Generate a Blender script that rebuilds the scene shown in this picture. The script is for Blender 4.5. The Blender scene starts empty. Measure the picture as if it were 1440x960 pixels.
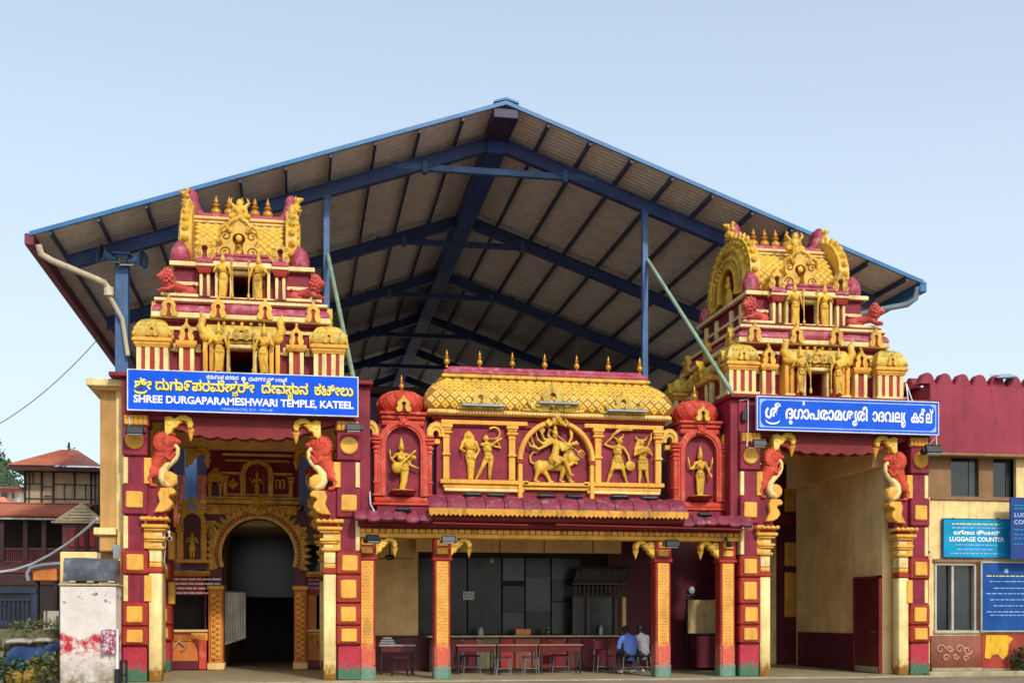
import bpy, bmesh, math, random
from math import sin, cos, pi, atan2, radians, sqrt
from mathutils import Vector, Matrix, Euler
from mathutils.geometry import tessellate_polygon

random.seed(7)
R = random.Random(11)
SC = bpy.context.scene
COL = SC.collection

# ------------------------------------------------------------------ camera, sky, sun, exposure
YAW = atan2(300, 1670)
EYE = 1.45
cd = bpy.data.cameras.new("camera")
cam = bpy.data.objects.new("camera", cd)
COL.objects.link(cam)
cam.location = (0, 0, EYE)
cam.rotation_euler = (radians(90), 0, -YAW)
cd.sensor_width = 36
cd.lens = 36 * 1670 / 1440
cd.shift_y = (868 - 480) / 1440
cd.clip_end = 6000
SC.camera = cam

SUN_EL, SUN_AZ = radians(35), radians(16)          # azimuth measured to the right of the view from behind the camera
S = Vector((sin(SUN_AZ) * cos(SUN_EL), -cos(SUN_AZ) * cos(SUN_EL), sin(SUN_EL)))
w = bpy.data.worlds.new("World")
SC.world = w
w.use_nodes = True
nt = w.node_tree
sky = nt.nodes.new("ShaderNodeTexSky")
sky.sky_type = 'NISHITA'
sky.sun_disc = False
sky.sun_elevation = SUN_EL
sky.sun_rotation = atan2(S.x, S.y)
sky.altitude = 0
sky.air_density = 1.2
sky.dust_density = 3.0
sky.ozone_density = 1.0
bg = nt.nodes['Background']
hz_ = nt.nodes.new("ShaderNodeMix"); hz_.data_type = 'RGBA'      # thin bright haze over the clear sky
tc_ = nt.nodes.new("ShaderNodeTexCoord"); sx_ = nt.nodes.new("ShaderNodeSeparateXYZ"); mr_ = nt.nodes.new("ShaderNodeMapRange")
nt.links.new(tc_.outputs['Generated'], sx_.inputs[0]); nt.links.new(sx_.outputs[2], mr_.inputs[0])   # haze thins out upwards
mr_.inputs[1].default_value = .12; mr_.inputs[2].default_value = .62; mr_.inputs[3].default_value = .78; mr_.inputs[4].default_value = .30
nt.links.new(mr_.outputs[0], hz_.inputs[0])
hz_.inputs[7].default_value = (5.3, 6.3, 7.3, 1)
nt.links.new(sky.outputs[0], hz_.inputs[6])
nt.links.new(hz_.outputs[2], bg.inputs[0])
bg.inputs[1].default_value = 0.15
sl = bpy.data.lights.new("sun", 'SUN')
sl.energy = 2.0
sl.angle = radians(3.0)
sl.color = (1.0, 0.93, 0.82)
so = bpy.data.objects.new("sun", sl)
COL.objects.link(so)
so.rotation_euler = S.to_track_quat('Z', 'Y').to_euler()
SC.view_settings.view_transform = 'Standard'
SC.view_settings.look = 'None'
SC.view_settings.exposure = 0.12
SC.view_settings.gamma = 1.0

# ------------------------------------------------------------------ where a point of the photograph lies at a known depth
G = 27.4                                            # depth of the temple front
def PX(px, Y=G):
    u = (px - 720) / 1670
    return Y * (sin(YAW) + u * cos(YAW)) / (cos(YAW) - u * sin(YAW))
def PZ(py, px, Y=G):
    u = (px - 720) / 1670
    return EYE + (868 - py) / 1670 * Y / (cos(YAW) - u * sin(YAW))

# ------------------------------------------------------------------ materials
MATS = {}
def hexc(h):
    h = h.lstrip('#')
    c = [int(h[i:i+2], 16) / 255 for i in (0, 2, 4)]
    return tuple((x / 12.92 if x <= .04045 else ((x + .055) / 1.055) ** 2.4) for x in c) + (1,)

def paint(name, col, rough=.6, dirt=.35, dcol='#2a2018', var=.22, scale=1.0, bump=.25, metal=0.0, streak=1.0, spec=.4, worn=None, wornamt=.0):
    m = bpy.data.materials.new(name); m.use_nodes = True
    n = m.node_tree.nodes; l = m.node_tree.links
    b = n['Principled BSDF']
    b.inputs['Roughness'].default_value = rough
    b.inputs['Metallic'].default_value = metal
    b.inputs['Specular IOR Level'].default_value = spec
    geo = n.new('ShaderNodeNewGeometry')
    def noise(sc, det=6, vec=None, ro=.6):
        t = n.new('ShaderNodeTexNoise'); t.inputs['Scale'].default_value = sc
        t.inputs['Detail'].default_value = det; t.inputs['Roughness'].default_value = ro
        l.new(vec if vec else geo.outputs['Position'], t.inputs['Vector']); return t.outputs['Fac']
    def ramp(f, a, c):
        r = n.new('ShaderNodeMapRange'); r.inputs[1].default_value = a; r.inputs[2].default_value = c
        l.new(f, r.inputs[0]); return r.outputs[0]
    def mix(f, a, c, typ='MIX'):
        x = n.new('ShaderNodeMix'); x.data_type = 'RGBA'; x.blend_type = typ
        if isinstance(f, float): x.inputs[0].default_value = f
        else: l.new(f, x.inputs[0])
        for s, v in ((6, a), (7, c)):
            if isinstance(v, tuple): x.inputs[s].default_value = v
            else: l.new(v, x.inputs[s])
        return x.outputs[2]
    base = hexc(col)
    dark = tuple(x * (1 - var) for x in base[:3]) + (1,)
    lite = tuple(min(1, x * (1 + var * .8) + .01) for x in base[:3]) + (1,)
    c = mix(ramp(noise(2.2 * scale, 7), .3, .7), dark, lite)
    if worn:
        c = mix(ramp(noise(5 * scale, 8, ro=.75), .62 - wornamt * .3, .78 - wornamt * .3), c, hexc(worn))
    if dirt > 0:
        mp = n.new('ShaderNodeMapping'); mp.inputs['Scale'].default_value = (5, 5, .55)
        l.new(geo.outputs['Position'], mp.inputs['Vector'])
        st = ramp(noise(1.3 * scale, 6, mp.outputs[0], .7), .5, .74)
        pt = ramp(noise(6 * scale, 8, ro=.75), .52, .8)
        mm = n.new('ShaderNodeMath'); mm.operation = 'MULTIPLY_ADD'
        l.new(st, mm.inputs[0]); mm.inputs[1].default_value = streak; l.new(pt, mm.inputs[2])
        m2 = n.new('ShaderNodeMath'); m2.operation = 'MULTIPLY'; l.new(mm.outputs[0], m2.inputs[0]); m2.inputs[1].default_value = dirt
        m2.use_clamp = True
        c = mix(m2.outputs[0], c, hexc(dcol))
    l.new(c, b.inputs['Base Color'])
    if bump > 0:
        bp = n.new('ShaderNodeBump'); bp.inputs['Strength'].default_value = bump; bp.inputs['Distance'].default_value = .02
        l.new(noise(22 * scale, 6, ro=.7), bp.inputs['Height']); l.new(bp.outputs[0], b.inputs['Normal'])
    MATS[name] = m
    return m

def footed(name, col, base, levels, dirt=.3):
    """paint whose foot is painted in other colours: levels = [(height, colour)], with ragged edges"""
    m = paint(name, col, dirt=dirt)
    n = m.node_tree.nodes; l = m.node_tree.links
    b = n['Principled BSDF']; src = b.inputs['Base Color'].links[0].from_socket
    geo = n.new('ShaderNodeNewGeometry'); sx = n.new('ShaderNodeSeparateXYZ'); l.new(geo.outputs['Position'], sx.inputs[0])
    t = n.new('ShaderNodeTexNoise'); t.inputs['Scale'].default_value = 9; t.inputs['Detail'].default_value = 7; l.new(geo.outputs['Position'], t.inputs['Vector'])
    a = n.new('ShaderNodeMath'); a.operation = 'MULTIPLY_ADD'; l.new(t.outputs[0], a.inputs[0]); a.inputs[1].default_value = .55; l.new(sx.outputs[2], a.inputs[2])
    t2 = n.new('ShaderNodeTexNoise'); t2.inputs['Scale'].default_value = 14; t2.inputs['Detail'].default_value = 8; l.new(geo.outputs['Position'], t2.inputs['Vector'])
    for h, c in levels:
        r = n.new('ShaderNodeMapRange'); r.inputs[1].default_value = h + .17; r.inputs[2].default_value = h + .36
        r.inputs[3].default_value = 1; r.inputs[4].default_value = 0; l.new(a.outputs[0], r.inputs[0])
        v = n.new('ShaderNodeMix'); v.data_type = 'RGBA'; l.new(t2.outputs[0], v.inputs[0])
        cc = hexc(c); v.inputs[6].default_value = tuple(x * .6 for x in cc[:3]) + (1,); v.inputs[7].default_value = tuple(min(1, x * 1.35 + .02) for x in cc[:3]) + (1,)
        x = n.new('ShaderNodeMix'); x.data_type = 'RGBA'; l.new(r.outputs[0], x.inputs[0]); l.new(src, x.inputs[6]); l.new(v.outputs[2], x.inputs[7])
        src = x.outputs[2]
    l.new(src, b.inputs['Base Color'])
    return m

paint('maroon', '#861230', dirt=.55, var=.32, dcol='#3a0a18', worn='#9c3450', wornamt=.1)
paint('dark red', '#7d1119', dirt=.3)
paint('brick red', '#a12a1c', dirt=.3)
paint('plum', '#a63852', dirt=.5, dcol='#40101c', worn='#c98a92', wornamt=.4, rough=.45)
paint('yellow', '#eaae44', dirt=.5, dcol='#6b4410')
paint('stained yellow', '#d79a2c', dirt=.85, dcol='#3a2a0e')
paint('cream', '#f2d694', dirt=.58, dcol='#7a5a2a')
paint('groove', '#8a5c14', rough=.6, dirt=.3, dcol='#4a2e08')
paint('gold', '#dfae34', rough=.4, dirt=.7, dcol='#54400c', var=.34, spec=.5)
paint('old gold', '#d6b64c', rough=.5, dirt=.8, dcol='#4c3a10', var=.3)
paint('bright gold', '#ecbe42', rough=.4, dirt=.35, dcol='#7a4a08', spec=.5)
paint('shrine red', '#c8442f', dirt=.4, dcol='#5a1410', worn='#e08468', wornamt=.3)
paint('yali orange', '#cc482e', dirt=.45, worn='#e09070', wornamt=.15, dcol='#5a1408')
paint('lion red', '#c24a44', dirt=.3, worn='#d98878', wornamt=.2)
paint('eave plum', '#84263f', dirt=.7, dcol='#2e161c', worn='#a87a84', wornamt=.3)
paint('kalasha', '#c98f2a', rough=.35, dirt=.3, dcol='#5a3208', metal=.35)
paint('beige', '#f0c684', dirt=.15, dcol='#7a5a34', scale=.5)
paint('beige light', '#ecca8a', dirt=.25, dcol='#7a5a34', scale=.5)
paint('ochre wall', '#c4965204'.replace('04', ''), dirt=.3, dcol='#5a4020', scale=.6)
footed('cream wall', '#f0d28e', 0, [(.25, '#7a6a3a')], .45)
footed('pier maroon', '#861230', 0, [(.82, '#b0203a'), (.34, '#3a6a50')])
footed('pier brick', '#a12a1c', 0, [(.80, '#b85a4a'), (.3, '#5a7a68')])
footed('pier cream', '#f6d894', 0, [(.3, '#9a6a20')])
footed('pier yellow', '#e8a94a', 0, [(.82, '#cf5a44'), (.33, '#5f8a78')])
paint('soffit', '#8a7a5c', dirt=.3)
paint('dado', '#5e0f24', dirt=.4, rough=.4)
paint('door red', '#5c0f18', dirt=.3, rough=.4)
paint('black panel', '#0e0f15', dirt=.15, rough=.22, var=.5, bump=.03, spec=.35)
paint('slate panel', '#26272e', dirt=.7, rough=.22, var=.6, bump=.06, dcol='#4a4a50', spec=.45)
paint('void', '#0b0a10', dirt=0, var=.1)  # near-black colour standing in for the darkness of openings and interiors
paint('steel blue', '#41689a', rough=.45, dirt=.3, dcol='#2a3038')
paint('truss blue', '#374c80', rough=.5, dirt=.3, dcol='#22262e')
paint('pole green', '#8fa890', rough=.5, dirt=.4, dcol='#4a5048')
paint('roof sheet', '#e6dedb', rough=.5, dirt=.3, dcol='#84746c', var=.12, bump=.05)
paint('roof edge blue', '#2a70a8', rough=.4, dirt=.15)
paint('ridge plum', '#3a3052', rough=.5, dirt=.3)
paint('purlin grey', '#34405e', rough=.5, dirt=.3, dcol='#20242c')
paint('ridge blue', '#2c4a96', rough=.5, dirt=.25, dcol='#20283a')
paint('fascia plum', '#7a2a44', rough=.5, dirt=.3)
paint('pvc', '#d8ccb4', rough=.35, dirt=.35, dcol='#6a5a40')
paint('pvc grey', '#8a98a4', rough=.35, dirt=.35, dcol='#4a4a40')
paint('horn blue', '#5f86b4', rough=.4, dirt=.3)
paint('black metal', '#18181a', rough=.4, dirt=.1)
paint('grey metal', '#7e8488', rough=.35, dirt=.25, metal=.5)
paint('white metal', '#e4e6e8', rough=.35, dirt=.15)
paint('lamp glass', '#9fb0b8', rough=.15, dirt=.2)
paint('sign blue', '#0056e8', rough=.6, spec=.15, dirt=.15, var=.06, dcol='#0a2a60', bump=.0)
paint('sign blue faded', '#0a58dc', rough=.6, spec=.15, dirt=.3, var=.12, dcol='#3a62c0', bump=.0)
paint('sign edge', '#cfd8e8', rough=.4, dirt=.2)
paint('letter yellow', '#fbe25a', rough=.4, dirt=0, var=.05, bump=0)
paint('letter white', '#f2f6ff', rough=.4, dirt=0, var=.03, bump=0)
paint('letter shadow', '#0a3a2a', rough=.5, dirt=0, var=.05, bump=0)
paint('letter pale', '#9cbce4', rough=.5, dirt=.5, dcol='#3a6ab8', var=.1, bump=0)
paint('board cyan', '#0c98c8', rough=.6, spec=.15, dirt=.25, dcol='#0e6f8e', var=.2, scale=.7, bump=0)
paint('board navy', '#0a4a94', rough=.5, spec=.2, dirt=.3, dcol='#0a2450', var=.2, bump=0)
paint('board navy dark', '#123a80', rough=.25, dirt=.2, dcol='#0a2450', var=.2, bump=0)
paint('aluminium', '#c2beb4', rough=.35, dirt=.2, metal=.3)
paint('dark glass', '#10151a', rough=.08, dirt=.15, dcol='#2a3236', spec=.8, bump=0)
paint('green glass', '#2a3430', rough=.12, dirt=.2, dcol='#3a4440', spec=.7, bump=0)
paint('parapet', '#982a42', dirt=.45, dcol='#4a1a28', scale=.5)
paint('brown band', '#8e6a44', dirt=.3)  # brown paint that also carries the shade below the parapet
paint('relief brown', '#8e4f3a', dirt=.35, dcol='#3a1c14')
paint('relief tan', '#c79a78', dirt=.3)
paint('mural yellow', '#e8b41e', dirt=.5, dcol='#9a3a20', scale=1.5)
paint('mural red', '#a53a26', dirt=.5, dcol='#5a1a14')
paint('carved orange', '#cf7a34', dirt=.3, dcol='#6a3410')
paint('terracotta', '#d6866c', dirt=.3, dcol='#5a2a20', worn='#d98a70', wornamt=.3)
paint('old tile', '#b8603e', dirt=.4, dcol='#4a2418', scale=.6, var=.3)
paint('dark wood', '#3a1c18', dirt=.3)
paint('red wood', '#5e201c', dirt=.3, rough=.45)
paint('timber', '#241a18', dirt=.2)
paint('old plaster', '#b8a684', dirt=.5, dcol='#5e5242', scale=.6)
paint('white house', '#e4dccc', dirt=.2)
paint('pale gable', '#b0a182', dirt=.5, dcol='#5a5038')
paint('gate navy', '#1d2e4a', rough=.45, dirt=.3)
paint('tank grey', '#4a525a', rough=.4, dirt=.5, dcol='#1e2226', worn='#8a949c', wornamt=.2)
paint('moss wall', '#6a6648', dirt=.6, dcol='#26281a')
paint('blue tarp', '#1f4070', rough=.5, dirt=.6, var=.3)
paint('sack yellow', '#98782a', dirt=.8)
paint('sack white', '#b4b0a4', dirt=.8, scale=2)
paint('cable white', '#c8ccd2', rough=.5, dirt=.1)
paint('cable dark', '#3a3e48', rough=.5, dirt=0)
paint('cloth red', '#5a161a', rough=.8, dirt=.2)
paint('table top', '#a46a58', rough=.4, dirt=.2)
paint('skin', '#6e4630', rough=.55, dirt=0, var=.1, bump=.05)
paint('hair', '#0c0a0a', rough=.5, dirt=0, var=.1)
paint('shirt blue', '#5f80cf', rough=.8, dirt=.05, var=.12)
paint('shirt grey', '#8c8c96', rough=.8, dirt=.1, var=.1)
paint('trousers', '#1a1c26', rough=.8, dirt=0)
paint('curtain white', '#e6e8e2', rough=.8, dirt=.2)
paint('paper', '#cfd2d4', rough=.7, dirt=.1, bump=0)
paint('glazing sepia', '#4a4336', rough=.5, dirt=.6, dcol='#1e1a18')  # dim tone of the reflections modelled at the back glazing
paint('bark', '#3a2c22', dirt=.3)
paint('stone plinth', '#a39878', dirt=.5, dcol='#4a4434', scale=.8)
paint('cloth pattern', '#8a2a50', rough=.8, dirt=.1, worn='#e4d4dc', wornamt=.55, scale=2.2)

def leafmat(name, a, b_, trans=.2):
    m = bpy.data.materials.new(name); m.use_nodes = True
    n = m.node_tree.nodes; l = m.node_tree.links; b = n['Principled BSDF']
    g = n.new('ShaderNodeNewGeometry'); r = n.new('ShaderNodeMix'); r.data_type = 'RGBA'
    l.new(g.outputs['Random Per Island'], r.inputs[0]); r.inputs[6].default_value = hexc(a); r.inputs[7].default_value = hexc(b_)
    l.new(r.outputs[2], b.inputs['Base Color']); b.inputs['Roughness'].default_value = .6
    MATS[name] = m
leafmat('leaf dark', '#1f3a1c', '#4a6a34')
leafmat('leaf pale', '#4a5a44', '#7a8a64')
leafmat('leaf deep', '#0e2a16', '#2e5a2e')
leafmat('grass', '#3a4a1c', '#7a7a34')

def special(name, build):
    m = bpy.data.materials.new(name); m.use_nodes = True
    build(m.node_tree.nodes, m.node_tree.links, m.node_tree.nodes['Principled BSDF']); MATS[name] = m
def ground_mat(n, l, b):
    g = n.new('ShaderNodeNewGeometry')
    t = n.new('ShaderNodeTexNoise'); t.inputs['Scale'].default_value = .7; t.inputs['Detail'].default_value = 10; t.inputs['Roughness'].default_value = .7
    l.new(g.outputs['Position'], t.inputs['Vector'])
    r = n.new('ShaderNodeValToRGB'); l.new(t.outputs[0], r.inputs[0])
    r.color_ramp.elements[0].position = .3; r.color_ramp.elements[0].color = hexc('#6a5f4e')
    r.color_ramp.elements[1].position = .7; r.color_ramp.elements[1].color = hexc('#a09278')
    l.new(r.outputs[0], b.inputs['Base Color']); b.inputs['Roughness'].default_value = .9
    t2 = n.new('ShaderNodeTexNoise'); t2.inputs['Scale'].default_value = 30; t2.inputs['Detail'].default_value = 8; l.new(g.outputs['Position'], t2.inputs['Vector'])
    bp = n.new('ShaderNodeBump'); bp.inputs['Strength'].default_value = .5; bp.inputs['Distance'].default_value = .02
    l.new(t2.outputs[0], bp.inputs['Height']); l.new(bp.outputs[0], b.inputs['Normal'])
special('ground', ground_mat)
def hill_mat(n, l, b):
    g = n.new('ShaderNodeNewGeometry')
    t = n.new('ShaderNodeTexNoise'); t.inputs['Scale'].default_value = .12; t.inputs['Detail'].default_value = 10; t.inputs['Roughness'].default_value = .75
    l.new(g.outputs['Position'], t.inputs['Vector'])
    r = n.new('ShaderNodeValToRGB'); l.new(t.outputs[0], r.inputs[0])
    r.color_ramp.elements[0].position = .35; r.color_ramp.elements[0].color = hexc('#2c4430')
    r.color_ramp.elements[1].position = .7; r.color_ramp.elements[1].color = hexc('#5f7450')
    l.new(r.outputs[0], b.inputs['Base Color']); b.inputs['Roughness'].default_value = .9
special('hill', hill_mat)
def whitewash_mat(n, l, b):
    g = n.new('ShaderNodeNewGeometry'); sx = n.new('ShaderNodeSeparateXYZ'); l.new(g.outputs['Position'], sx.inputs[0])
    def noise(s, d=8, ro=.7):
        t = n.new('ShaderNodeTexNoise'); t.inputs['Scale'].default_value = s; t.inputs['Detail'].default_value = d; t.inputs['Roughness'].default_value = ro
        l.new(g.outputs['Position'], t.inputs['Vector']); return t.outputs[0]
    def mr(f, a, c, o0=0, o1=1):
        r = n.new('ShaderNodeMapRange'); r.inputs[1].default_value = a; r.inputs[2].default_value = c; r.inputs[3].default_value = o0; r.inputs[4].default_value = o1
        l.new(f, r.inputs[0]); return r.outputs[0]
    def mul(a, c):
        m = n.new('ShaderNodeMath'); m.operation = 'MULTIPLY'; l.new(a, m.inputs[0]); l.new(c, m.inputs[1]); return m.outputs[0]
    def mix(f, a, c):
        x = n.new('ShaderNodeMix'); x.data_type = 'RGBA'; l.new(f, x.inputs[0])
        for s, v in ((6, a), (7, c)):
            if isinstance(v, tuple): x.inputs[s].default_value = v
            else: l.new(v, x.inputs[s])
        return x.outputs[2]
    c = mix(mr(noise(3), .3, .7), hexc('#c9c0b8'), hexc('#e6e0da'))
    band = mul(mr(sx.outputs[2], .55, .80), mr(sx.outputs[2], 1.0, 1.22, 1, 0))
    red = mr(mul(band, mr(noise(2.4, 7), .36, .60)), .25, .6)
    c = mix(red, c, hexc('#b8283a'))
    drip = mul(mr(sx.outputs[2], .3, .5), mr(sx.outputs[2], .75, .95, 1, 0))
    c = mix(mul(drip, mr(noise(8, 6), .52, .64)), c, hexc('#c0606a'))
    blue = mul(mul(mr(sx.outputs[2], 1.72, 1.78), mr(sx.outputs[2], 1.98, 2.04, 1, 0)), mr(noise(6, 5), .56, .62))
    c = mix(blue, c, hexc('#3a5a8a'))
    moss = mul(mr(sx.outputs[2], .1, .62, 1, 0), mr(noise(5), .3, .6))
    c = mix(moss, c, hexc('#6a5a2a'))
    l.new(c, b.inputs['Base Color']); b.inputs['Roughness'].default_value = .85
special('whitewash', whitewash_mat)

# ------------------------------------------------------------------ mesh builder
TMP = bpy.data.scenes.new("tmp_eval")
class MB:
    def __init__(s): s.v = []; s.f = []; s.fm = []; s.fs = []; s.mats = []; s.M = Matrix()
    def add(s, verts, faces, mat, smooth=False):
        if mat not in s.mats: s.mats.append(mat)
        mi = s.mats.index(mat); o = len(s.v)
        s.v += [s.M @ Vector(p) for p in verts]
        for f in faces:
            s.f.append([i + o for i in f]); s.fm.append(mi); s.fs.append(smooth)
        return s
    def box(s, x0, x1, y0, y1, z0, z1, mat, b=0.0):
        if x0 > x1: x0, x1 = x1, x0
        if y0 > y1: y0, y1 = y1, y0
        if z0 > z1: z0, z1 = z1, z0
        if b <= 0:
            v = [(x, y, z) for z in (z0, z1) for y in (y0, y1) for x in (x0, x1)]
            return s.add(v, [(0, 2, 3, 1), (4, 5, 7, 6), (0, 1, 5, 4), (2, 6, 7, 3), (0, 4, 6, 2), (1, 3, 7, 5)], mat)
        b = min(b, (x1 - x0) * .45, (y1 - y0) * .45, (z1 - z0) * .45)
        v = []; 
        for ix, iy, iz in [(i, j, k) for k in (0, 1) for j in (0, 1) for i in (0, 1)]:
            X = (x0, x1)[ix]; Y = (y0, y1)[iy]; Z = (z0, z1)[iz]
            dx = b if ix == 0 else -b; dy = b if iy == 0 else -b; dz = b if iz == 0 else -b
            v += [(X, Y + dy, Z + dz), (X + dx, Y, Z + dz), (X + dx, Y + dy, Z)]
        I = lambda c, a: c * 3 + a
        f = []
        for a, cs in ((0, ((0, 2, 6, 4), (1, 5, 7, 3))), (1, ((0, 4, 5, 1), (2, 3, 7, 6))), (2, ((0, 1, 3, 2), (4, 6, 7, 5)))):
            for q in cs: f.append([I(c, a) for c in q])
        for c0, c1, ax in [(0, 1, 0), (2, 3, 0), (4, 5, 0), (6, 7, 0), (0, 2, 1), (1, 3, 1), (4, 6, 1), (5, 7, 1), (0, 4, 2), (1, 5, 2), (2, 6, 2), (3, 7, 2)]:
            p, q = [i for i in (0, 1, 2) if i != ax]
            f.append([I(c0, p), I(c1, p), I(c1, q), I(c0, q)])
        for c in range(8): f.append([I(c, 0), I(c, 1), I(c, 2)])
        return s.add(v, f, mat)
    def prism(s, poly, d0, d1, mat, plane='xz', ch=0.0, holes=()):
        """outline in a plane, thickness d0..d1 on the third axis; ch chamfers the d0 face"""
        def P(a, c, d):
            return (a, d, c) if plane == 'xz' else ((d, a, c) if plane == 'yz' else (a, c, d))
        n = len(poly)
        if ch > 0:
            inn = offset_poly(poly, -ch)
            sg = 1 if d1 > d0 else -1
            rings = [[P(a, c, d1) for a, c in poly], [P(a, c, d0 + sg * ch) for a, c in poly], [P(a, c, d0) for a, c in inn]]
        else:
            rings = [[P(a, c, d1) for a, c in poly], [P(a, c, d0) for a, c in poly]]
        v = [p for r in rings for p in r]
        f = []
        for k in range(len(rings) - 1):
            for i in range(n):
                j = (i + 1) % n; f.append([k * n + i, k * n + j, (k + 1) * n + j, (k + 1) * n + i])
        tris = tessellate_polygon([[Vector((a, c, 0)) for a, c in poly]])
        k = (len(rings) - 1) * n
        for t in tris: f.append(list(t)); f.append([i + k for i in t])
        return s.add(v, f, mat)
    def band(s, outer, inner, d0, d1, mat, plane='xz', closed=False):
        """strip between two matching polylines, extruded"""
        def P(a, c, d):
            return (a, d, c) if plane == 'xz' else ((d, a, c) if plane == 'yz' else (a, c, d))
        n = len(outer)
        v = [P(a, c, d0) for a, c in outer] + [P(a, c, d0) for a, c in inner] + [P(a, c, d1) for a, c in outer] + [P(a, c, d1) for a, c in inner]
        f = []
        for i in range(n if closed else n - 1):
            j = (i + 1) % n
            f += [[i, j, n + j, n + i], [2 * n + i, 3 * n + i, 3 * n + j, 2 * n + j], [i, 2 * n + i, 2 * n + j, j], [n + i, n + j, 3 * n + j, 3 * n + i]]
        if not closed:
            for i in (0, n - 1): f.append([i, n + i, 3 * n + i, 2 * n + i])
        return s.add(v, f, mat)
    def rings(s, rs, mat, smooth=True, caps=True):
        n = len(rs[0]); v = [p for r in rs for p in r]; f = []
        for k in range(len(rs) - 1):
            for i in range(n):
                j = (i + 1) % n; f.append([k * n + i, k * n + j, (k + 1) * n + j, (k + 1) * n + i])
        if caps: f.append(list(range(n))[::-1]); f.append([(len(rs) - 1) * n + i for i in range(n)])
        return s.add(v, f, mat, smooth)
    def lathe(s, prof, x, y, z, mat, seg=12, sc=1.0):
        return s.rings([[(x + r * sc * cos(2 * pi * i / seg), y + r * sc * sin(2 * pi * i / seg), z + h * sc) for i in range(seg)] for r, h in prof], mat)
    def hip(s, x0, x1, y0, y1, prof, mat, smooth=False):
        """stack of rectangles: prof = [(inset, z)]"""
        return s.rings([[(x0 + i, y0 + i, z), (x1 - i, y0 + i, z), (x1 - i, y1 - i, z), (x0 + i, y1 - i, z)] for i, z in prof], mat, smooth)
    def tube(s, pts, rad, mat, seg=8, round_ends=False, flat=1.0):
        pts = [Vector(p) for p in pts]; n = len(pts)
        rad = list(rad) if isinstance(rad, (list, tuple)) else [rad] * n
        if round_ends:
            d0 = (pts[0] - pts[1]).normalized(); d1 = (pts[-1] - pts[-2]).normalized(); r0, r1 = rad[0], rad[-1]
            pts = [pts[0] + d0 * r0 * .92, pts[0] + d0 * r0 * .65] + pts + [pts[-1] + d1 * r1 * .65, pts[-1] + d1 * r1 * .92]
            rad = [r0 * .38, r0 * .76] + rad + [r1 * .76, r1 * .38]; n += 4
        up = None; rs = []
        for i in range(n):
            t = (pts[min(i + 1, n - 1)] - pts[max(i - 1, 0)])
            t = t.normalized() if t.length > 1e-9 else Vector((0, 0, 1))
            if up is None:
                up = Vector((0, 1, 0)) if abs(t.y) < .9 else Vector((1, 0, 0))
            up = (up - t * up.dot(t)).normalized(); sd = t.cross(up)
            rs.append([pts[i] + sd * (rad[i] * cos(2 * pi * k / seg)) + up * (rad[i] * flat * sin(2 * pi * k / seg)) for k in range(seg)])
        return s.rings(rs, mat, True)
    def ell(s, c, r, mat, seg=10, rows=7):
        c = Vector(c); r = r if isinstance(r, (tuple, list)) else (r, r, r); rs = []
        for k in range(rows):
            a = -pi / 2 + pi * (k + .35) / (rows - .3)
            rs.append([(c.x + r[0] * cos(a) * cos(2 * pi * i / seg), c.y + r[1] * cos(a) * sin(2 * pi * i / seg), c.z + r[2] * sin(a)) for i in range(seg)])
        return s.rings(rs, mat, True)
    def mesh(s, name, fix=True):
        me = bpy.data.meshes.new(name)
        me.from_pydata([tuple(p) for p in s.v], [], s.f)
        for m in s.mats: me.materials.append(MATS[m])
        me.polygons.foreach_set('material_index', s.fm); me.polygons.foreach_set('use_smooth', s.fs)
        if fix:
            bm = bmesh.new(); bm.from_mesh(me); bmesh.ops.recalc_face_normals(bm, faces=bm.faces); bm.to_mesh(me); bm.free()
        if any(s.fs): me.set_sharp_from_angle(angle=radians(45))
        me.update(); return me
    def build(s, name, parent=None, **kw):
        return put(name, s.mesh(name), parent, **kw)

def put(name, me, parent=None, M=None, **kw):
    o = bpy.data.objects.new(name, me); COL.objects.link(o)
    if parent: o.parent = parent
    if M is not None: o.matrix_basis = M
    for k, v in kw.items(): o[{'cat': 'category'}.get(k, k)] = v
    return o
def thing(name, label, cat, loc=(0, 0, 0), group=None):
    o = bpy.data.objects.new(name, None); COL.objects.link(o); o.location = loc; o['label'] = label; o['category'] = cat
    if group: o['group'] = group
    o.empty_display_size = .2
    return o
def rel(root, mb):                                   # a builder whose coordinates are the world's, stored relative to its thing
    mb.M = Matrix.Translation(-Vector(root.location)); return mb
def B(root): return rel(root, MB())

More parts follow.
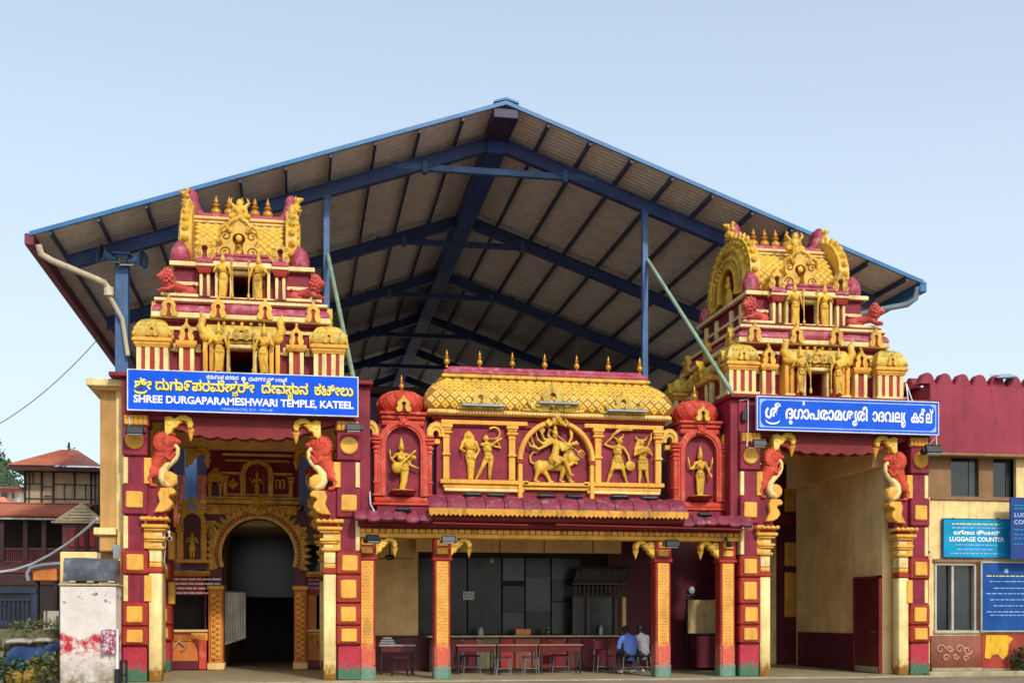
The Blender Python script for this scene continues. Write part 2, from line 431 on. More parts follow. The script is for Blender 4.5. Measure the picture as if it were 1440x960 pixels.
def offset_poly(p, d):
    n = len(p); out = []
    area = sum(p[i][0] * p[(i + 1) % n][1] - p[(i + 1) % n][0] * p[i][1] for i in range(n))
    sg = 1 if area > 0 else -1
    for i in range(n):
        a, b, c = p[i - 1], p[i], p[(i + 1) % n]
        e1 = Vector((b[0] - a[0], b[1] - a[1])); e2 = Vector((c[0] - b[0], c[1] - b[1]))
        if e1.length < 1e-9 or e2.length < 1e-9: out.append(b); continue
        e1.normalize(); e2.normalize()
        n1 = Vector((e1.y, -e1.x)) * sg; n2 = Vector((e2.y, -e2.x)) * sg
        m = n1 + n2; L = m.length_squared
        m = n1 if L < .2 else m * (2 / L)
        if m.length > 2: m = m.normalized() * 2
        out.append((b[0] + m.x * d, b[1] + m.y * d))
    return out
def remesh(mb, voxel, smooth=1):
    me = mb.mesh('raw'); ob = bpy.data.objects.new('raw', me); TMP.collection.objects.link(ob)
    m = ob.modifiers.new('r', 'REMESH'); m.mode = 'VOXEL'; m.voxel_size = voxel; m.use_smooth_shade = True
    if smooth:
        sm = ob.modifiers.new('s', 'SMOOTH'); sm.iterations = smooth; sm.factor = .5
    TMP.view_layers[0].update(); dg = TMP.view_layers[0].depsgraph
    out = bpy.data.meshes.new_from_object(ob.evaluated_get(dg))
    bpy.data.objects.remove(ob); bpy.data.meshes.remove(me)
    out.materials.clear()
    for q in mb.mats[:1]: out.materials.append(MATS[q])
    return out
def move_mesh(me, M): me.transform(M); return me

# ------------------------------------------------------------------ lettering
def glyphs(body):
    c = bpy.data.curves.new('txt', 'FONT'); c.body = body; c.size = 1; c.resolution_u = 3
    o = bpy.data.objects.new('txt', c); TMP.collection.objects.link(o)
    TMP.view_layers[0].update(); dg = TMP.view_layers[0].depsgraph
    cv = o.evaluated_get(dg).to_curve(dg)
    polys = []
    for sp in cv.splines:
        b = sp.bezier_points; n = len(b); pts = []
        if n == 0: continue
        for i in range(n):
            p0, p1 = b[i], b[(i + 1) % n]
            a, h1, h2, e = p0.co, p0.handle_right, p1.handle_left, p1.co
            straight = (h1 - a).cross(e - a).length < 1e-5 and (h2 - a).cross(e - a).length < 1e-5
            for k in range(1 if straight else 3):
                t = k / 3
                q = a * (1 - t) ** 3 + h1 * 3 * t * (1 - t) ** 2 + h2 * 3 * t * t * (1 - t) + e * t ** 3
                if not pts or (Vector(pts[-1]) - Vector((q.x, q.y))).length > 1e-4: pts.append((q.x, q.y))
        if len(pts) > 2: polys.append(pts)
    o.to_curve_clear() if hasattr(o, 'to_curve_clear') else None
    bpy.data.objects.remove(o)
    return polys
def area(p): return .5 * sum(p[i][0] * p[(i + 1) % len(p)][1] - p[(i + 1) % len(p)][0] * p[i][1] for i in range(len(p)))
def inside(q, p):
    r = False; j = len(p) - 1
    for i in range(len(p)):
        if (p[i][1] > q[1]) != (p[j][1] > q[1]) and q[0] < (p[j][0] - p[i][0]) * (q[1] - p[i][1]) / (p[j][1] - p[i][1]) + p[i][0]: r = not r
        j = i
    return r
def width(body):
    ps = glyphs(body); return max((a for p in ps for a, b in p), default=0)
def lettering(mb, pieces, x0, x1, z0, h, y, mat, bold=.02, fit=None, step=.0006):
    """pieces = [(text, x, z, scale)] in type units, fitted to x0..x1, baseline z0, type size h; flat print lying just proud of y"""
    polys = []
    for body, ox, oz, sc in pieces:
        for p in glyphs(body): polys.append([(a * sc + ox, b * sc + oz) for a, b in p])
    if not polys: return
    lo = min(a for p in polys for a, b in p); hi = max(a for p in polys for a, b in p)
    sx = (x1 - x0) / (hi - lo)
    big = max(polys, key=lambda p: abs(area(p))); sg = 1 if area(big) > 0 else -1
    outs = [p for p in polys if area(p) * sg > 0]; holes = [p for p in polys if area(p) * sg < 0]
    k = 0
    for o in outs:
        hs = [q for q in holes if inside(q[0], o)]
        o2 = offset_poly(o, bold); hs2 = [offset_poly(q, -bold) for q in hs]
        loops = [[(x0 + (a - lo) * sx, z0 + b * h) for a, b in p] for p in [o2] + hs2]
        tr = tessellate_polygon([[Vector((a, b, 0)) for a, b in p] for p in loops])
        flat = [q for p in loops for q in p]
        yy = y - step * (k % 4); k += 1
        mb.add([(a, yy, b) for a, b in flat], [list(t) for t in tr], mat)
def line(text): return [(text, 0, 0, 1)]

# ------------------------------------------------------------------ figures and ornament
def cap(mb, pts, rad, mat='gold', seg=8, flat=1.0): mb.tube(pts, rad, mat, seg, True, flat)
def body(mb, mat, hips=(0, 0), chest=(0, 0), head=(0, 0), female=False, skirt=None, legs=None, arms=(), crown=.2, hair=False, ornaments=True, face=1):
    """standing figure of unit height (crown of the head at 1.0), facing -y; x offsets bend the stance"""
    hx, cx_, dx = hips[0], chest[0], head[0]
    w = .085 if female else .10
    cap(mb, [(hx, 0, .47), (hx, 0, .53), ((hx + cx_) / 2, 0, .61), (cx_, 0, .70), (cx_, .005, .775), ((cx_ + dx) / 2, .01, .82)],
        [.095 if female else .09, .108 if female else .098, .07 if female else .085, w + .01, .085, .045], mat, 10, .75)
    cap(mb, [(cx_ - .12, 0, .785), (cx_, 0, .80), (cx_ + .12, 0, .785)], [.04, .05, .04], mat)
    if female:
        for k in (-1, 1): mb.ell((cx_ + k * .05, -.065, .715), .05, mat, 8, 6)
    cap(mb, [((cx_ + dx) / 2, 0, .81), (dx, -.005, .88)], [.04, .038], mat)
    mb.ell((dx, -.005, .925), (.058, .062, .075), mat, 10, 8)
    mb.tube([(dx, -.06, .935), (dx, -.078, .905), (dx, -.06, .90)], [.008, .016, .01], mat, 6, True)
    for k in (-1, 1): mb.ell((dx + k * .06, 0, .915), (.016, .02, .03), mat, 6, 5)
    if crown: mb.lathe([(.066, 0), (.07, .025), (.056, .04), (.06, .06), (.044, .1), (.046, .115), (.028, .16), (.012, .21), (.003, .25)], dx, 0, .955, mat, 10, crown / .25)
    if hair: cap(mb, [(dx, .02, .965), (dx + .0, .04, .9), (dx + .035, .045, .8), (cx_ + .07, .04, .66)], [.05, .065, .05, .02], mat)
    if ornaments:
        for k in (-1, 1):
            for q in range(3): mb.ell((cx_ + k * (.02 + .03 * q), -.075, .765 - .03 * (2 - q)), .016, mat, 6, 4)
        mb.ell((cx_, -.085, .69), .02, mat, 6, 5); mb.ell((hx, -.09, .545), .024, mat, 6, 5)
        for q in range(5): mb.tube([(hx + (q - 2) * .03, -.085, .54), (hx + (q - 2) * .034, -.088, .47 - .02 * (q % 2))], .01, mat, 5, True)
        for z, r in ((.815, .062), (.56, .1), (.655, .082)):
            mb.tube([((cx_ if z > .7 else hx) + r * cos(a), -.02 + r * .75 * sin(a), z - (.03 if sin(a) < 0 and z > .7 else 0)) for a in [2 * pi * i / 12 for i in range(13)]], .014, mat, 6)
    legs = legs or [[(hx - .055, 0, .5), (hx - .055, -.01, .28), (hx - .05, 0, .04)], [(hx + .055, 0, .5), (hx + .055, -.01, .28), (hx + .05, 0, .04)]]
    for L in legs:
        a, k, f = L
        cap(mb, [a, ((a[0] + k[0]) / 2, (a[1] + k[1]) / 2, (a[2] + k[2]) / 2), k, ((k[0] * .6 + f[0] * .4), k[1] * .6 + f[1] * .4 + .01, k[2] * .6 + f[2] * .4), f], [.068, .06, .045, .045, .026], mat)
        cap(mb, [(f[0], f[1] + .01, f[2] - .015), (f[0] + (.03 if f[0] > hx else -.03), f[1] - .08, .012)], [.025, .016], mat, 6)
    if skirt:
        end = .05 if skirt == 'long' else .30
        n = 9 if skirt == 'long' else 5
        for L in ([legs] if skirt == 'short' else [legs]):
            lx = (L[0][1][0] + L[1][1][0]) / 2; fx = (L[0][2][0] + L[1][2][0]) / 2
            for i in range(n):
                t0 = i / n; z = .52 - (.52 - end) * t0
                x = hx + (lx - hx) * min(1, (.52 - z) / .24) if z > .28 else lx + (fx - lx) * (.28 - z) / .24
                r = (.105 - .05 * t0) if skirt == 'long' else .11 + .02 * t0
                mb.rings([[(x + rr * cos(a), .75 * rr * sin(a), zz) for a in [2 * pi * q / 12 for q in range(12)]] for zz, rr in ((z + .01, r * .9), (z - .02, r * 1.06), (z - (.52 - end) / n - .005, r * .95))], mat)
    for A in arms:
        cap(mb, A, [.036] + [.031] * (len(A) - 2) + [.022], mat)
        e = Vector(A[-1]); d = (e - Vector(A[-2])).normalized()
        mb.ell(e + d * .02, (.026, .022, .028), mat, 6, 5)
        s_ = d.cross(Vector((0, 1, 0))); s_ = s_.normalized() if s_.length > .1 else Vector((1, 0, 0))
        for q in (-1, 0, 1): cap(mb, [e + d * .03 + s_ * q * .013, e + d * .07 + s_ * q * .016 + Vector((0, -.01, 0))], [.009, .007], mat, 5)
SH = lambda s, z=.785, w=.135: (s * w, 0, z)
FIG = {}
def figure(key, H, voxel=.0125, mat='gold', extra=None, **kw):
    if key not in FIG:
        mb = MB(); mb.M = Matrix.Scale(H, 4)
        body(mb, mat, **kw)
        if extra: extra(mb, mat)
        FIG[key] = remesh(mb, voxel * max(H, .9))
        FIG[key].name = key
    return FIG[key]

def horseshoe(mb, cx, z, wd, ht, y0, y1, mat, inner=None, plane='xz', scroll=True, back=None, gap=1.0):
    """arched gable ornament with two scroll lobes, a pointed crest and a keyhole opening"""
    half = [(.12, .12), (.16, .03), (.25, -.03), (.38, -.02), (.47, .07), (.49, .18), (.44, .28), (.36, .35), (.42, .46), (.41, .58), (.31, .70), (.18, .77), (.1, .87), (0, 1.06)]
    inn = [(.115, .125), (.105, .16), (.095, .2), (.09, .25), (.085, .3), (.085, .35), (.1, .39), (.125, .43), (.135, .48), (.13, .53), (.105, .58), (.07, .61), (.03, .625), (0, .63)]
    inn = [(a * gap, b) for a, b in inn]
    O = [(cx - a * wd, z + b * ht) for a, b in half] + [(cx + a * wd, z + b * ht) for a, b in half[-2::-1]]
    I = [(cx - a * wd, z + b * ht) for a, b in inn] + [(cx + a * wd, z + b * ht) for a, b in inn[-2::-1]]
    mb.band(O, I, y0, y1, mat, plane)
    t = (y0 - y1)
    if scroll:
        for k in (-1, 1):
            for (a, b, r) in ((.30, .17, .13), (.30, .55, .12)):
                pts = []
                for q in range(14):
                    an = q * .62; rr = r * (1 - q / 18)
                    pts.append((cx + k * (a + rr * cos(an)) * wd, y0, z + b * ht + rr * sin(an) * wd) if plane == 'xz' else (y0, cx + k * (a + rr * cos(an)) * wd, z + b * ht + rr * sin(an) * wd))
                mb.tube(pts, .02 * wd, 'groove', 5)
    if back:
        mb.prism([(cx + a * wd * .98, z + b * ht * .98) for a, b in [(-.14, .0), (.14, .0), (.16, .45), (.08, .64), (-.08, .64), (-.16, .45)]], (y0 + y1) / 2, y1, back, plane)
def lionface(mb, c, s, mat):
    """grimacing crest face with bulging eyes, horns and fangs"""
    c = Vector(c)
    mb.ell(c, (.5 * s, .3 * s, .5 * s), mat, 10, 8)
    for k in (-1, 1):
        mb.ell(c + Vector((k * .2 * s, -.25 * s, .12 * s)), .13 * s, mat, 8, 6)
        mb.tube([c + Vector((k * .3 * s, 0, .35 * s)), c + Vector((k * .52 * s, 0, .6 * s)), c + Vector((k * .42 * s, 0, .85 * s))], [.13 * s, .1 * s, .03 * s], mat, 6, True)
        mb.ell(c + Vector((k * .45 * s, -.08 * s, -.2 * s)), .2 * s, mat, 8, 6)
        mb.tube([c + Vector((k * .2 * s, -.28 * s, -.3 * s)), c + Vector((k * .24 * s, -.3 * s, -.55 * s))], [.06 * s, .02 * s], mat, 5, True)
    mb.ell(c + Vector((0, -.3 * s, -.08 * s)), (.14 * s, .16 * s, .14 * s), mat, 8, 6)
    mb.ell(c + Vector((0, -.1 * s, .5 * s)), (.2 * s, .15 * s, .3 * s), mat, 8, 6)
KAL = [(.09, 0), (.13, .02), (.12, .07), (.06, .1), (.055, .15), (.11, .17), (.19, .24), (.22, .33), (.19, .43), (.1, .5), (.08, .53), (.15, .57), (.16, .61), (.08, .66), (.06, .70), (.1, .73), (.08, .8), (.04, .9), (.008, 1.0)]
def finial_mesh():
    if 'fin' not in FIG:
        mb = MB(); mb.lathe(KAL, 0, 0, 0, 'kalasha', 14); FIG['fin'] = mb.mesh('finial')
    return FIG['fin']
def finial(root, parent, x, y, z, h):
    wl = Vector((x, y, z)) - Vector(root.location)
    return put('finial', finial_mesh(), parent, Matrix.Translation(wl) @ Matrix.Scale(h, 4))
def lying_lion(mat='lion red'):
    if mat not in FIG:
        mb = MB()                                     # length along x, head at +x, base at z = 0, about 0.75 long
        cap(mb, [(-.3, 0, .12), (-.15, 0, .15), (.1, 0, .17), (.22, 0, .2)], [.1, .1, .11, .12], mat, 10)
        mb.ell((-.26, -.07, .11), (.13, .08, .12), mat); mb.ell((-.26, .07, .11), (.13, .08, .12), mat)
        for k in (-1, 1):
            cap(mb, [(.2, k * .08, .14), (.33, k * .09, .05), (.46, k * .09, .035)], [.055, .045, .035], mat)
            cap(mb, [(-.25, k * .11, .08), (-.12, k * .13, .04), (-.03, k * .13, .03)], [.05, .04, .03], mat)
        mb.ell((.27, 0, .35), (.15, .18, .2), mat, 10, 8)
        for i in range(40):
            a = i * 2.399; q = .15 + .8 * (i / 40)
            r = .165; ph = q * 1.9
            mb.ell((.27 + .15 * cos(ph) * .9, 1.2 * r * sin(ph) * cos(a), .35 + r * 1.3 * sin(ph) * sin(a)), .038, mat, 6, 5)
        mb.ell((.40, 0, .37), (.1, .085, .085), mat, 8, 6); mb.ell((.48, 0, .34), (.07, .055, .045), mat, 8, 6)
        mb.ell((.45, 0, .29), (.05, .045, .025), mat, 8, 5)
        for k in (-1, 1):
            mb.ell((.43, k * .055, .42), .022, mat, 6, 5); mb.ell((.33, k * .12, .48), .04, mat, 6, 5)
        mb.tube([(-.36, 0, .1), (-.44, .0, .12), (-.45, 0, .24), (-.38, 0, .3)], [.025, .022, .02, .03], mat, 6, True)
        FIG[mat] = remesh(mb, .0115, 1)
    return FIG[mat]
def yali_meshes():
    """rearing lion bracket leaning towards +x, foot at the origin, 1.15 m tall, with a cream trunk curling down in front"""
    if 'yali' in FIG: return FIG['yali'], FIG['trunk']
    m = 'yali orange'; mb = MB()
    cap(mb, [(.02, 0, .36), (.1, 0, .5), (.22, 0, .68), (.3, 0, .84), (.3, 0, .98)], [.15, .165, .18, .17, .15], m, 10, .85)
    for k in (-1, 1):
        mb.ell((.03, k * .08, .34), (.13, .07, .15), m)
        cap(mb, [(.04, k * .08, .3), (-.06, k * .09, .16), (.0, k * .09, .03)], [.08, .055, .045], m)
        cap(mb, [(-.0, k * .09, .03), (.09, k * .09, .02)], [.04, .035], m)
        cap(mb, [(.3, k * .1, .68), (.4, k * .1, .6), (.47, k * .09, .72)], [.065, .05, .04], m)
        mb.ell((.49, k * .09, .74), .045, m, 6, 5)
    mb.ell((.27, 0, 1.0), (.23, .19, .22), m, 12, 9); mb.ell((.22, 0, .86), (.2, .18, .2), m, 12, 9); mb.ell((.19, 0, .7), (.17, .16, .18), m, 12, 9)
    for i in range(9):
        a = radians(70 + i * 20); cx0, cz0 = .26, .97
        mb.tube([(cx0 + .1 * cos(a), -.17, cz0 + .1 * sin(a)), (cx0 + .2 * cos(a + .2), -.16, cz0 + .2 * sin(a + .2)), (cx0 + .26 * cos(a + .45), -.07, cz0 + .26 * sin(a + .45))], [.03, .035, .02], m, 6, True)
    mb.ell((.44, 0, 1.04), (.13, .12, .11), m, 10, 8); mb.ell((.55, 0, 1.01), (.09, .09, .065), m, 9, 7)
    mb.ell((.5, 0, .87), (.1, .075, .04), m, 9, 6)
    for k in (-1, 1):
        mb.ell((.46, k * .08, 1.1), .042, m, 7, 6); mb.ell((.3, k * .13, 1.17), (.04, .03, .06), m, 6, 5)
        mb.tube([(.36, k * .06, 1.14), (.42, k * .06, 1.2), (.5, k * .06, 1.17)], [.04, .03, .02], m, 6, True)
    FIG['yali'] = remesh(mb, .0125, 1)
    t = MB(); pts = [(.5, 0, .93), (.555, 0, .86), (.55, 0, .74), (.5, 0, .63), (.41, 0, .54), (.31, 0, .46), (.235, 0, .36), (.22, 0, .22), (.28, 0, .1), (.38, 0, .06), (.46, 0, .13), (.46, 0, .23), (.39, 0, .28), (.34, 0, .22), (.37, 0, .17)]
    t.tube(pts, [.055, .05, .055, .06, .07, .085, .1, .11, .115, .11, .1, .09, .075, .06, .04], 'cream', 10, True, 1.3)
    t.rings([[(.37 + r * cos(a), y, .17 + r * sin(a)) for a in [2 * pi * i / 14 for i in range(14)]] for y, r in ((.1, .17), (-.1, .17), (-.135, .12), (-.14, .03))], 'yellow', False)
    FIG['trunk'] = t.mesh('trunk')
    return FIG['yali'], FIG['trunk']
def makara(mb, x, z, s, y0, y1, m=1, mat='bright gold', bud='yellow'):
    """bracket scroll growing from x away along m, with a hanging lotus bud"""
    poly = [(0, 0), (0, .5), (.12, .53), (.22, .47), (.34, .55), (.48, .56), (.6, .48), (.64, .36), (.6, .26), (.52, .26), (.5, .36), (.42, .41), (.33, .36), (.27, .27), (.2, .25), (.16, .14), (.08, .1)]
    mb.prism([(x + m * a * s, z + b * s) for a, b in poly], y0, y1, mat, ch=.02 * s)
    ctr = (y0 + y1) / 2
    for (a, b, r) in ((.12, .36, .09), (.44, .47, .05), (.26, .4, .06)):
        mb.tube([(x + m * (a + r * cos(q * .6) * (1 - q / 14)) * s, y0, z + (b + r * sin(q * .6) * (1 - q / 14)) * s) for q in range(11)], .018 * s, mat, 5)
    mb.lathe([(.005, -.24), (.03, -.18), (.06, -.1), (.08, -.03), (.1, 0), (.1, .03), (.06, .05), (.03, .08)], x + m * .57 * s, ctr, z + .22 * s, bud, 9, s)
def pilaster(mb, x, y, z0, z1, wd, mat, cap_=True):
    d = wd
    mb.box(x - wd / 2, x + wd / 2, y, y + d, z0, z1, mat, .006)
    if cap_:
        h = min(.3, (z1 - z0) * .3); t = z1
        mb.box(x - wd * .95, x + wd * .95, y - wd * .4, y + d, t - h * .28, t - .002, mat, .008)
        mb.box(x - wd * .75, x + wd * .75, y - wd * .22, y + d, t - h * .45, t - h * .29, mat, .008)
        mb.hip(x - wd * .9, x + wd * .9, y - wd * .35, y + d, [(wd * .3, t - h * .8), (0, t - h * .7), (0, t - h * .6), (wd * .3, t - h * .5)], mat)
        mb.box(x - wd * .62, x + wd * .62, y - wd * .1, y + d, t - h * 1.05, t - h * .95, mat, .005)
def lozenge(wd, ht, dp, mat, dot):
    mb = MB(); a, c = wd / 2, ht / 2
    mb.add([(-a, 0, 0), (0, 0, -c), (a, 0, 0), (0, 0, c), (-a * .62, -dp, 0), (0, -dp, -c * .62), (a * .62, -dp, 0), (0, -dp, c * .62)],
           [(0, 1, 5, 4), (1, 2, 6, 5), (2, 3, 7, 6), (3, 0, 4, 7), (4, 5, 6, 7)], mat)
    if dot:
        q = .16
        mb.add([(-a * q, -dp * 1.5, 0), (0, -dp * 1.5, -c * q), (a * q, -dp * 1.5, 0), (0, -dp * 1.5, c * q), (-a * q * 1.6, -dp * .99, 0), (0, -dp * .99, -c * q * 1.6), (a * q * 1.6, -dp * .99, 0), (0, -dp * .99, c * q * 1.6)],
               [(0, 1, 2, 3), (0, 4, 5, 1), (1, 5, 6, 2), (2, 6, 7, 3), (3, 7, 4, 0)], dot)
    return mb.mesh('scale', False)
def scales_on(root, parent, me, prof, x0, x1, side, fixed, dx, rowh, limit=(0, 9), name='scale', inset=True):
    """lay lozenge scales in half-offset rows over a curved slope. prof = [(out, z)] from bottom to top, 'out' = distance of the surface from 'fixed'
    side 'front' faces -y (runs along x); 'left' faces -x and 'right' faces +x (run along y)."""
    pts = [Vector((o, z)) for o, z in prof]; L = [0]
    for i in range(1, len(pts)): L.append(L[-1] + (pts[i] - pts[i - 1]).length)
    n = int(L[-1] / rowh); step = L[-1] / n; cnt = 0
    for r in range(1, n):
        d = r * step; i = max(k for k in range(len(L) - 1) if L[k] <= d)
        t = (d - L[i]) / (L[i + 1] - L[i]); p = pts[i].lerp(pts[i + 1], t)
        lo, hi = (max(0, i - 1), min(len(pts) - 1, i + 2)); tg = (pts[hi] - pts[lo]).normalized()
        ins = (prof[0][0] - p.x) if inset else 0
        xs = x0 + max(0, ins) ; xe = x1 - max(0, ins)
        m = int((xe - xs) / dx); off = (dx / 2 if r % 2 else 0)
        mid = (x0 + x1) / 2; kmax = int((xe - xs) / 2 / dx) + 1
        for k in range(-kmax, kmax + 1):
            x = mid + k * dx + off
            if x < xs + dx * .3 or x > xe - dx * .3: continue
            # surface tilt: local z axis follows the slope
            if side == 'front': pos = Vector((x, fixed - p.x, p.y)); zt = Vector((0, -tg.x, tg.y)); xt = Vector((1, 0, 0))
            elif side == 'left': pos = Vector((fixed - p.x, x, p.y)); zt = Vector((-tg.x, 0, tg.y)); xt = Vector((0, -1, 0))
            else: pos = Vector((fixed + p.x, x, p.y)); zt = Vector((tg.x, 0, tg.y)); xt = Vector((0, 1, 0))
            yt = zt.cross(xt)
            Mx = Matrix((xt, yt, zt)).transposed().to_4x4(); Mx.translation = pos - Vector(root.location)
            put(name, me, parent, Mx); cnt += 1
    return cnt

# ------------------------------------------------------------------ the ground
def sheet(name, x0, x1, y0, y1, z, mat):
    mb = MB(); mb.add([(x0, y0, z), (x1, y0, z), (x1, y1, z), (x0, y1, z)], [(0, 1, 2, 3)], mat)
    o = mb.build(name); o['kind'] = 'structure'; return o
sheet('ground', -1500, 1500, -300, 3000, 0, 'ground')
mb = MB()
mb.box(-3.95, 15.6, 26.75, 60, -.2, .03, 'stone plinth', .02)
o = mb.build('temple_floor'); o['kind'] = 'structure'

# ------------------------------------------------------------------ gateways under the two roof towers
def gateway(cx, m, label, xs):
    """m = -1: outer pillar on the left; +1: outer pillar on the right. Coordinates are relative to the middle of the gate; k is the outward side"""
    root = thing('gateway', label, 'gateway', (cx, G, 0), 'painted gateways with lion brackets')
    rear_y = 5.0
    root.scale = (xs, 1, 1)
    lm = MB(); lm.box(-.0, .36, -.0, .06, 0, .34, 'yellow', .035); panel = lm.mesh('panel')
    for yy, rear in ((0, False), (rear_y, True)):
        for s in (-1, 1):
            if rear and m == 1 and s == 1: continue
            outer = (s == m)
            def sx(a): return s * a
            p = MB()
            p.box(sx(2.14), sx(2.56), yy, yy + .5, .8, 5.9, 'maroon', .012)
            p.box(sx(2.1), sx(2.62), yy - .02, yy + .52, .03, .80, 'pier maroon', .02)
            blocks = [(2.42, 2.93), (1.27, 1.78), (.84, 1.255)] if outer else [(2.44, 2.95), (1.79, 2.42), (1.28, 1.77), (.84, 1.265)]
            for z0, z1 in blocks: p.box(sx(2.07), sx(2.63), yy - .07, yy + .54, z0, z1, 'brick red', .03)
            for z0, z1 in ((3.74, 4.4), (5.04, 5.68)): p.box(sx(2.08), sx(2.62), yy - .07, yy + .54, z0, z1, 'maroon', .02)
            p.box(sx(2.04), sx(2.62), yy - .05, yy + .54, 5.69, 5.95, 'dark red', .01)
            pil = p.build('pillar', root)
            for z0, z1 in blocks + [(3.80, 4.34)]:
                h = z1 - z0
                put('panel', panel, pil, Matrix.Translation((s * 2.35 - .18 + R.uniform(-.012, .012), yy - .125, z0 + h * .14)) @ Matrix.Rotation(radians(R.uniform(-1.2, 1.2)), 4, 'Y') @ Matrix.Diagonal((R.uniform(.96, 1.03), 1, h * R.uniform(.68, .74) / .34, 1)))
            q = MB(); q.rings([[(s * 2.35 + r * cos(a), y, 5.37 + r * sin(a)) for a in [2 * pi * i / 20 for i in range(20)]] for y, r in ((yy - .06, .2), (yy - .11, .2), (yy - .13, .17), (yy - .12, .04))], 'yellow' if not outer else 'stained yellow', False)
            q.build('roundel', pil)
            q = MB()
            for k in range(5): q.box(s * (2.08 + k * .1) , s * (2.175 + k * .1), yy - .075, yy, 5.72, 5.93, 'stained yellow', .012)
            q.build('frieze_panel', pil)
            for (z0, z1) in ((4.42, 5.0),) + (((1.81, 2.39),) if outer else ()) + ((2.98, 3.7),):
                q = MB(); q.box(sx(2.0), sx(2.16), yy - .03, yy + .3, z0, z1, 'yellow', .012); q.build('strip', pil)
                q = MB(); q.box(sx(2.50), sx(2.60), yy - .03, yy + .3, z0, z1, 'cream', .012); q.build('strip', pil)
            if rear and s == -1 and m == -1:
                k = MB(); makara(k, s * 1.72, 5.42, .98, yy - .05, yy + .25, -s, 'bright gold'); k.build('bracket_scroll', root); continue
            # inner column with stacked capital
            c = MB()
            c.box(sx(1.78), sx(2.06), yy + .0, yy + .34, .03, 2.44, 'pier cream', .02)
            c.box(sx(1.76), sx(2.08), yy - .02, yy + .34, 2.45, 2.57, 'brick red', .015)
            c.box(sx(1.79), sx(2.05), yy, yy + .34, 2.575, 2.68, 'yellow', .01)
            z = 2.69
            for ww, hh, mt in ((.13, .28, 'cream'), (.19, .07, 'yellow'), (.14, .1, 'cream'), (.2, .05, 'yellow'), (.23, .07, 'yellow'), (.15, .12, 'cream'), (.23, .06, 'yellow'), (.28, .08, 'yellow'), (.17, .08, 'brick red'), (.30, .07, 'yellow')):
                c.box(s * 1.92 - ww, s * 1.92 + ww, yy - (ww - .13) * 1.0, yy + .34, z, z + hh - .003, mt, .012); z += hh
            for k in range(5): c.ell((s * (1.66 + .13 * k), yy - .17, 3.64), (.06, .05, .05), 'yellow', 7, 5)
            c.build('column', root)
            b = MB(); b.box(sx(1.68), sx(2.12), yy + .05, yy + .4, 3.70, 4.36, 'maroon', .01)
            b.prism([(sx(a), zz) for a, zz in [(1.94, 3.79), (1.74, 3.80), (1.62, 3.86), (1.54, 3.97), (1.57, 4.06), (1.63, 4.12), (1.60, 4.18), (1.50, 4.2), (1.47, 4.26), (1.53, 4.33), (1.8, 4.33), (1.86, 4.2), (1.82, 4.02)]], yy - .08, yy + .3, 'yellow', ch=.02)
            b.build('corbel', root)
            ym, tm = yali_meshes()
            M = Matrix.Translation((s * 2.0, yy + .1, 4.37)) @ Matrix.Diagonal((-s, 1, 1.0, 1))
            y_ = put('lion_bracket', ym, root, M); put('trunk', tm, y_)
            k = MB(); makara(k, sx(1.72), 5.42, .98, yy - .05, yy + .25, -s, 'bright gold'); k.build('bracket_scroll', root)
        # lintel with a cusped lower edge
        top = [(2.05, 5.95), (-2.05, 5.95)]
        n = 9; low = []
        for i in range(n):
            for t in (0, .25, .5, .75):
                x = -1.72 + 3.44 * (i + t) / n
                low.append((x, 5.86 - .34 * (1 - (x / 1.72) ** 4) - .055 * sin(pi * t)))
        L = MB()
        if rear: L.box(-2.05, 2.05, yy + .06, yy + .44, 5.52, 5.95, 'beige', .01)
        else: L.prism([(-2.05, 5.95)] + [(-2.05, 5.86)] + low + [(2.05, 5.86), (2.05, 5.95)], yy + .06, yy + .44, 'dark red'); L.build('lintel', root)
    u = MB()
    u.box(-2.64, 2.64, .02, .5, 5.96, 6.76, 'maroon', .01)
    u.box(-2.64, 2.64, rear_y + .02, rear_y + .5, 5.96, 6.76, 'beige', .01)
    u.box(-2.62, 2.62, .51, rear_y, 6.5, 6.75, 'beige')
    u.box(-2.9, 2.9, -.12, rear_y + .7, 6.77, 6.87, 'dark red', .02)
    for s in (-1, 1):
        u.box(s * 2.3, s * 2.62, .51, rear_y, 5.7, 6.49, 'beige')
    u.box(-m * 2.57, -m * 2.84, .06, 1.6, 3.62, 6.76, 'maroon', .012)
    u.build('upper_wall', root)
    return root
GL, GR = -1.22, 13.02
gateL = gateway(GL, -1, 'painted gateway beside the cream wall, yellow Kannada sign across its lintel', 1.0)
gateR = gateway(GR, 1, 'painted gateway beside the luggage counter, open to a beige passage', .95)

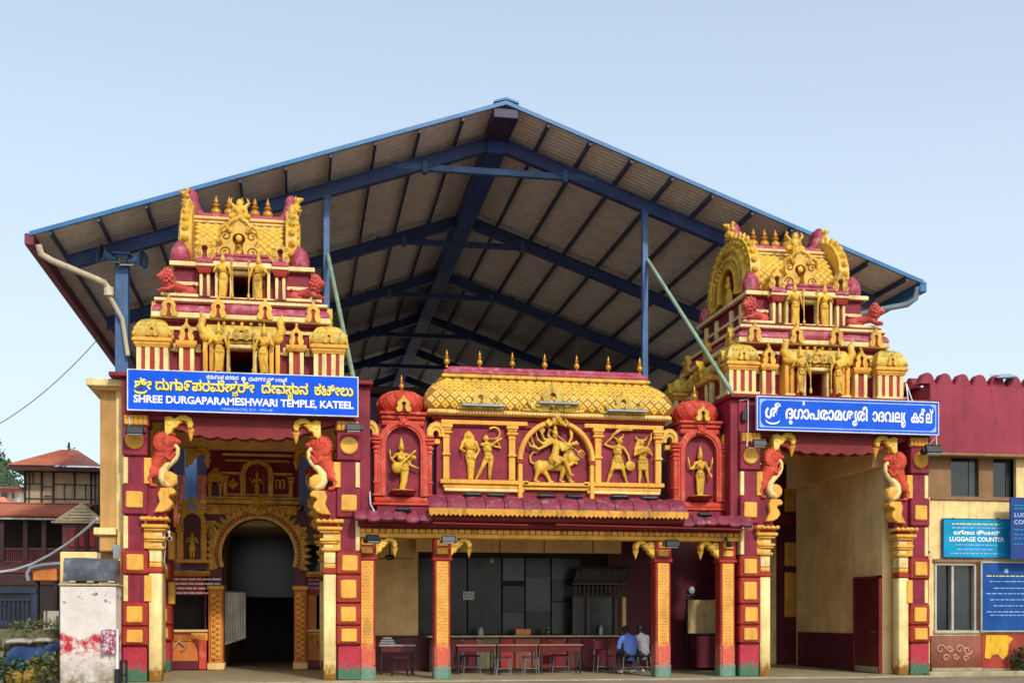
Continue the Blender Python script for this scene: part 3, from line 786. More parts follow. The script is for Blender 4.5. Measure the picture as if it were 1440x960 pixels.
# ------------------------------------------------------------------ roof towers
def roof_tower(cx, label, back=0):
    k_ = 1 + back / G
    O = Vector((cx - .05 + (.06 if back else 0), G + back, EYE + (6.87 - EYE) * k_))
    root = thing('roof_tower', label, 'roof tower', O, 'stepped temple roof towers')
    root.scale = (k_, k_, k_)
    F = finial_mesh()
    def fin(parent, x, y, z, h): put('finial', F, parent, Matrix.Translation((x, y, z)) @ Matrix.Scale(h, 4))
    def wall_hole(mb, x0, x1, z0, z1, h, ztop, y0, y1, mat, deep):
        mb.box(x0, -h, y0, y1, z0, z1, mat); mb.box(h, x1, y0, y1, z0, z1, mat)
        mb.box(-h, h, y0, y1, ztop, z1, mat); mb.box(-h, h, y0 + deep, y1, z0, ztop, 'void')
    # first tier
    t = MB()
    wall_hole(t, -1.92, 1.92, 0, 1.26, .27, .66, .5, 4.7, 'maroon', 1.2)
    for x0, x1 in ((-1.9, -.86), (.86, 1.9)):
        t.box(x0, x1, .46, .52, .62, .69, 'cream', .006); t.box(x0, x1, .45, .52, 1.10, 1.18, 'cream', .006)
        t.box(x0, x1, .42, .52, .0, .07, 'cream', .006)
    for s in (-1, 1):
        t.box(s * 1.91, s * 1.97, .5, 4.6, .62, .69, 'cream', .006); t.box(s * 1.91, s * 1.98, .5, 4.6, 1.10, 1.18, 'cream', .006)
    first = t.build('first_tier', root)
    c = MB()
    c.hip(-1.9, 1.9, .36, 4.8, [(.03, 1.265), (.0, 1.33)], 'dark red')
    c.hip(-1.99, 1.99, .26, 4.9, [(.02, 1.335), (0, 1.35), (0, 1.45), (.02, 1.465)], 'cream')
    c.hip(-1.98, 1.98, .27, 4.89, [(.02, 1.466), (0, 1.49), (.01, 1.56), (.06, 1.63), (.14, 1.675), (.2, 1.68)], 'plum', True)
    c.hip(-1.9, 1.9, .36, 4.8, [(0, 1.685), (0, 1.72)], 'dark red')
    c.hip(-1.93, 1.93, .33, 4.83, [(.01, 1.725), (0, 1.735), (0, 1.785), (.01, 1.795)], 'cream')
    c.box(-.62, .62, .24, .6, 1.44, 1.685, 'plum', .03); c.box(-.64, .64, .22, .6, 1.34, 1.435, 'cream', .01)
    corn = c.build('cornice', root)
    for x in (-1.6, -.52, .52, 1.6):
        k = MB(); horseshoe(k, x, 1.36, .36, .46, .2 if abs(x) > 1 else .14, .28, 'gold', scroll=False, back='brick red'); k.build('arch_ornament', corn)
    for s in (-1, 1):
        for y in (.9, 2.58, 4.2):
            k = MB(); horseshoe(k, y, 1.36, .36, .46, s * 2.05, s * 1.9, 'gold', plane='yz', scroll=False, back='brick red'); k.build('arch_ornament', corn)
    def kuta(x, y, sx=.35, d=.35):
        b = MB()
        b.box(x - sx - .07, x + sx + .07, y - d - .07, y + d + .07, 0, .085, 'cream', .012)
        b.box(x - sx + .03, x + sx - .03, y - d + .03, y + d - .03, .086, .62, 'brick red')
        for k in (-1, -.36, .36, 1):
            for (ax, ay) in ((k, -1), (k, 1), (-1, k), (1, k)) if abs(k) < 1 else ((k, -1), (k, 1)):
                px_, py_ = x + ax * (sx - .06), y + ay * (d - .06)
                b.box(px_ - .052, px_ + .052, py_ - .052, py_ + .052, .087, .619, 'cream', .008)
        b.hip(x - sx - .08, x + sx + .08, y - d - .08, y + d + .08, [(.08, .621), (.06, .66), (.04, .69), (.04, .72), (0, .75), (0, .80), (.05, .84)], 'yellow')
        e = b.build('corner_pavilion', root)
        dd = MB(); dd.hip(x - sx - .02, x + sx + .02, y - d - .02, y + d + .02, [(.03, .842), (0, .87), (-.02, .95), (0, 1.06), (.05, 1.16), (.12, 1.24), (.22, 1.29), (.33, 1.305)], 'old gold', True)
        horseshoe(dd, x, .86, .26, .28, y - d - .09, y - d + .05, 'gold', scroll=False, back='brick red')
        for s in (-1, 1):
            horseshoe(dd, y, .86, .26, .28, x + s * (sx + .09), x + s * (sx - .05), 'gold', plane='yz', scroll=False, back='brick red')
            dd.ell((x + s * (sx + .04), y - d - .04, .9), (.05, .05, .06), 'gold', 7, 5)
        for q in range(7):
            dd.tube([(x - sx * .85 + q * sx * .28, y - d + .02 - .05 * sin(pi * q / 6) * 0, .9), (x - sx * .7 + q * sx * .235, y - d - .02, 1.12)], .014, 'gold', 5)
        dd.lathe([(.09, 0), (.1, .03), (.05, .05), (.07, .09), (.08, .13), (.05, .17), (.01, .2)], x, y, 1.295, 'gold', 10)
        dd.build('dome', e)
    for x in (-1.95, 1.95):
        kuta(x, .47); kuta(x, 4.7)
    def panjara(x):
        b = MB()
        b.box(x - .22, x + .22, .2, .55, 0, .07, 'cream', .012)
        b.box(x - .12, x + .12, .3, .55, .071, .67, 'brick red')
        for k in (-1, 1): b.box(x + k * .12 - .045, x + k * .12 + .045, .26, .55, .072, .67, 'cream', .008)
        b.hip(x - .23, x + .23, .18, .6, [(.05, .671), (.02, .71), (0, .74), (0, .80), (.03, .82)], 'yellow')
        horseshoe(b, x, .825, .34, .44, .22, .4, 'gold', scroll=False, back='brick red')
        b.ell((x, .3, 1.29), (.035, .035, .05), 'gold', 8, 6)
        for k in (-1, 1):
            b.box(x + k * .25 - .055, x + k * .25 + .055, .38, .5, .6, .78, 'cream', .01)
        b.build('small_pavilion', root)
    for x in (-1.22, 1.22): panjara(x)
    b = MB()                                          # central porch of the first tier
    for s in (-1, 1):
        b.box(s * .6, s * .86, .06, .5, 0, .08, 'cream', .01)
        for a in (.66, .80): b.box(s * (a - .05), s * (a + .05), .12, .5, .081, .84, 'yellow', .01)
        b.box(s * .27, s * .34, .2, .5, .0, .70, 'cream', .01)
        b.box(s * .40, s * .58, .3, .5, .05, .7, 'brick red')
        b.tube([(s * .66, .14, .86), (s * .8, .12, .95), (s * .9, .1, 1.12), (s * .84, .1, 1.3), (s * .9, .1, 1.42)], [.1, .12, .1, .07, .03], 'gold', 9, True)
        b.ell((s * .8, .1, .92), (.13, .09, .13), 'gold', 9, 7)
        b.ell((s * .87, .1, 1.24), (.09, .08, .1), 'gold', 8, 6)
    b.box(-.36, .36, .14, .5, .67, .76, 'cream', .012); b.box(-.62, .62, .12, .5, .77, .85, 'gold', .015)
    b.rings([[(x, .3 + (.26 * cos(a)) * -1, .86 + .36 * sin(a)) for a in [pi * i / 10 for i in range(11)]] for x in (-.78, -.3, .3, .78)], 'old gold', True)
    horseshoe(b, 0, .84, .38, .34, .02, .2, 'gold', back='brick red')
    for q in range(-3, 4): b.tube([(q * .1, .06, .86), (q * .1 + .06, .05, .94), (q * .1, .06, 1.0)], .018, 'gold', 5)
    for q in range(5): b.ell((-.4 + q * .2, .3, 1.26), .045, 'gold', 7, 5)
    b.build('porch', root)
    dv = figure('devi', 1.0, female=True, skirt='long', hips=(.02, 0), chest=(-.01, 0), head=(0, 0), crown=.22,
                legs=[[(-.03, 0, .5), (-.04, -.04, .28), (-.07, 0, .04)], [(.07, 0, .5), (.07, -.02, .28), (.05, 0, .04)]],
                arms=[[SH(-1), (-.21, -.02, .63), (-.13, -.13, .68)], [SH(1), (.2, -.0, .6), (.22, -.05, .44)]],
                extra=lambda mb, m: (mb.tube([(.22, -.07, .9), (.23, -.07, .05)], .018, m, 6), mb.ell((.23, -.07, .07), (.04, .04, .08), m, 7, 5), mb.ell((.22, -.07, .9), .04, m, 7, 5)))
    def statue(x, y, z, h, s, mat_me=dv): put('statue', mat_me, root, Matrix.Translation((x, y, z)) @ Matrix.Diagonal((s * h, h, h, 1)))
    statue(-.5, .02, .06, 1.02, 1); statue(.5, .02, .06, 1.02, -1)
    # side porches, seen on the flanks
    for s in (-1, 1):
        b = MB()
        b.box(s * 1.9, s * 2.25, 1.7, 3.5, 0, .08, 'cream', .012)
        b.box(s * 1.9, s * 2.12, 1.8, 3.4, .081, .66, 'brick red')
        for y in (1.85, 2.2, 3.0, 3.35): b.box(s * 2.06, s * 2.18, y - .06, y + .06, .082, .66, 'cream', .01)
        b.box(s * 1.9, s * 2.26, 1.68, 3.52, .661, .82, 'yellow', .03)
        b.rings([[(s * (1.92 + .3 * sin(a)) if True else 0, y, .83 + .36 * cos(a)) for a in [pi / 2 * i / 7 for i in range(8)]] + [(s * 1.9, y, .83)] for y in (1.72, 2.6, 3.48)], 'old gold', True)
        horseshoe(b, 2.6, .82, .6, .5, s * 2.3, s * 2.1, 'gold', plane='yz', back='brick red')
        for y in (1.72, 3.48): b.ell((s * 2.08, y, 1.0), (.12, .1, .18), 'gold', 8, 6)
        b.build('side_porch', root)
    # second tier
    t = MB()
    wall_hole(t, -1.5, 1.5, 1.8, 2.6, .22, 2.48, .85, 4.3, 'maroon', .9)
    t.box(-1.84, 1.84, .42, 4.7, 1.80, 1.86, 'dark red'); t.box(-1.8, -.98, .44, .8, 1.865, 1.935, 'cream', .01); t.box(.98, 1.8, .44, .8, 1.865, 1.935, 'cream', .01)
    for x0, x1 in ((-1.5, -1.0), (1.0, 1.5)):
        t.box(x0, x1, .80, .86, 2.22, 2.30, 'cream', .006)
    for s in (-1, 1):
        t.box(s * 1.49, s * 1.56, .9, 4.2, 2.22, 2.3, 'cream', .006)
        for y in (1.3, 2.0, 3.1, 3.9): t.box(s * 1.49, s * 1.58, y - .07, y + .07, 1.86, 2.55, 'cream', .008)
        t.box(s * .22, s * .30, .72, .95, 1.86, 2.5, 'cream', .008); t.box(s * .55, s * .62, .62, .95, 1.86, 2.62, 'cream', .008)
        t.box(s * .31, s * .54, .8, .95, 1.86, 2.6, 'dark red')
    t.box(-.5, .5, .66, .92, 2.49, 2.57, 'cream', .01)
    t.box(-.72, .72, .45, .9, 1.865, 1.90, 'cream', .01)
    t.build('second_tier', root)
    c = MB()
    c.hip(-1.55, 1.55, .78, 4.38, [(0, 2.605), (0, 2.635)], 'dark red')
    c.hip(-1.64, 1.64, .7, 4.46, [(.01, 2.64), (0, 2.65), (0, 2.73), (.02, 2.745)], 'cream')
    c.box(-.66, .66, .5, .9, 2.60, 2.73, 'cream', .02); c.box(-.66, .66, .5, .95, 2.735, 2.84, 'plum', .03); c.box(-.6, .6, .54, 1.0, 2.845, 2.93, 'plum', .03)
    c.build('upper_cornice', root)
    for s in (-1, 1):
        b = MB(); x = s * .85
        for k in (-1, 1): b.box(x + k * .08 - .035, x + k * .08 + .035, .62, .9, 1.94, 2.46, 'cream', .008)
        b.box(x - .08, x + .08, .68, .9, 1.94, 2.46, 'dark red')
        b.hip(x - .2, x + .2, .5, .95, [(.07, 2.461), (.04, 2.53), (.03, 2.60)], 'brick red'); b.box(x - .2, x + .2, .5, .9, 2.60, 2.66, 'cream', .01)
        b.hip(x - .19, x + .19, .5, .95, [(.02, 2.661), (0, 2.70), (.02, 2.77), (.08, 2.82), (.12, 2.825)], 'plum', True)
        horseshoe(b, x, 2.80, .44, .5, .62, .95, 'gold', gap=1.2, back='plum')
        b.build('pilaster', root)
        lm = put('lion', lying_lion(), root, Matrix.Translation((s * 1.42, .58, 1.935)) @ Matrix.Rotation(radians(0 if s > 0 else 180), 4, 'Z') @ Matrix.Rotation(radians(-32 if s > 0 else 32), 4, 'Z') @ Matrix.Diagonal((1.0, 1, .98, 1)))
    statue(-.44, .5, 1.87, .95, 1); statue(.36, .5, 1.87, .95, -1)
    for s in (-1, 1):
        for y in (.95, 4.2):
            b = MB(); b.rings([[(s * 1.36 - .06 + r * cos(a), y + r * sin(a), z) for a in [2 * pi * i / 14 for i in range(14)]] for z, r in ((2.746, .17), (2.80, .22), (2.95, .225), (3.08, .19), (3.18, .13), (3.26, .05), (3.28, .01))], 'plum'); b.build('corner_bulb', root)
    # barrel roof
    XT = -.1
    YC = 2.55; prof = [(1.36, 2.75), (1.43, 2.95), (1.42, 3.15), (1.35, 3.38), (1.2, 3.62), (1.0, 3.83), (.78, 3.98)]
    b = MB()
    full = [(YC - o, z) for o, z in prof] + [(YC + o, z) for o, z in prof[::-1]]
    b.rings([[(x, y, z) for y, z in full] for x in (-1.1 + XT, 1.1 + XT)], 'groove', True)
    br = b.build('barrel_roof', root)
    b = MB()
    b.box(-1.1 + XT, 1.1 + XT, YC - .80, YC + .80, 3.985, 4.06, 'cream', .02); b.box(-1.1 + XT, 1.1 + XT, YC - .84, YC + .84, 4.062, 4.10, 'yellow', .01)
    b.box(-1.1 + XT, 1.1 + XT, YC - .74, YC + .74, 4.105, 4.17, 'cream', .02); b.box(-1.12 + XT, 1.12 + XT, YC - .6, YC + .6, 4.175, 4.30, 'plum', .03)
    b.build('ridge', root)
    key = 'towerscale'
    if key not in FIG: FIG[key] = lozenge(.178, .178, .016, 'bright gold', None)
    Lr = thing_proxy(root)
    scales_on(Lr, br, FIG[key], prof, -1.05 + XT, 1.05 + XT, 'front', YC, .19, .097, inset=False)
    # gable arches closing the barrel, with flame edges
    for s in (-1, 1):
        b = MB(); b.M = Matrix.Translation((XT - s * .11, 0, 0)); N = 21
        outer = []; inner = []
        for i in range(N):
            a = -.35 + (pi + .7) * i / (N - 1)
            r = 1.5 * (1.0 + .1 * (abs(cos(a)) ** 2))
            outer.append((YC + r * .98 * cos(a), 3.3 + r * .82 * sin(a))); inner.append((YC + .62 * cos(a), 3.2 + .62 * sin(a)))
        x0, x1 = s * 1.44, s * 1.18
        b.band(outer, inner, x0, x1, 'gold', 'yz')
        mid = [((o[0] * .6 + i_[0] * .4), (o[1] * .6 + i_[1] * .4)) for o, i_ in zip(outer, inner)]
        b.tube([(s * 1.46, y, z) for y, z in mid], .06, 'gold', 6); b.tube([(s * 1.45, y, z) for y, z in inner], .06, 'gold', 6)
        b.prism([(YC + .66 * cos(a), 3.2 + .66 * sin(a)) for a in [2 * pi * i / 18 for i in range(18)]], s * 1.2, s * 1.3, 'maroon', 'yz')
        for i in range(1, N - 1):
            y, z = outer[i]; dy, dz = y - YC, z - 3.25; L = sqrt(dy * dy + dz * dz); dy /= L; dz /= L
            b.tube([(s * 1.31, y - dy * .05, z - dz * .05), (s * 1.33, y + dy * .06, z + dz * .08), (s * 1.31, y + dy * .1, z + dz * .17)], [.1, .075, .012], 'gold', 6, False)
        for i in range(1, N - 1):
            y, z = outer[i]; y, z = YC + (y - YC) * .9, 3.25 + (z - 3.25) * .9; b.ell((s * 1.45, y, z), (.04, .06, .06), 'old gold', 7, 5)
        for i in range(1, N - 2):
            (y0, z0), (y1, z1) = mid[i], mid[i + 1]; b.tube([(s * 1.45, YC + (y0 - YC) * .82, 3.25 + (z0 - 3.25) * .82), (s * 1.47, YC + (y1 - YC) * .78, 3.25 + (z1 - 3.25) * .78), (s * 1.45, YC + (y1 - YC) * .70, 3.25 + (z1 - 3.25) * .70)], [.05, .05, .02], 'old gold', 6, True)
        for i in range(2, N - 2, 2):
            y, z = mid[i]; b.ell((s * 1.46, y, z), (.05, .09, .09), 'bright gold', 8, 6)
        b.ell((s * 1.4, YC, 3.0), (.1, .2, .3), 'gold', 9, 7); b.ell((s * 1.42, YC, 3.35), (.09, .11, .13), 'gold', 8, 6); b.ell((s * 1.42, YC, 3.5), (.06, .07, .12), 'gold', 8, 6)
        b.box(s * 1.1, s * 1.5, YC - 1.3, YC + 1.3, 2.746, 2.86, 'plum', .03)
        b.build('gable_arch', root)
        g = MB(); lionface(g, (0, 0, 0), .34, 'gold')
        g.tube([(0, .05, .1), (0, -.08, .24), (0, -.16, .26)], [.1, .08, .04], 'gold', 7, True)
        for q in range(7): g.ell((.16 * cos(q), .02, .12 + .15 * sin(q * 1.3)), .06, 'gold', 6, 5)
        gm = FIG.setdefault('gface', remesh(g, .014) if 'gface' not in FIG else None)
        put('crest_face', gm, root, Matrix.Translation((s * 1.30 + XT, YC - .1, 4.66)) @ Matrix.Rotation(s * pi / 2, 4, 'Z'))
        h = MB(); h.M = Matrix.Translation((XT - s * .11, 0, 0)); h.prism([(s * a, z) for a, z in [(1.36, 4.2), (1.42, 4.6), (1.42, 4.88), (1.34, 4.98), (1.24, 4.97), (1.17, 4.88), (1.16, 4.74), (1.08, 4.52), (.96, 4.38), (.78, 4.3), (.78, 4.2)]], YC - .22, YC + .22, 'plum', ch=.07)
        h.build('horn', root)
    # great arch in the middle of the front, small arches beside
    b = MB(); b.M = Matrix.Translation((XT, 0, 0)); horseshoe(b, 0, 2.9, .98, .98, .92, 1.5, 'gold', scroll=True, back='plum', gap=1.1)
    b.ell((0, .93, 3.4), (.075, .05, .085), 'bright gold', 9, 6)
    for k in (-1, 1):
        b.tube([(k * .2, .9, 3.55), (k * .3, .88, 3.68), (k * .42, .9, 3.6), (k * .44, .9, 3.42)], [.05, .05, .05, .03], 'gold', 7, True)
        b.tube([(k * .05, .92, 3.85), (k * .18, .9, 3.78), (k * .26, .9, 3.66)], [.06, .05, .03], 'gold', 7, True)
    b.build('front_arch', root)
    g = MB(); lionface(g, (0, 0, 0), .42, 'gold'); g.tube([(0, -.08, -.12), (0, -.14, -.3), (0, -.12, -.46)], [.11, .08, .04], 'gold', 7, True)
    gm = FIG['cface'] if 'cface' in FIG else remesh(g, .014); FIG['cface'] = gm
    put('crest_face', gm, root, Matrix.Translation((XT, 1.3, 4.1)))
    for x in (-.62, -.31, 0, .31, .62): fin(root, x + XT, YC, 4.3, .62)
    return root
class thing_proxy:                                   # scales_on works in world coordinates; here they are already local
    def __init__(s, r): s.location = (0, 0, 0)
roof_tower(GL, 'stepped gold and maroon roof tower above the Kannada sign')
roof_tower(GR, 'stepped gold and maroon roof tower above the Malayalam sign, its flank arch facing the hall', .9)

# ------------------------------------------------------------------ the pillared hall between the gateways
HC = 5.95
hall = thing('pillared_hall', 'open pillared hall with gold barrel vault and carved red panels between the two gateways', 'hall', (HC, G, 0))
def loc(px, Y=G): return PX(px, Y) - HC
PXS = [(-4.40, 1, 1), (-2.66, 1, 1), (2.68, -1, 1), (4.31, -1, 1)]
lz = MB()
for i in range(26):
    for j in range(3):
        x = (j - 1) * .075 + (.0375 if i % 2 else 0); z = .86 + i * .074
        if abs(x) > .095: continue
        a, c, d = .034, .034, -.018
        lz.add([(x - a, 0, z), (x, 0, z - c), (x + a, 0, z), (x, 0, z + c), (x, d, z)], [(0, 1, 4), (1, 2, 4), (2, 3, 4), (3, 0, 4)], 'pier yellow')
lzm = lz.mesh('relief')
for x, m, _ in PXS:
    p = MB()
    p.box(x - .2, x + .2, .06, .46, .02, .34, 'pier brick', .02); p.box(x - .19, x + .19, .07, .45, .341, 2.86, 'pier brick', .02)
    p.box(x - .23, x + .23, .03, .49, 2.78, 2.86, 'brick red', .015); p.box(x - .21, x + .21, .05, .47, 2.865, 2.90, 'brick red', .01)
    p.box(x - .2, x + .2, .06, .46, 2.905, 3.3, 'brick red', .01)
    for z0, z1 in ((2.93, 3.07), (3.12, 3.27)): p.box(x - .13, x + .13, .02, .1, z0, z1, 'yellow', .015)
    p.box(x - .14, x + .14, .045, .1, .03, 2.76, 'pier yellow', .008)
    pm = p.build('pillar', hall)
    r = put('relief', lzm, pm, Matrix.Translation((x, .044, 0))); r['kind'] = 'stuff'
    k = MB(); makara(k, x + m * .2, 2.87, .78, .1, .34, m, 'bright gold'); k.build('bracket_scroll', hall)
b = MB()
b.box(-4.6, 4.6, .04, .5, 3.302, 3.40, 'yellow', .01)
tl = [MB().box(0, .135, 0, .1, 0, .095, q, .012).mesh('tile') for q in ('yellow', 'stained yellow')]
for i in range(60): put('tile', tl[i % 7 == 3], hall, Matrix.Translation((-4.58 + i * .153, R.uniform(-.004, .008), 3.405)) @ Matrix.Rotation(radians(R.uniform(-1.5, 1.5)), 4, 'Y'))
b.box(-4.62, 4.62, .0, .5, 3.505, 3.53, 'dark red', .008)
b.box(-4.62, 4.62, -.1, .6, 3.535, 3.66, 'dark red', .01)
b.build('lintel', hall)
s = MB(); s.box(-4.62, 4.62, .51, 4.4, 3.58, 3.66, 'soffit'); s.box(-4.7, 4.7, .3, 5.0, 3.67, 3.8, 'dark red'); s.build('ceiling', hall)
# eave tiles: rounded, one object each
def tile_mesh(wd, dp, h, lip):
    mb = MB(); rs = []
    for i in range(8):
        a = pi / 2 * i / 7
        y, z = -dp * sin(a), h * cos(a)
        row = []
        for j in range(7):
            u = -1 + 2 * j / 6; bul = .028 * (1 - u * u)
            row.append((u * wd / 2, y - bul * sin(a) - .0, z + bul * cos(a) - (lip * (1 - u * u) if i == 7 else 0)))
        rs.append(row)
    inn = [[(x, y * .9, z - .04) for x, y, z in row] for row in rs]
    v = [p for r in rs for p in r] + [p for r in inn for p in r]; n = 7; o = 56; f = []
    for i in range(7):
        for j in range(6):
            f.append([i * n + j, i * n + j + 1, (i + 1) * n + j + 1, (i + 1) * n + j]); f.append([o + i * n + j, o + (i + 1) * n + j, o + (i + 1) * n + j + 1, o + i * n + j + 1])
    for j in range(6): f.append([7 * n + j, 7 * n + j + 1, o + 7 * n + j + 1, o + 7 * n + j])
    for i in range(7):
        f.append([i * n, (i + 1) * n, o + (i + 1) * n, o + i * n]); f.append([i * n + 6, o + i * n + 6, o + (i + 1) * n + 6, (i + 1) * n + 6])
    mb.add(v, f, 'eave plum', True)
    return mb.mesh('eave_tile')
T1 = tile_mesh(.42, .62, .34, .03); T2 = tile_mesh(.285, .6, .24, .03)
for i in range(14): put('eave_tile', T1, hall, Matrix.Translation((-2.84 + i * .437, -.02, 3.92 + .0)))
for k in (-1, 1):
    for i in range(6): put('eave_tile', T2, hall, Matrix.Translation((k * (3.12 + i * .29), .06, 3.66)) @ Matrix.Rotation(radians(R.uniform(-3, 3)), 4, 'X'))
b = MB()
n = 56; w_ = 6.1
bot = []
for i in range(n):
    x = -3.05 + w_ * i / n
    bot += [(x, 3.80), (x + w_ / n * .5, 3.745 + (i % 3) * .008)]
b.prism([(-3.05, 3.925)] + bot + [(3.05, 3.80), (3.05, 3.925)], -.715, -.66, 'stained yellow')
b.box(-3.05, 3.05, -.70, .0, 3.905, 3.918, 'yellow')
b.prism([(-3.05, 3.905)] + [(p[0], p[1] + .06) for p in bot] + [(3.05, 3.86), (3.05, 3.905)], -.58, -.54, 'cream')
b.build('eave_fringe', hall)
b = MB(); b.box(-3.0, 3.0, -.5, .5, 3.67, 3.90, 'dark red', .02)
b.tube([(-2.95, -.56, 3.60), (-.75, -.56, 3.58)], .022, 'dark red', 6); b.tube([(-.1, -.56, 3.60), (4.5, -.5, 3.55)], .022, 'dark red', 6)
b.build('cornice', hall)
# carved panel wall
WY = .62
pw = MB()
pw.box(-2.74, 2.74, WY, WY + .4, 3.8, 6.14, 'maroon', .01)
pw.box(-2.80, 2.80, WY - .06, WY + .5, 5.98, 6.14, 'maroon', .01)
pw.hip(-2.86, 2.86, WY - .12, WY + .56, [(.04, 6.142), (0, 6.16), (0, 6.21), (.04, 6.23)], 'dark red')
wall = pw.build('panel_wall', hall)
b = MB()
for i in range(80): b.ell((-2.92 + i * .0739, WY - .26, 6.29), (.04, .04, .04), 'cream', 6, 4)
b.hip(-2.98, 2.98, WY - .26, WY + 2.0, [(.05, 6.235), (0, 6.26), (0, 6.32), (.04, 6.36)], 'yellow')
b.build('bead_cornice', hall)
def rail(*a): MB().box(*a).build('frame_rail', hall)
for x0, x1 in ((-2.64, -.56), (.84, 2.82)):
    rail(x0, x1, WY - .135, WY + .1, 6.03, 6.13, 'yellow', .012)
    rail(x0 - .02, x1 + .02, WY - .16, WY + .1, 4.62, 4.72, 'yellow', .015); rail(x0 + .05, x1 - .05, WY - .1, WY + .1, 4.52, 4.615, 'yellow', .015)
    rail(x0 + .08, x1 - .08, WY - .13, WY + .1, 4.45, 4.515, 'cream', .01)
    rail(x0 + .05, x1 - .05, WY - .45, WY, 4.22, 4.285, 'cream', .015)
rail(-.66, .94, WY - .16, WY + .1, 4.60, 4.69, 'yellow', .015); rail(-.62, .90, WY - .1, WY + .1, 4.51, 4.595, 'yellow', .012)
for x in (-2.51, -.93, 1.19, 2.70):
    b = MB(); pilaster(b, x, WY - .1, 4.73, 6.028, .15, 'yellow')
    b.hip(x - .075, x + .075, WY - .12, WY + .1, [(-.03, 5.3), (-.01, 5.34), (.0, 5.36)], 'yellow')
    b.build('half_column', hall)
b = MB()
arc = [pi - pi * i / 24 for i in range(25)]
ax, az, rx, rz = .14, 5.22, .94, .97
b.band([(ax + rx * cos(a), az + rz * sin(a)) for a in arc], [(ax + (rx - .11) * cos(a), az + (rz - .11) * sin(a)) for a in arc], WY - .2, WY + .05, 'yellow')
b.band([(ax + (rx - .02) * cos(a), az + (rz - .02) * sin(a)) for a in arc], [(ax + (rx - .085) * cos(a), az + (rz - .085) * sin(a)) for a in arc], WY - .23, WY - .19, 'yellow')
for k in (-1, 1):
    b.box(ax + k * (rx - .06) - .05, ax + k * (rx - .06) + .05, WY - .18, WY, 4.3, 5.13, 'yellow', .012); b.box(ax + k * (rx - .06) - .08, ax + k * (rx - .06) + .08, WY - .2, WY, 5.135, 5.205, 'brick red', .01)
b.build('panel_arch', hall)
g = MB(); lionface(g, (0, 0, .02), .22, 'gold')
for k in (-1, 1):
    g.tube([(k * .1, -.02, -.1), (k * .2, -.04, -.16), (k * .26, -.03, -.08), (k * .2, -.02, -.02)], [.05, .05, .04, .03], 'gold', 7, True)
put('crest_face', remesh(g, .012), hall, Matrix.Translation((ax, WY - .22, 6.2)))
# relief figures
def relief(me, x, z, h, y=WY - .05, lab=None, name='relief_figure', flip=1):
    o = put(name, me, hall, Matrix.Translation((x, y, z)) @ Matrix.Diagonal((h * flip, h * .9, h, 1)))
    if lab: o['label'] = lab
    return o
f1 = figure('fig_hair', 1.0, female=True, skirt='long', crown=0, hips=(.02, 0), chest=(-.01, 0), head=(-.02, 0), hair=True,
            legs=[[(-.03, 0, .5), (.0, -.02, .28), (.0, 0, .04)], [(.07, 0, .5), (.06, -.02, .28), (.04, 0, .04)]],
            arms=[[SH(-1), (-.19, -.02, .64), (-.14, -.1, .6)], [SH(1), (.2, 0, .62), (.12, -.08, .48)]],
            extra=lambda mb, m: (cap(mb, [(-.02, .01, .98), (.05, .02, .9), (.09, .03, .75), (.12, .03, .62)], [.05, .055, .045, .03], m), cap(mb, [(-.07, .01, .95), (-.1, .02, .82), (-.13, .02, .68)], [.04, .04, .02], m)))
relief(f1, loc(660, 28), 4.72, 1.14, lab='gold relief of a woman with long hair')
f2 = figure('fig_horn', 1.0, crown=.04, hips=(.02, 0), chest=(.0, 0), head=(-.03, 0), skirt=None,
            legs=[[(-.02, 0, .5), (-.12, -.03, .28), (-.24, 0, .04)], [(.08, 0, .5), (.06, -.02, .28), (.05, 0, .04)]],
            arms=[[(.1, -.05, .78), (.2, -.1, .86), (.26, -.08, .9)], [(.12, 0, .77), (.3, -.03, .72), (.22, -.05, .86)]],
            extra=lambda mb, m: mb.tube([(.03, -.08, .91), (.14, -.09, .91), (.24, -.08, .95), (.28, -.06, 1.04), (.25, -.05, 1.13), (.16, -.04, 1.17), (.06, -.04, 1.14)], [.012, .014, .017, .02, .022, .025, .03], m, 6, True))
relief(f2, loc(685, 28), 4.72, 1.08, lab='gold relief of a figure blowing a curved horn')
def sword(mb, m):
    pts = [(-.18, -.05, .96), (-.08, -.05, 1.08), (.06, -.05, 1.19), (.22, -.05, 1.21), (.32, -.05, 1.17)]
    mb.tube(pts, [.02, .035, .05, .06, .02], m, 6, True, .5)
    mb.rings([[(.27 + r * cos(a), y, .38 + r * sin(a)) for a in [2 * pi * i / 14 for i in range(14)]] for y, r in ((-.04, .11), (-.09, .11), (-.11, .05))], m, False)
    for k in (-1, 1): mb.tube([(k * .04, 0, .98), (k * .12, -.01, 1.02), (k * .13, -.01, 1.09)], [.03, .022, .01], m, 6, True)
f3 = figure('fig_sword', 1.0, crown=0.03, hips=(0, 0), chest=(.0, 0), head=(.05, 0), skirt='short',
            legs=[[(-.06, 0, .5), (-.14, -.04, .28), (-.22, 0, .04)], [(.06, 0, .5), (.12, -.04, .28), (.2, 0, .04)]],
            arms=[[SH(-1), (-.3, -.02, .84), (-.18, -.04, .96)], [SH(1), (.24, -.02, .62), (.27, -.04, .46)]], extra=sword)
relief(f3, loc(868, 28), 4.72, 1.1, lab='gold relief of a horned warrior raising a curved sword')
def fold(mb, m):
    for k in (-1, 1): mb.tube([(k * .04 - .03, 0, .97), (k * .11 - .03, -.01, 1.0), (k * .13 - .03, -.01, 1.07)], [.03, .022, .01], m, 6, True)
    mb.tube([(.1, -.03, .82), (.18, -.04, 1.0), (.2, -.04, 1.15)], [.02, .035, .012], m, 6, True)
    cap(mb, [(-.1, .02, .92), (-.16, .02, .76), (-.15, .02, .66)], [.05, .05, .03], m)
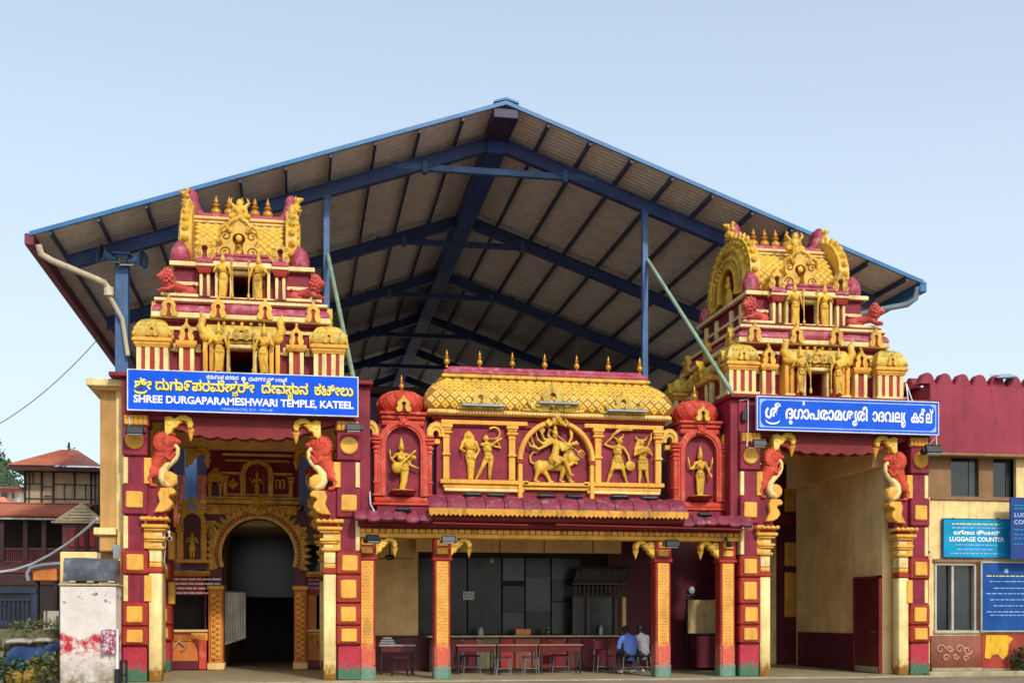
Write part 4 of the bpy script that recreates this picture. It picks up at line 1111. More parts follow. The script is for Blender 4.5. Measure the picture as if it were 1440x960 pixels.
f4 = figure('fig_folded', 1.0, crown=.02, hips=(.0, 0), chest=(.0, 0), head=(-.03, 0), skirt='short',
            legs=[[(-.05, 0, .5), (-.06, -.02, .28), (-.07, 0, .04)], [(.07, 0, .5), (.09, -.02, .28), (.13, 0, .04)]],
            arms=[[SH(-1), (-.2, -.02, .63), (-.02, -.12, .7)], [SH(1), (.22, -.02, .64), (.06, -.12, .72)]], extra=fold)
relief(f4, loc(903, 28), 4.72, 1.08, lab='gold relief of a horned figure with folded hands')
# the goddess riding a lion under the arch
mb = MB(); m_ = 'gold'
cap(mb, [(-.42, 0, .45), (-.2, 0, .47), (.1, 0, .46), (.3, 0, .5)], [.17, .14, .15, .17], m_, 10, .7)
mb.ell((-.42, -.03, .42), (.17, .14, .2), m_)
for pts in ([(-.45, -.06, .4), (-.5, -.08, .22), (-.56, -.08, .04), (-.47, -.1, .02)], [(-.34, .02, .38), (-.2, .0, .2), (-.12, -.02, .03), (-.05, -.04, .02)], [(.25, -.08, .42), (.2, -.1, .22), (.14, -.1, .04), (.24, -.12, .02)], [(.34, .0, .42), (.38, -.02, .2), (.46, -.04, .04), (.53, -.05, .02)]):
    cap(mb, pts, [.1, .06, .045, .035], m_)
mb.ell((.44, 0, .7), (.17, .15, .19), m_, 10, 8); mb.ell((.58, -.02, .67), (.12, .11, .1), m_, 8, 7); mb.ell((.66, -.03, .65), (.07, .08, .06), m_, 7, 6); mb.ell((.6, -.02, .54), (.07, .06, .03), m_, 7, 5)
for i in range(18):
    a = i * .37; mb.ell((.4 + .17 * cos(a) * .8, -.07, .69 + .2 * sin(a)), .05, m_, 6, 5)
mb.tube([(-.55, 0, .5), (-.66, 0, .56), (-.68, 0, .7), (-.6, 0, .82), (-.5, 0, .82)], [.035, .03, .028, .028, .04], m_, 6, True)
cap(mb, [(-.05, -.08, .62), (.0, -.1, .78), (.03, -.1, .95), (.05, -.1, 1.08), (.02, -.08, 1.16)], [.15, .11, .1, .11, .05], m_, 10, .8)
mb.ell((.0, -.1, 1.28), (.075, .08, .09), m_, 9, 7); mb.lathe([(.08, 0), (.085, .04), (.06, .08), (.065, .13), (.04, .2), (.015, .3)], 0, -.09, 1.33, m_, 9)
cap(mb, [(.02, -.13, .66), (.25, -.22, .6), (.34, -.2, .4), (.42, -.18, .22), (.48, -.2, .2)], [.1, .08, .055, .04, .03], m_)
cap(mb, [(-.05, -.13, .64), (.1, -.24, .5), (-.0, -.22, .46)], [.09, .06, .04], m_)
for A in ([(-.1, -.1, 1.1), (-.3, -.13, .98), (-.46, -.13, .9)], [(-.1, -.08, 1.1), (-.36, -.1, 1.06), (-.48, -.1, 1.16)], [(-.08, -.06, 1.12), (-.3, -.06, 1.18), (-.36, -.07, 1.32)], [(-.05, -.05, 1.13), (-.18, -.05, 1.28), (-.16, -.06, 1.42)],
          [(.14, -.1, 1.08), (.28, -.14, .92), (.42, -.14, .96)], [(.14, -.08, 1.1), (.34, -.1, 1.0), (.5, -.1, 1.08)], [(.14, -.08, 1.1), (.36, -.08, 1.04), (.46, -.08, 1.24)], [(.12, -.1, 1.08), (.2, -.18, .86), (.3, -.2, .9)]):
    cap(mb, A, [.055, .045, .032], m_); mb.ell(A[-1], .045, m_, 7, 5)
mb.tube([(-.4, -.16, 1.62), (.15, -.2, 1.2), (.62, -.2, .84)], .016, m_, 6, True)
for k in (-1, 0, 1): mb.tube([(.62, -.2, .84), (.68 + k * .05, -.2, .84 + k * .06), (.8 + k * .03, -.2, .72 + k * .05)], [.022, .02, .01], m_, 6, True)
mb.tube([(-.46, -.13, .9), (-.6, -.13, 1.02), (-.68, -.13, 1.3)], [.02, .04, .012], m_, 6, True, .5)
mb.tube([(-.48, -.1, 1.14), (-.54, -.1, 1.4)], [.02, .022], m_, 6, True)
mb.rings([[(-.36 + r * cos(a), y, 1.43 + r * sin(a)) for a in [2 * pi * i / 12 for i in range(12)]] for y, r in ((-.04, .09), (-.1, .09), (-.11, .03))], m_, False)
mb.tube([(.5, -.1, 1.06), (.6, -.1, 1.1), (.66, -.1, 1.06)], [.05, .07, .02], m_, 6, True); mb.tube([(.46, -.08, 1.22), (.46, -.08, 1.34), (.42, -.08, 1.46)], [.04, .06, .03], m_, 6, True)
mb.tube([(-.46, -.13, .9), (-.7, -.13, .98), (-.76, -.13, 1.12)], [.02, .04, .01], m_, 6, True)
relief(remesh(mb, .0135), ax - .03, 4.69, .88, WY - .06, 'gold relief of an armed goddess riding a lion')
# gold barrel vault above the panels
VD = 2.6; Y0 = WY - .18
vp = [(0, 6.365), (-.04, 6.44), (-.05, 6.56), (-.03, 6.7), (.05, 6.86), (.17, 7.0), (.31, 7.12), (.42, 7.19)]
b = MB(); b.hip(-2.96, 2.96, Y0, Y0 + VD, vp, 'groove', True); vault = b.build('vault_roof', hall)
b = MB()
b.hip(-2.55, 2.55, Y0 + .40, Y0 + VD - .40, [(0, 7.195), (-.03, 7.22), (-.03, 7.27), (.02, 7.30)], 'gold')
b.hip(-2.52, 2.52, Y0 + .43, Y0 + VD - .43, [(0, 7.305), (-.02, 7.33), (-.02, 7.37), (.05, 7.42), (.1, 7.44), (.12, 7.48), (.2, 7.52)], 'plum')
b.build('ridge', hall)
FIG['hs'] = lozenge(.208, .2, .022, 'bright gold', 'brick red')
c1 = scales_on(thing_proxy(hall), vault, FIG['hs'], [(-i, z) for i, z in vp], -2.96, 2.96, 'front', Y0, .222, .108)
c2 = scales_on(thing_proxy(hall), vault, FIG['hs'], [(-i, z) for i, z in vp], Y0, Y0 + VD, 'left', -2.96, .222, .108)
for i in range(7):
    x = [-2.42, -1.80, -1.22, -.62, 0.0, .62, 1.28, 1.80, 2.42][0] + i * 4.84 / 6
    put('finial', finial_mesh(), hall, Matrix.Translation((x, Y0 + .75, 7.5)) @ Matrix.Diagonal((.33, .33, .44, 1)))
for x, s_ in ((-1.72, .75), (0.03, 1.0), (1.77, .75)):
    b = MB(); horseshoe(b, x, 6.4, .62 * s_, .66 * s_, Y0 - .12, Y0 + .1, 'old gold', scroll=False, back='brick red')
    for k in (-1, 1):
        b.tube([(x + k * .3 * s_, Y0 - .08, 6.4), (x + k * .5 * s_, Y0 - .1, 6.46), (x + k * .6 * s_, Y0 - .08, 6.58), (x + k * .5 * s_, Y0 - .06, 6.62)], [.06 * s_, .07 * s_, .05 * s_, .03], 'old gold', 7, True)
    b.box(x - .75 * s_, x + .75 * s_, Y0 - .1, Y0 + .05, 6.362, 6.42, 'old gold', .01)
    b.build('arch_ornament', hall)
# niche shrines at either end
def shrine(x, kind, lab):
    y = .55; z0 = 3.95
    b = MB()
    b.box(x - .62, x + .62, y - .1, y + .9, z0 - .1, z0 + .12, 'maroon', .02)
    b.box(x - .72, x + .72, y - .14, y + .9, z0 + .125, z0 + .19, 'shrine red', .015); b.box(x - .68, x + .68, y - .1, y + .9, z0 + .195, z0 + .33, 'shrine red', .02)
    W_, H0, RZ = .41, z0 + .34, 1.2
    ar = [(x + W_ * cos(a), H0 + RZ + W_ * 1.05 * sin(a)) for a in [pi - pi * i / 18 for i in range(19)]]
    ou = [(x + (W_ + .17) * cos(a), H0 + RZ + (W_ + .16) * 1.05 * sin(a)) for a in [pi - pi * i / 18 for i in range(19)]]
    b.band([(x - W_ - .17, H0)] + ou + [(x + W_ + .17, H0)], [(x - W_, H0)] + ar + [(x + W_, H0)], y - .12, y + .1, 'shrine red')
    b.band([(x - W_ - .11, H0 + .01)] + [(x + (W_ + .11) * cos(a), H0 + RZ + (W_ + .1) * 1.05 * sin(a)) for a in [pi - pi * i / 18 for i in range(19)]] + [(x + W_ + .11, H0 + .01)],
           [(x - W_ - .05, H0 + .01)] + [(x + (W_ + .05) * cos(a), H0 + RZ + (W_ + .05) * 1.05 * sin(a)) for a in [pi - pi * i / 18 for i in range(19)]] + [(x + W_ + .05, H0 + .01)], y - .15, y - .11, 'shrine red')
    b.box(x - .56, x + .56, y + .04, y + .9, H0, z0 + 2.22, 'maroon')
    for k in (-1, 1):
        cx_ = x + k * .63
        b.box(cx_ - .05, cx_ + .05, y - .1, y + .5, H0, H0 + 1.22, 'shrine red', .01)
        for z, ww in ((H0 + .0, .09), (H0 + .3, .07), (H0 + 1.0, .065), (H0 + 1.1, .085), (H0 + 1.22, .1), (H0 + 1.3, .12), (H0 + 1.38, .1)):
            b.box(cx_ - ww, cx_ + ww, y - .1 - (ww - .05), y + .5, z, z + .06, 'shrine red', .012)
        for i in range(9): b.ell((x + k * .5, y - .13, H0 + .1 + i * .13), .022, 'shrine red', 6, 4)
    b.box(x - .5, x + .5, y - .06, y + .8, H0 + RZ + .46, H0 + RZ + .6, 'shrine red', .02)
    b.box(x - .52, x + .52, y - .12, y + .85, H0 + RZ + .605, H0 + RZ + .70, 'shrine red', .02); b.box(x - .56, x + .56, y - .18, y + .9, H0 + RZ + .705, H0 + RZ + .78, 'shrine red', .02)
    g_ = b.build('niche_shrine', hall); g_['label'] = lab
    zt = H0 + RZ + .785
    d = MB(); pr = [(.46, 0), (.5, .04), (.56, .12), (.58, .22), (.55, .33), (.47, .43), (.34, .5), (.16, .55), (.05, .56)]
    d.lathe(pr, x, y + .38, zt, 'shrine red', 28)
    for q in range(14):
        for sg in (-1, 1):
            pts = []
            for j in range(9):
                r, h = pr[j]; a = 2 * pi * q / 14 + sg * j * .13
                pts.append((x + (r + .005) * cos(a), y + .38 + (r + .005) * sin(a), zt + h))
            d.tube(pts[:8], .016, 'shrine red', 4)
    d.build('dome', g_)
    put('finial', finial_mesh(), g_, Matrix.Translation((x, y + .38, zt + .54)) @ Matrix.Diagonal((.28, .28, .42, 1)))
    k = MB(); horseshoe(k, x, zt - .02, .36, .36, y - .3, y - .12, 'gold', scroll=False, back='brick red'); k.build('arch_ornament', g_)
    g = MB(); lionface(g, (0, 0, 0), .2, 'shrine red'); put('crest_face', FIG.setdefault('sface', remesh(g, .012)), g_, Matrix.Translation((x, y - .16, H0 + RZ + .52)))
    if kind == 'veena':
        def ex(mb, m):
            mb.tube([(-.12, -.14, .5), (.28, -.12, .86)], [.03, .025], m, 7, True); mb.ell((-.13, -.14, .5), (.12, .08, .12), m, 10, 7); mb.ell((.26, -.1, .72), (.05, .05, .05), m, 7, 5)
            cap(mb, [(.1, 0, .68), (.2, -.05, .56), (.36, -.05, .5)], [.035, .028, .02], m)
            mb.lathe([(.12, 0), (.25, -.0), (.28, .05), (.18, .02)], 0, 0, .0, m, 12)
        me = figure('fig_veena', 1.0, female=True, skirt='long', hips=(.05, 0), chest=(-.02, 0), head=(-.02, 0), crown=.22,
                    legs=[[(0, 0, .5), (.02, -.03, .28), (-.05, 0, .04)], [(.1, 0, .5), (.06, -.03, .28), (.02, 0, .04)]],
                    arms=[[SH(-1), (-.24, -.04, .68), (-.14, -.16, .58)], [SH(1), (.2, -.05, .66), (.2, -.12, .76)], [(-.1, .02, .78), (-.26, .02, .7), (-.27, .0, .82)]], extra=ex)
        st = put('statue', me, g_, Matrix.Translation((x - .02, y - .06, H0 + .1)) @ Matrix.Diagonal((1.05, 1.0, 1.12, 1))); st['label'] = 'gold figure playing a long lute'
    else:
        def ex(mb, m):
            for k in (-1, 1):
                cap(mb, [(k * .12, .02, .76), (k * .26, 0, .64), (k * .3, -.02, .78)], [.035, .03, .022], m); mb.tube([(k * .3, -.02, .78), (k * .32, -.02, .92)], [.03, .012], m, 6, True)
            mb.ell((.27, -.05, .5), .04, m, 7, 5)
            mb.lathe([(.16, 0), (.24, -.0), (.24, .04), (.14, .045)], 0, 0, -.01, m, 12)
        me = figure('fig_standing', 1.0, female=True, skirt='long', crown=.26, arms=[[SH(-1), (-.19, -.02, .63), (-.1, -.14, .68)], [SH(1), (.21, -.0, .62), (.25, -.06, .5)]], extra=ex)
        st = put('statue', me, g_, Matrix.Translation((x, y - .06, H0 + .12)) @ Matrix.Diagonal((.98, .95, 1.06, 1))); st['label'] = 'gold four armed standing goddess'
    d = MB(); d.lathe([(.14, 0), (.24, .03), (.32, .1), (.2, .07), (.12, .1)], x, y - .1, H0 + .02, 'brick red', 14); d.build('lotus_base', g_)
    for k in (-1, 1):
        b = MB(); N = 12
        ou = [(x + k * .78 + .22 * cos(a), z0 + 1.86 + .26 * sin(a)) for a in [-.4 + (pi + .8) * i / N for i in range(N + 1)]]
        inn = [(x + k * .78 + .07 * cos(a), z0 + 1.82 + .1 * sin(a)) for a in [-.4 + (pi + .8) * i / N for i in range(N + 1)]]
        b.band(ou, inn, y - .05, y + .2, 'gold'); b.band([(x + k * .78 + (o[0] - x - k * .78) * .8, z0 + 1.84 + (o[1] - z0 - 1.84) * .8) for o in ou], [(x + k * .78 + (o[0] - x - k * .78) * .62, z0 + 1.84 + (o[1] - z0 - 1.84) * .62) for o in ou], y - .08, y - .04, 'bright gold')
        b.box(x + k * .78 - .1, x + k * .78 + .1, y - .02, y + .2, z0 + 1.6, z0 + 1.72, 'gold', .02)
        b.build('scroll_ornament', g_)
    return g_
shrine(PX(566.5, 27.95) - HC, 'veena', 'orange red niche shrine with the lute player')
shrine(PX(983.5, 27.95) - HC, 'stand', 'orange red niche shrine with the four armed goddess')
# interior
b = MB(); BY = 4.4
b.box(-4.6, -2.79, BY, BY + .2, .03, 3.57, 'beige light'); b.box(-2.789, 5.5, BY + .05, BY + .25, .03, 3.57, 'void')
b.build('back_wall', hall)
b = MB(); b.box(-2.9, 2.7, BY - .5, BY - .2, 3.2, 3.575, 'beige', .01)
for x in (-1.75, -.66, .55, 1.9): b.box(x - .012, x + .012, BY - .51, BY - .48, 3.2, 3.57, 'black metal')
b.build('rear_beam', hall)
for i, (x0, x1) in enumerate(((-2.78, -2.2), (-2.19, -1.46), (-1.45, -.52), (-.5, .12), (.13, .85), (.86, 1.7))):
    n = 3 if i > 2 else 1
    for j in range(n):
        cut = [1.0, 1.0 + 2.1 / n + R.uniform(-.25, .25), 1.0 + 4.2 / n + R.uniform(-.2, .2), 3.1]; cut = cut if n == 3 else [1.0, 3.1]
        z0 = cut[j]; z1 = cut[j + 1] - .02
        q = MB(); q.box(x0, x1 - .02, BY - .02 - R.uniform(0, .02), BY + .04, z0, z1, 'slate panel' if (i > 2 and (i + j) % 2) else 'black panel', .008); q.build('wall_panel', hall)
b = MB(); b.box(-4.6, 2.4, BY - .12, BY - .03, .03, .92, 'dado', .01); b.box(-4.6, 2.4, BY - .14, BY - .03, .925, .98, 'red wood', .01); b.build('dado', hall)
b = MB(); b.box(2.45, 5.5, BY - .02, BY + .04, .03, 3.57, 'dado'); b.build('end_wall', hall)
b = MB(); b.box(-4.62, -4.55, .6, BY, .03, 3.57, 'beige'); b.build('side_wall', hall)
b = MB(); b.box(5.45, 5.55, .9, BY, .03, 3.57, 'dado'); b.build('side_wall', hall)

# ------------------------------------------------------------------ the great steel canopy behind
RX, EZ, RZ_, HALF = 5.52, 11.15, 15.35, 12.1
Y1, SP = 33.4, 6.64
YF, YB = 31.6, 74.0
canopy = thing('canopy_roof', 'great gabled steel canopy with blue trusses over the hall', 'canopy roof', (RX, YF, 0))
sl_ = (RZ_ - EZ) / HALF
ang = atan2(RZ_ - EZ, HALF)
SL = sqrt(HALF ** 2 + (RZ_ - EZ) ** 2)
def onroof(d, y, off=0):                             # d: signed distance from the ridge in plan
    return (d, y, RZ_ - abs(d) * sl_ + off)
for k in (-1, 1):
    mb = MB(); W = 1.06; n = 5
    pr = []
    for i in range(n):
        y = i * W / n; pr += [(y, 0), (y + .10, 0), (y + .125, .03), (y + .185, .03)]
    pr.append((W, 0))
    for dist in ((0, 12.16),):
        v = [(k * d, y, -abs(d) * sl_ + h) for d in (dist[0], dist[1]) for y, h in pr]; q = len(pr)
        mb.add(v, [(i, i + 1, q + i + 1, q + i) for i in range(q - 1)], 'roof sheet')
        mb.add([(x, y, z - .012) for x, y, z in v], [(i, q + i, q + i + 1, i + 1) for i in range(q - 1)], 'roof sheet')
    me = mb.mesh('roof_sheet', False)
    for i in range(40): put('roof_sheet', me, canopy, Matrix.Translation((0, i * W, RZ_)))
    b = MB()
    b.add([onroof(k * d, y, o) for y in (-.03, .04) for d, o in ((0, .05), (12.2, .05), (12.2, -.06), (0, -.06))], [(0, 1, 2, 3), (4, 7, 6, 5), (0, 4, 5, 1), (1, 5, 6, 2), (2, 6, 7, 3)], 'roof edge blue')
    b.build('verge_trim', canopy)
    b = MB(); b.box(k * 12.1, k * 12.32, .0, 42.4, EZ - .32, EZ - .02, 'fascia plum' if k < 0 else 'roof edge blue', .02); b.build('eave_gutter', canopy)
for i in range(1, 11):
    for k in (-1, 1):
        d = i * 1.17; b = MB(); x, y, z = onroof(k * d, 0)
        b.box(x - .03, x + .03, .02, 42.3, z - .17, z - .025, 'purlin grey'); b.build('purlin', canopy)
b = MB(); b.box(-.34, .34, .0, 1.6, RZ_ - .42, RZ_ - .16, 'ridge plum', .02); b.box(-.27, .27, 1.61, 42.3, RZ_ - .74, RZ_ - .2, 'ridge blue', .02); b.M = Matrix.Translation((0, 0, RZ_)); b.prism([(0, .13), (.34, .02), (.34, -.03), (0, .07), (-.34, -.03), (-.34, .02)], -.05, 42.3, 'roof edge blue'); b.build('ridge_beam', canopy)
for t in range(6):
    y = Y1 - YF + t * SP
    for k in (-1, 1):
        b = MB()
        v = []
        for yy in (y - .07, y + .07):
            for d, o in ((0, -.22), (11.6, -.22), (11.6, -.56), (0, -.56)): v.append(onroof(k * d, yy, o))
        b.add(v, [(0, 1, 2, 3), (4, 7, 6, 5), (0, 4, 5, 1), (3, 2, 6, 7), (1, 5, 6, 2)], 'truss blue')
        for o in (-.22, -.56):
            v = [onroof(k * d, yy, o + dz) for yy in (y - .12, y + .12) for d, dz in ((0, .02), (11.6, .02), (11.6, -.02), (0, -.02))]
            b.add(v, [(0, 1, 2, 3), (4, 7, 6, 5), (0, 4, 5, 1), (3, 2, 6, 7)], 'truss blue')
        b.build('rafter', canopy)
    zt = PZ(243, 700, Y1)
    b = MB(); b.box(-2.95, 2.95, y - .08, y + .08, zt - .09, zt + .09, 'steel blue' if t == 0 else 'truss blue', .01); b.box(-2.1, -1.95, y - .13, y + .13, zt - .16, zt + .16, 'steel blue', .01); b.box(1.95, 2.1, y - .13, y + .13, zt - .16, zt + .16, 'steel blue', .01); b.build('tie_beam', canopy)
    for dx, ww in ((-10.2, .17), (-4.76, .085), (4.41, .085), (10.2, .17)):
        if t > 0 and abs(dx) < 6: continue
        b = MB(); zt2 = RZ_ - abs(dx) * sl_ - .56
        b.box(dx - ww, dx + ww, y - ww, y + ww, 0, zt2, 'steel blue', .01)
        b.box(dx - ww * 1.4, dx + ww * 1.4, y - ww * 1.4, y + ww * 1.4, zt2 - .06, zt2, 'steel blue')
        b.build('post', canopy)
def brace(p0, p1):
    b = B(canopy); b.tube([p0, p1], .055, 'pole green', 8); b.build('brace', canopy)
brace((PX(461, 33.3), 33.3, PZ(358, 461, 33.3)), (PX(497, 28.0), 28.0, PZ(532, 497, 28.0)))
brace((PX(911, 33.3), 33.3, PZ(366, 911, 33.3)), (PX(1036, 27.7), 27.7, PZ(562, 1036, 27.7)))
def P3(px, py, Y): return (PX(px, Y), Y, PZ(py, px, Y))
b = B(canopy); b.tube([P3(54, 344, 31.7), P3(58, 357, 31.8), P3(72, 366, 32), P3(130, 390, 32.6), P3(146, 397, 32.8), P3(153, 406, 32.9)], .085, 'pvc', 10); b.tube([P3(153, 404, 32.9), P3(153, 416, 32.9)], .13, 'pvc', 10)
b.tube([P3(153, 414, 32.9), P3(172, 448, 33.1), P3(180, 500, 33.1)], .06, 'pvc', 8); b.build('drain_pipe', canopy)
b = B(canopy); b.tube([P3(1291, 403, 31.7), P3(1287, 420, 31.8), P3(1276, 428, 31.9), P3(1228, 437, 32.4), P3(1195, 446, 32.8), P3(1150, 460, 33.2)], .085, 'pvc grey', 10); b.build('drain_pipe', canopy)
# dark block added far back so gaps beside the shrines stay dark
rb = thing('dark_backdrop', 'added dark block behind the hall that keeps the gaps beside the shrines dark', 'building', (5.5, 46, 0))
b = B(rb); b.box(-5, 15.5, 46, 60, 0, 10.0, 'ridge plum', .05); b.box(-5.3, 15.8, 45.6, 60.3, 10.01, 10.3, 'dark wood', .05); b.build('wall', rb)
b = B(rb)
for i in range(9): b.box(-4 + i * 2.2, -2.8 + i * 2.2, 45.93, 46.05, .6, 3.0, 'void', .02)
b.build('doorway', rb)

# ------------------------------------------------------------------ the two long blue sign boards
SY = 27.12
def board(name, label, x0, x1, z0, z1, y, face, edge, depth=.06, group=None, rim=.025):
    root = thing('sign_board', label, 'sign', ((x0 + x1) / 2, y, z0), group)
    b = B(root); b.box(x0, x1, y, y + depth, z0, z1, face); b.build('panel', root)
    f = B(root)
    f.box(x0 - rim, x1 + rim, y - .012, y + depth + .01, z1, z1 + rim, edge); f.box(x0 - rim, x1 + rim, y - .012, y + depth + .01, z0 - rim, z0, edge)
    f.box(x0 - rim, x0, y - .012, y + depth + .01, z0, z1, edge); f.box(x1, x1 + rim, y - .012, y + depth + .01, z0, z1, edge)
    f.build('frame', root); return root
x0, x1, z0, z1 = GL - 2.46, GL + 2.53, 6.02, 6.88
sgn = board('sign_board', 'long blue sign in Kannada and English beneath a roof tower', x0, x1, z0, z1, SY, 'sign blue', 'sign edge')
def sub_at(prefix): return width(prefix) + .03 if prefix else 0
kan = 'ಶೀ ದುಗಾ೯ಪರಮೇಶರೀ  ದೇವಸಾನ, ಕಟೀಲು'
wsub = sub_at('ಶೀ ದುಗಾ೯ಪರಮೇ'); tsub = sub_at('ಶೀ ದುಗಾ೯ಪರಮೇಶರೀ  ದೇವ')
pcs = [(kan, 0, 0, 1), ('ವ', wsub + .22, -.34, .55), ('ಥ', tsub + .2, -.38, .55)]
H = z1 - z0
for mat, dx, dz, yy, bold in (('letter shadow', .018, -.016, SY - .004, .045), ('letter yellow', 0, 0, SY - .009, .028)):
    b = B(sgn); lettering(b, pcs, x0 + .14 + dx, x1 - .1 + dx, z0 + H * .52 + dz, .31, yy, mat, bold)
    pts = [(x0 + .13 + .27 * (.5 - .5 * cos(pi * i / 10)) + dx, z0 + H * .50 - .07 * sin(pi * i / 10) + dz) for i in range(11)]
    w_ = .022 if mat == 'letter yellow' else .034
    b.band([(a, c + w_) for a, c in pts], [(a, c - w_) for a, c in pts], yy - .002, yy, mat)
    b.build('lettering' if mat == 'letter yellow' else 'lettering_shadow', sgn)['kind'] = 'stuff'
b = B(sgn); lettering(b, line('SHREE DURGAPARAMESHWARI TEMPLE, KATEEL'), x0 + .12, x1 - .09, z0 + H * .185, .225, SY - .006, 'letter white', .032); b.build('lettering', sgn)
b = B(sgn); lettering(b, line('ಕನಾ೯ಟಕ ಸರಕಾರ'), x0 + 1.67, x0 + 2.36, z0 + H * .84, .115, SY - .006, 'letter white', .02); b.build('small_lettering', sgn)['kind'] = 'stuff'; b = B(sgn); lettering(b, line('ಧಾಮಿ೯ಕ ದತಿ ಇಲಾಖೆ'), x0 + 2.58, x0 + 3.42, z0 + H * .825, .115, SY - .006, 'letter white', .02)
b.rings([[(x0 + 2.47 + r * cos(a), yy, z0 + H * .87 + r * sin(a)) for a in [2 * pi * i / 14 for i in range(14)]] for yy, r in ((SY - .003, .05), (SY - .006, .05))], 'letter white', False)
lettering(b, line('MANGALORE, D.K - 574148'), x0 + 2.0, x0 + 3.1, z0 + H * .045, .075, SY - .006, 'letter pale', .02); b.build('small_lettering', sgn)['kind'] = 'stuff'
x0, x1, z0, z1 = PX(1065.5, SY), PX(1319, SY), 5.99, 6.77
sgn2 = board('sign_board', 'long blue sign in white Malayalam letters beneath a roof tower', x0, x1, z0, z1, SY, 'sign blue faded', 'sign edge')
b = B(sgn2)
def rrect(ax, bx, az, bz, r, n=6):
    return [(cx_ + r * cos(a0 + pi / 2 * i / n), cz_ + r * sin(a0 + pi / 2 * i / n)) for cx_, cz_, a0 in ((bx - r, bz - r, 0), (ax + r, bz - r, pi / 2), (ax + r, az + r, pi), (bx - r, az + r, 3 * pi / 2)) for i in range(n + 1)]
o_, i_ = rrect(x0 + .05, x1 - .05, z0 + .05, z1 - .05, .02), rrect(x0 + .075, x1 - .075, z0 + .075, z1 - .075, .16)
b.band(o_, i_, SY - .004, SY - .001, 'letter pale', closed=True); b.build('border', sgn2)
b = B(sgn2); H = z1 - z0
mal = 'ശ ദുഗാപരാമശൃരി ാദവലൃ കടില്'
lettering(b, [('ശീ', 0, 0, 1), ('ദ', width('ശീ ') + .35, 0, 1)], x0 + .2, x0 + .90, z0 + H * .36, .42, SY - .006, 'letter white', .03)
lettering(b, line('ഗാപരാമശൃരി'), x0 + .92, x0 + 2.83, z0 + H * .36, .40, SY - .006, 'letter white', .03)
lettering(b, line('ാദവലൃ'), x0 + 2.98, x0 + 3.84, z0 + H * .36, .40, SY - .006, 'letter white', .03)
lettering(b, line('കടീല്'), x0 + 4.0, x0 + 4.58, z0 + H * .36, .40, SY - .006, 'letter white', .03)
pts = [(x0 + .2 + .36 * (.5 - .5 * cos(pi * i / 10)), z0 + H * .30 - .09 * sin(pi * i / 10)) for i in range(11)]
b.band([(a, c + .02) for a, c in pts], [(a, c - .02) for a, c in pts], SY - .008, SY - .004, 'letter white')
b.ell((x0 + .84, SY - .006, z0 + H * .24), (.05, .004, .05), 'letter white', 8, 5)
b.box(x0 + 1.15, x0 + 1.2, SY - .008, SY - .004, z0 + H * .78, z0 + H * .9, 'letter white')
b.build('lettering', sgn2)['kind'] = 'stuff'
for px in (1279, 1285):
    b = B(sgn2); b.tube([(PX(1281.5, SY + .1), SY + .35, PZ(535, 1281, SY)), (PX(px, SY) + (.0), SY + .06, z1 + .03)], .014, 'white metal', 6); b.build('stay_rod', sgn2)
b = B(sgn2); b.tube([P3(1317, 612, SY), P3(1317, 632, SY)], .014, 'white metal', 6); b.tube([P3(1317, 614, SY), P3(1303, 628, SY + .2)], .012, 'white metal', 6); b.build('stay_rod', sgn2)

cdt = thing('conduit', 'thin white conduit fixed to the crimson pier beside the Malayalam sign', 'conduit', P3(1045, 600, 27.3))
b = B(cdt); b.tube([P3(1052, 556, 27.38), P3(1052, 610, 27.38), P3(1050, 628, 27.3)], .016, 'cable white', 6); b.tube([P3(1040, 563, 27.38), P3(1053, 561, 27.38)], .014, 'cable white', 6); b.build('pipe', cdt)
b = B(cdt); x, y, z = P3(1046, 585, 27.38); b.box(x - .07, x + .07, y - .08, y, z - .12, z + .12, 'black metal', .01); b.build('junction_box', cdt)
# ------------------------------------------------------------------ lights, cameras, loudspeakers
FM = MB()
FM.box(-.19, .19, -.1, .08, .05, .19, 'black metal', .02); FM.box(-.165, .165, -.115, -.098, .07, .165, 'lamp glass', .004)
for i in range(7): FM.box(-.17 + i * .055, -.145 + i * .055, .08, .12, .06, .18, 'black metal')
FM.box(-.23, -.2, -.05, .05, .0, .13, 'black metal'); FM.box(.2, .23, -.05, .05, .0, .13, 'black metal'); FM.box(-.23, .23, -.05, .05, -.02, .0, 'black metal')
flood_mesh = FM.mesh('floodlight')
def flood(px, py, Y, label, tilt=12, rz=0, sc=1.0):
    x, y, z = P3(px, py, Y)
    o = put('floodlight', flood_mesh, None, Matrix.Translation((x, y, z)) @ Matrix.Rotation(radians(rz + (180 if tilt < 50 else 0)), 4, 'Z') @ Matrix.Rotation(radians(tilt if tilt >= 50 else -25), 4, 'X') @ Matrix.Scale(sc, 4))
    o['label'] = label; o['category'] = 'floodlight'; o['group'] = 'floodlights on the temple front'
ey = 27.2
flood(664, 703, ey, 'black floodlight on the plum eave, first from the lute player shrine')
flood(697, 704, ey, 'black floodlight on the plum eave, second from the lute player shrine')
flood(767, 705, ey, 'black floodlight on the plum eave below the tail of the relief lion')
flood(806, 706, ey, 'pale topped floodlight on the plum eave below the head of the relief lion', 28, 10)
flood(870, 706, ey, 'black floodlight on the plum eave below the warrior raising a sword')
flood(912, 708, ey, 'black floodlight on the plum eave below the figure with folded hands')
flood(567, 722, 27.1, 'small black floodlight under the lute player shrine', 10, 0, .8)
flood(990, 729, 27.1, 'small black floodlight under the four armed goddess shrine', 10, 0, .8)
flood(522, 761, 27.15, 'floodlight at the capital of the patterned pillar beside the doorway gateway', 60, 20, .85)
flood(630, 760, 27.15, 'floodlight at the capital of the patterned pillar below the eave tiles, near the wall fan', 75, 0, .85)
flood(943, 765, 27.15, 'flat grey floodlight at the capital of the hall pillar beside the seated people', 85, 0, .85)
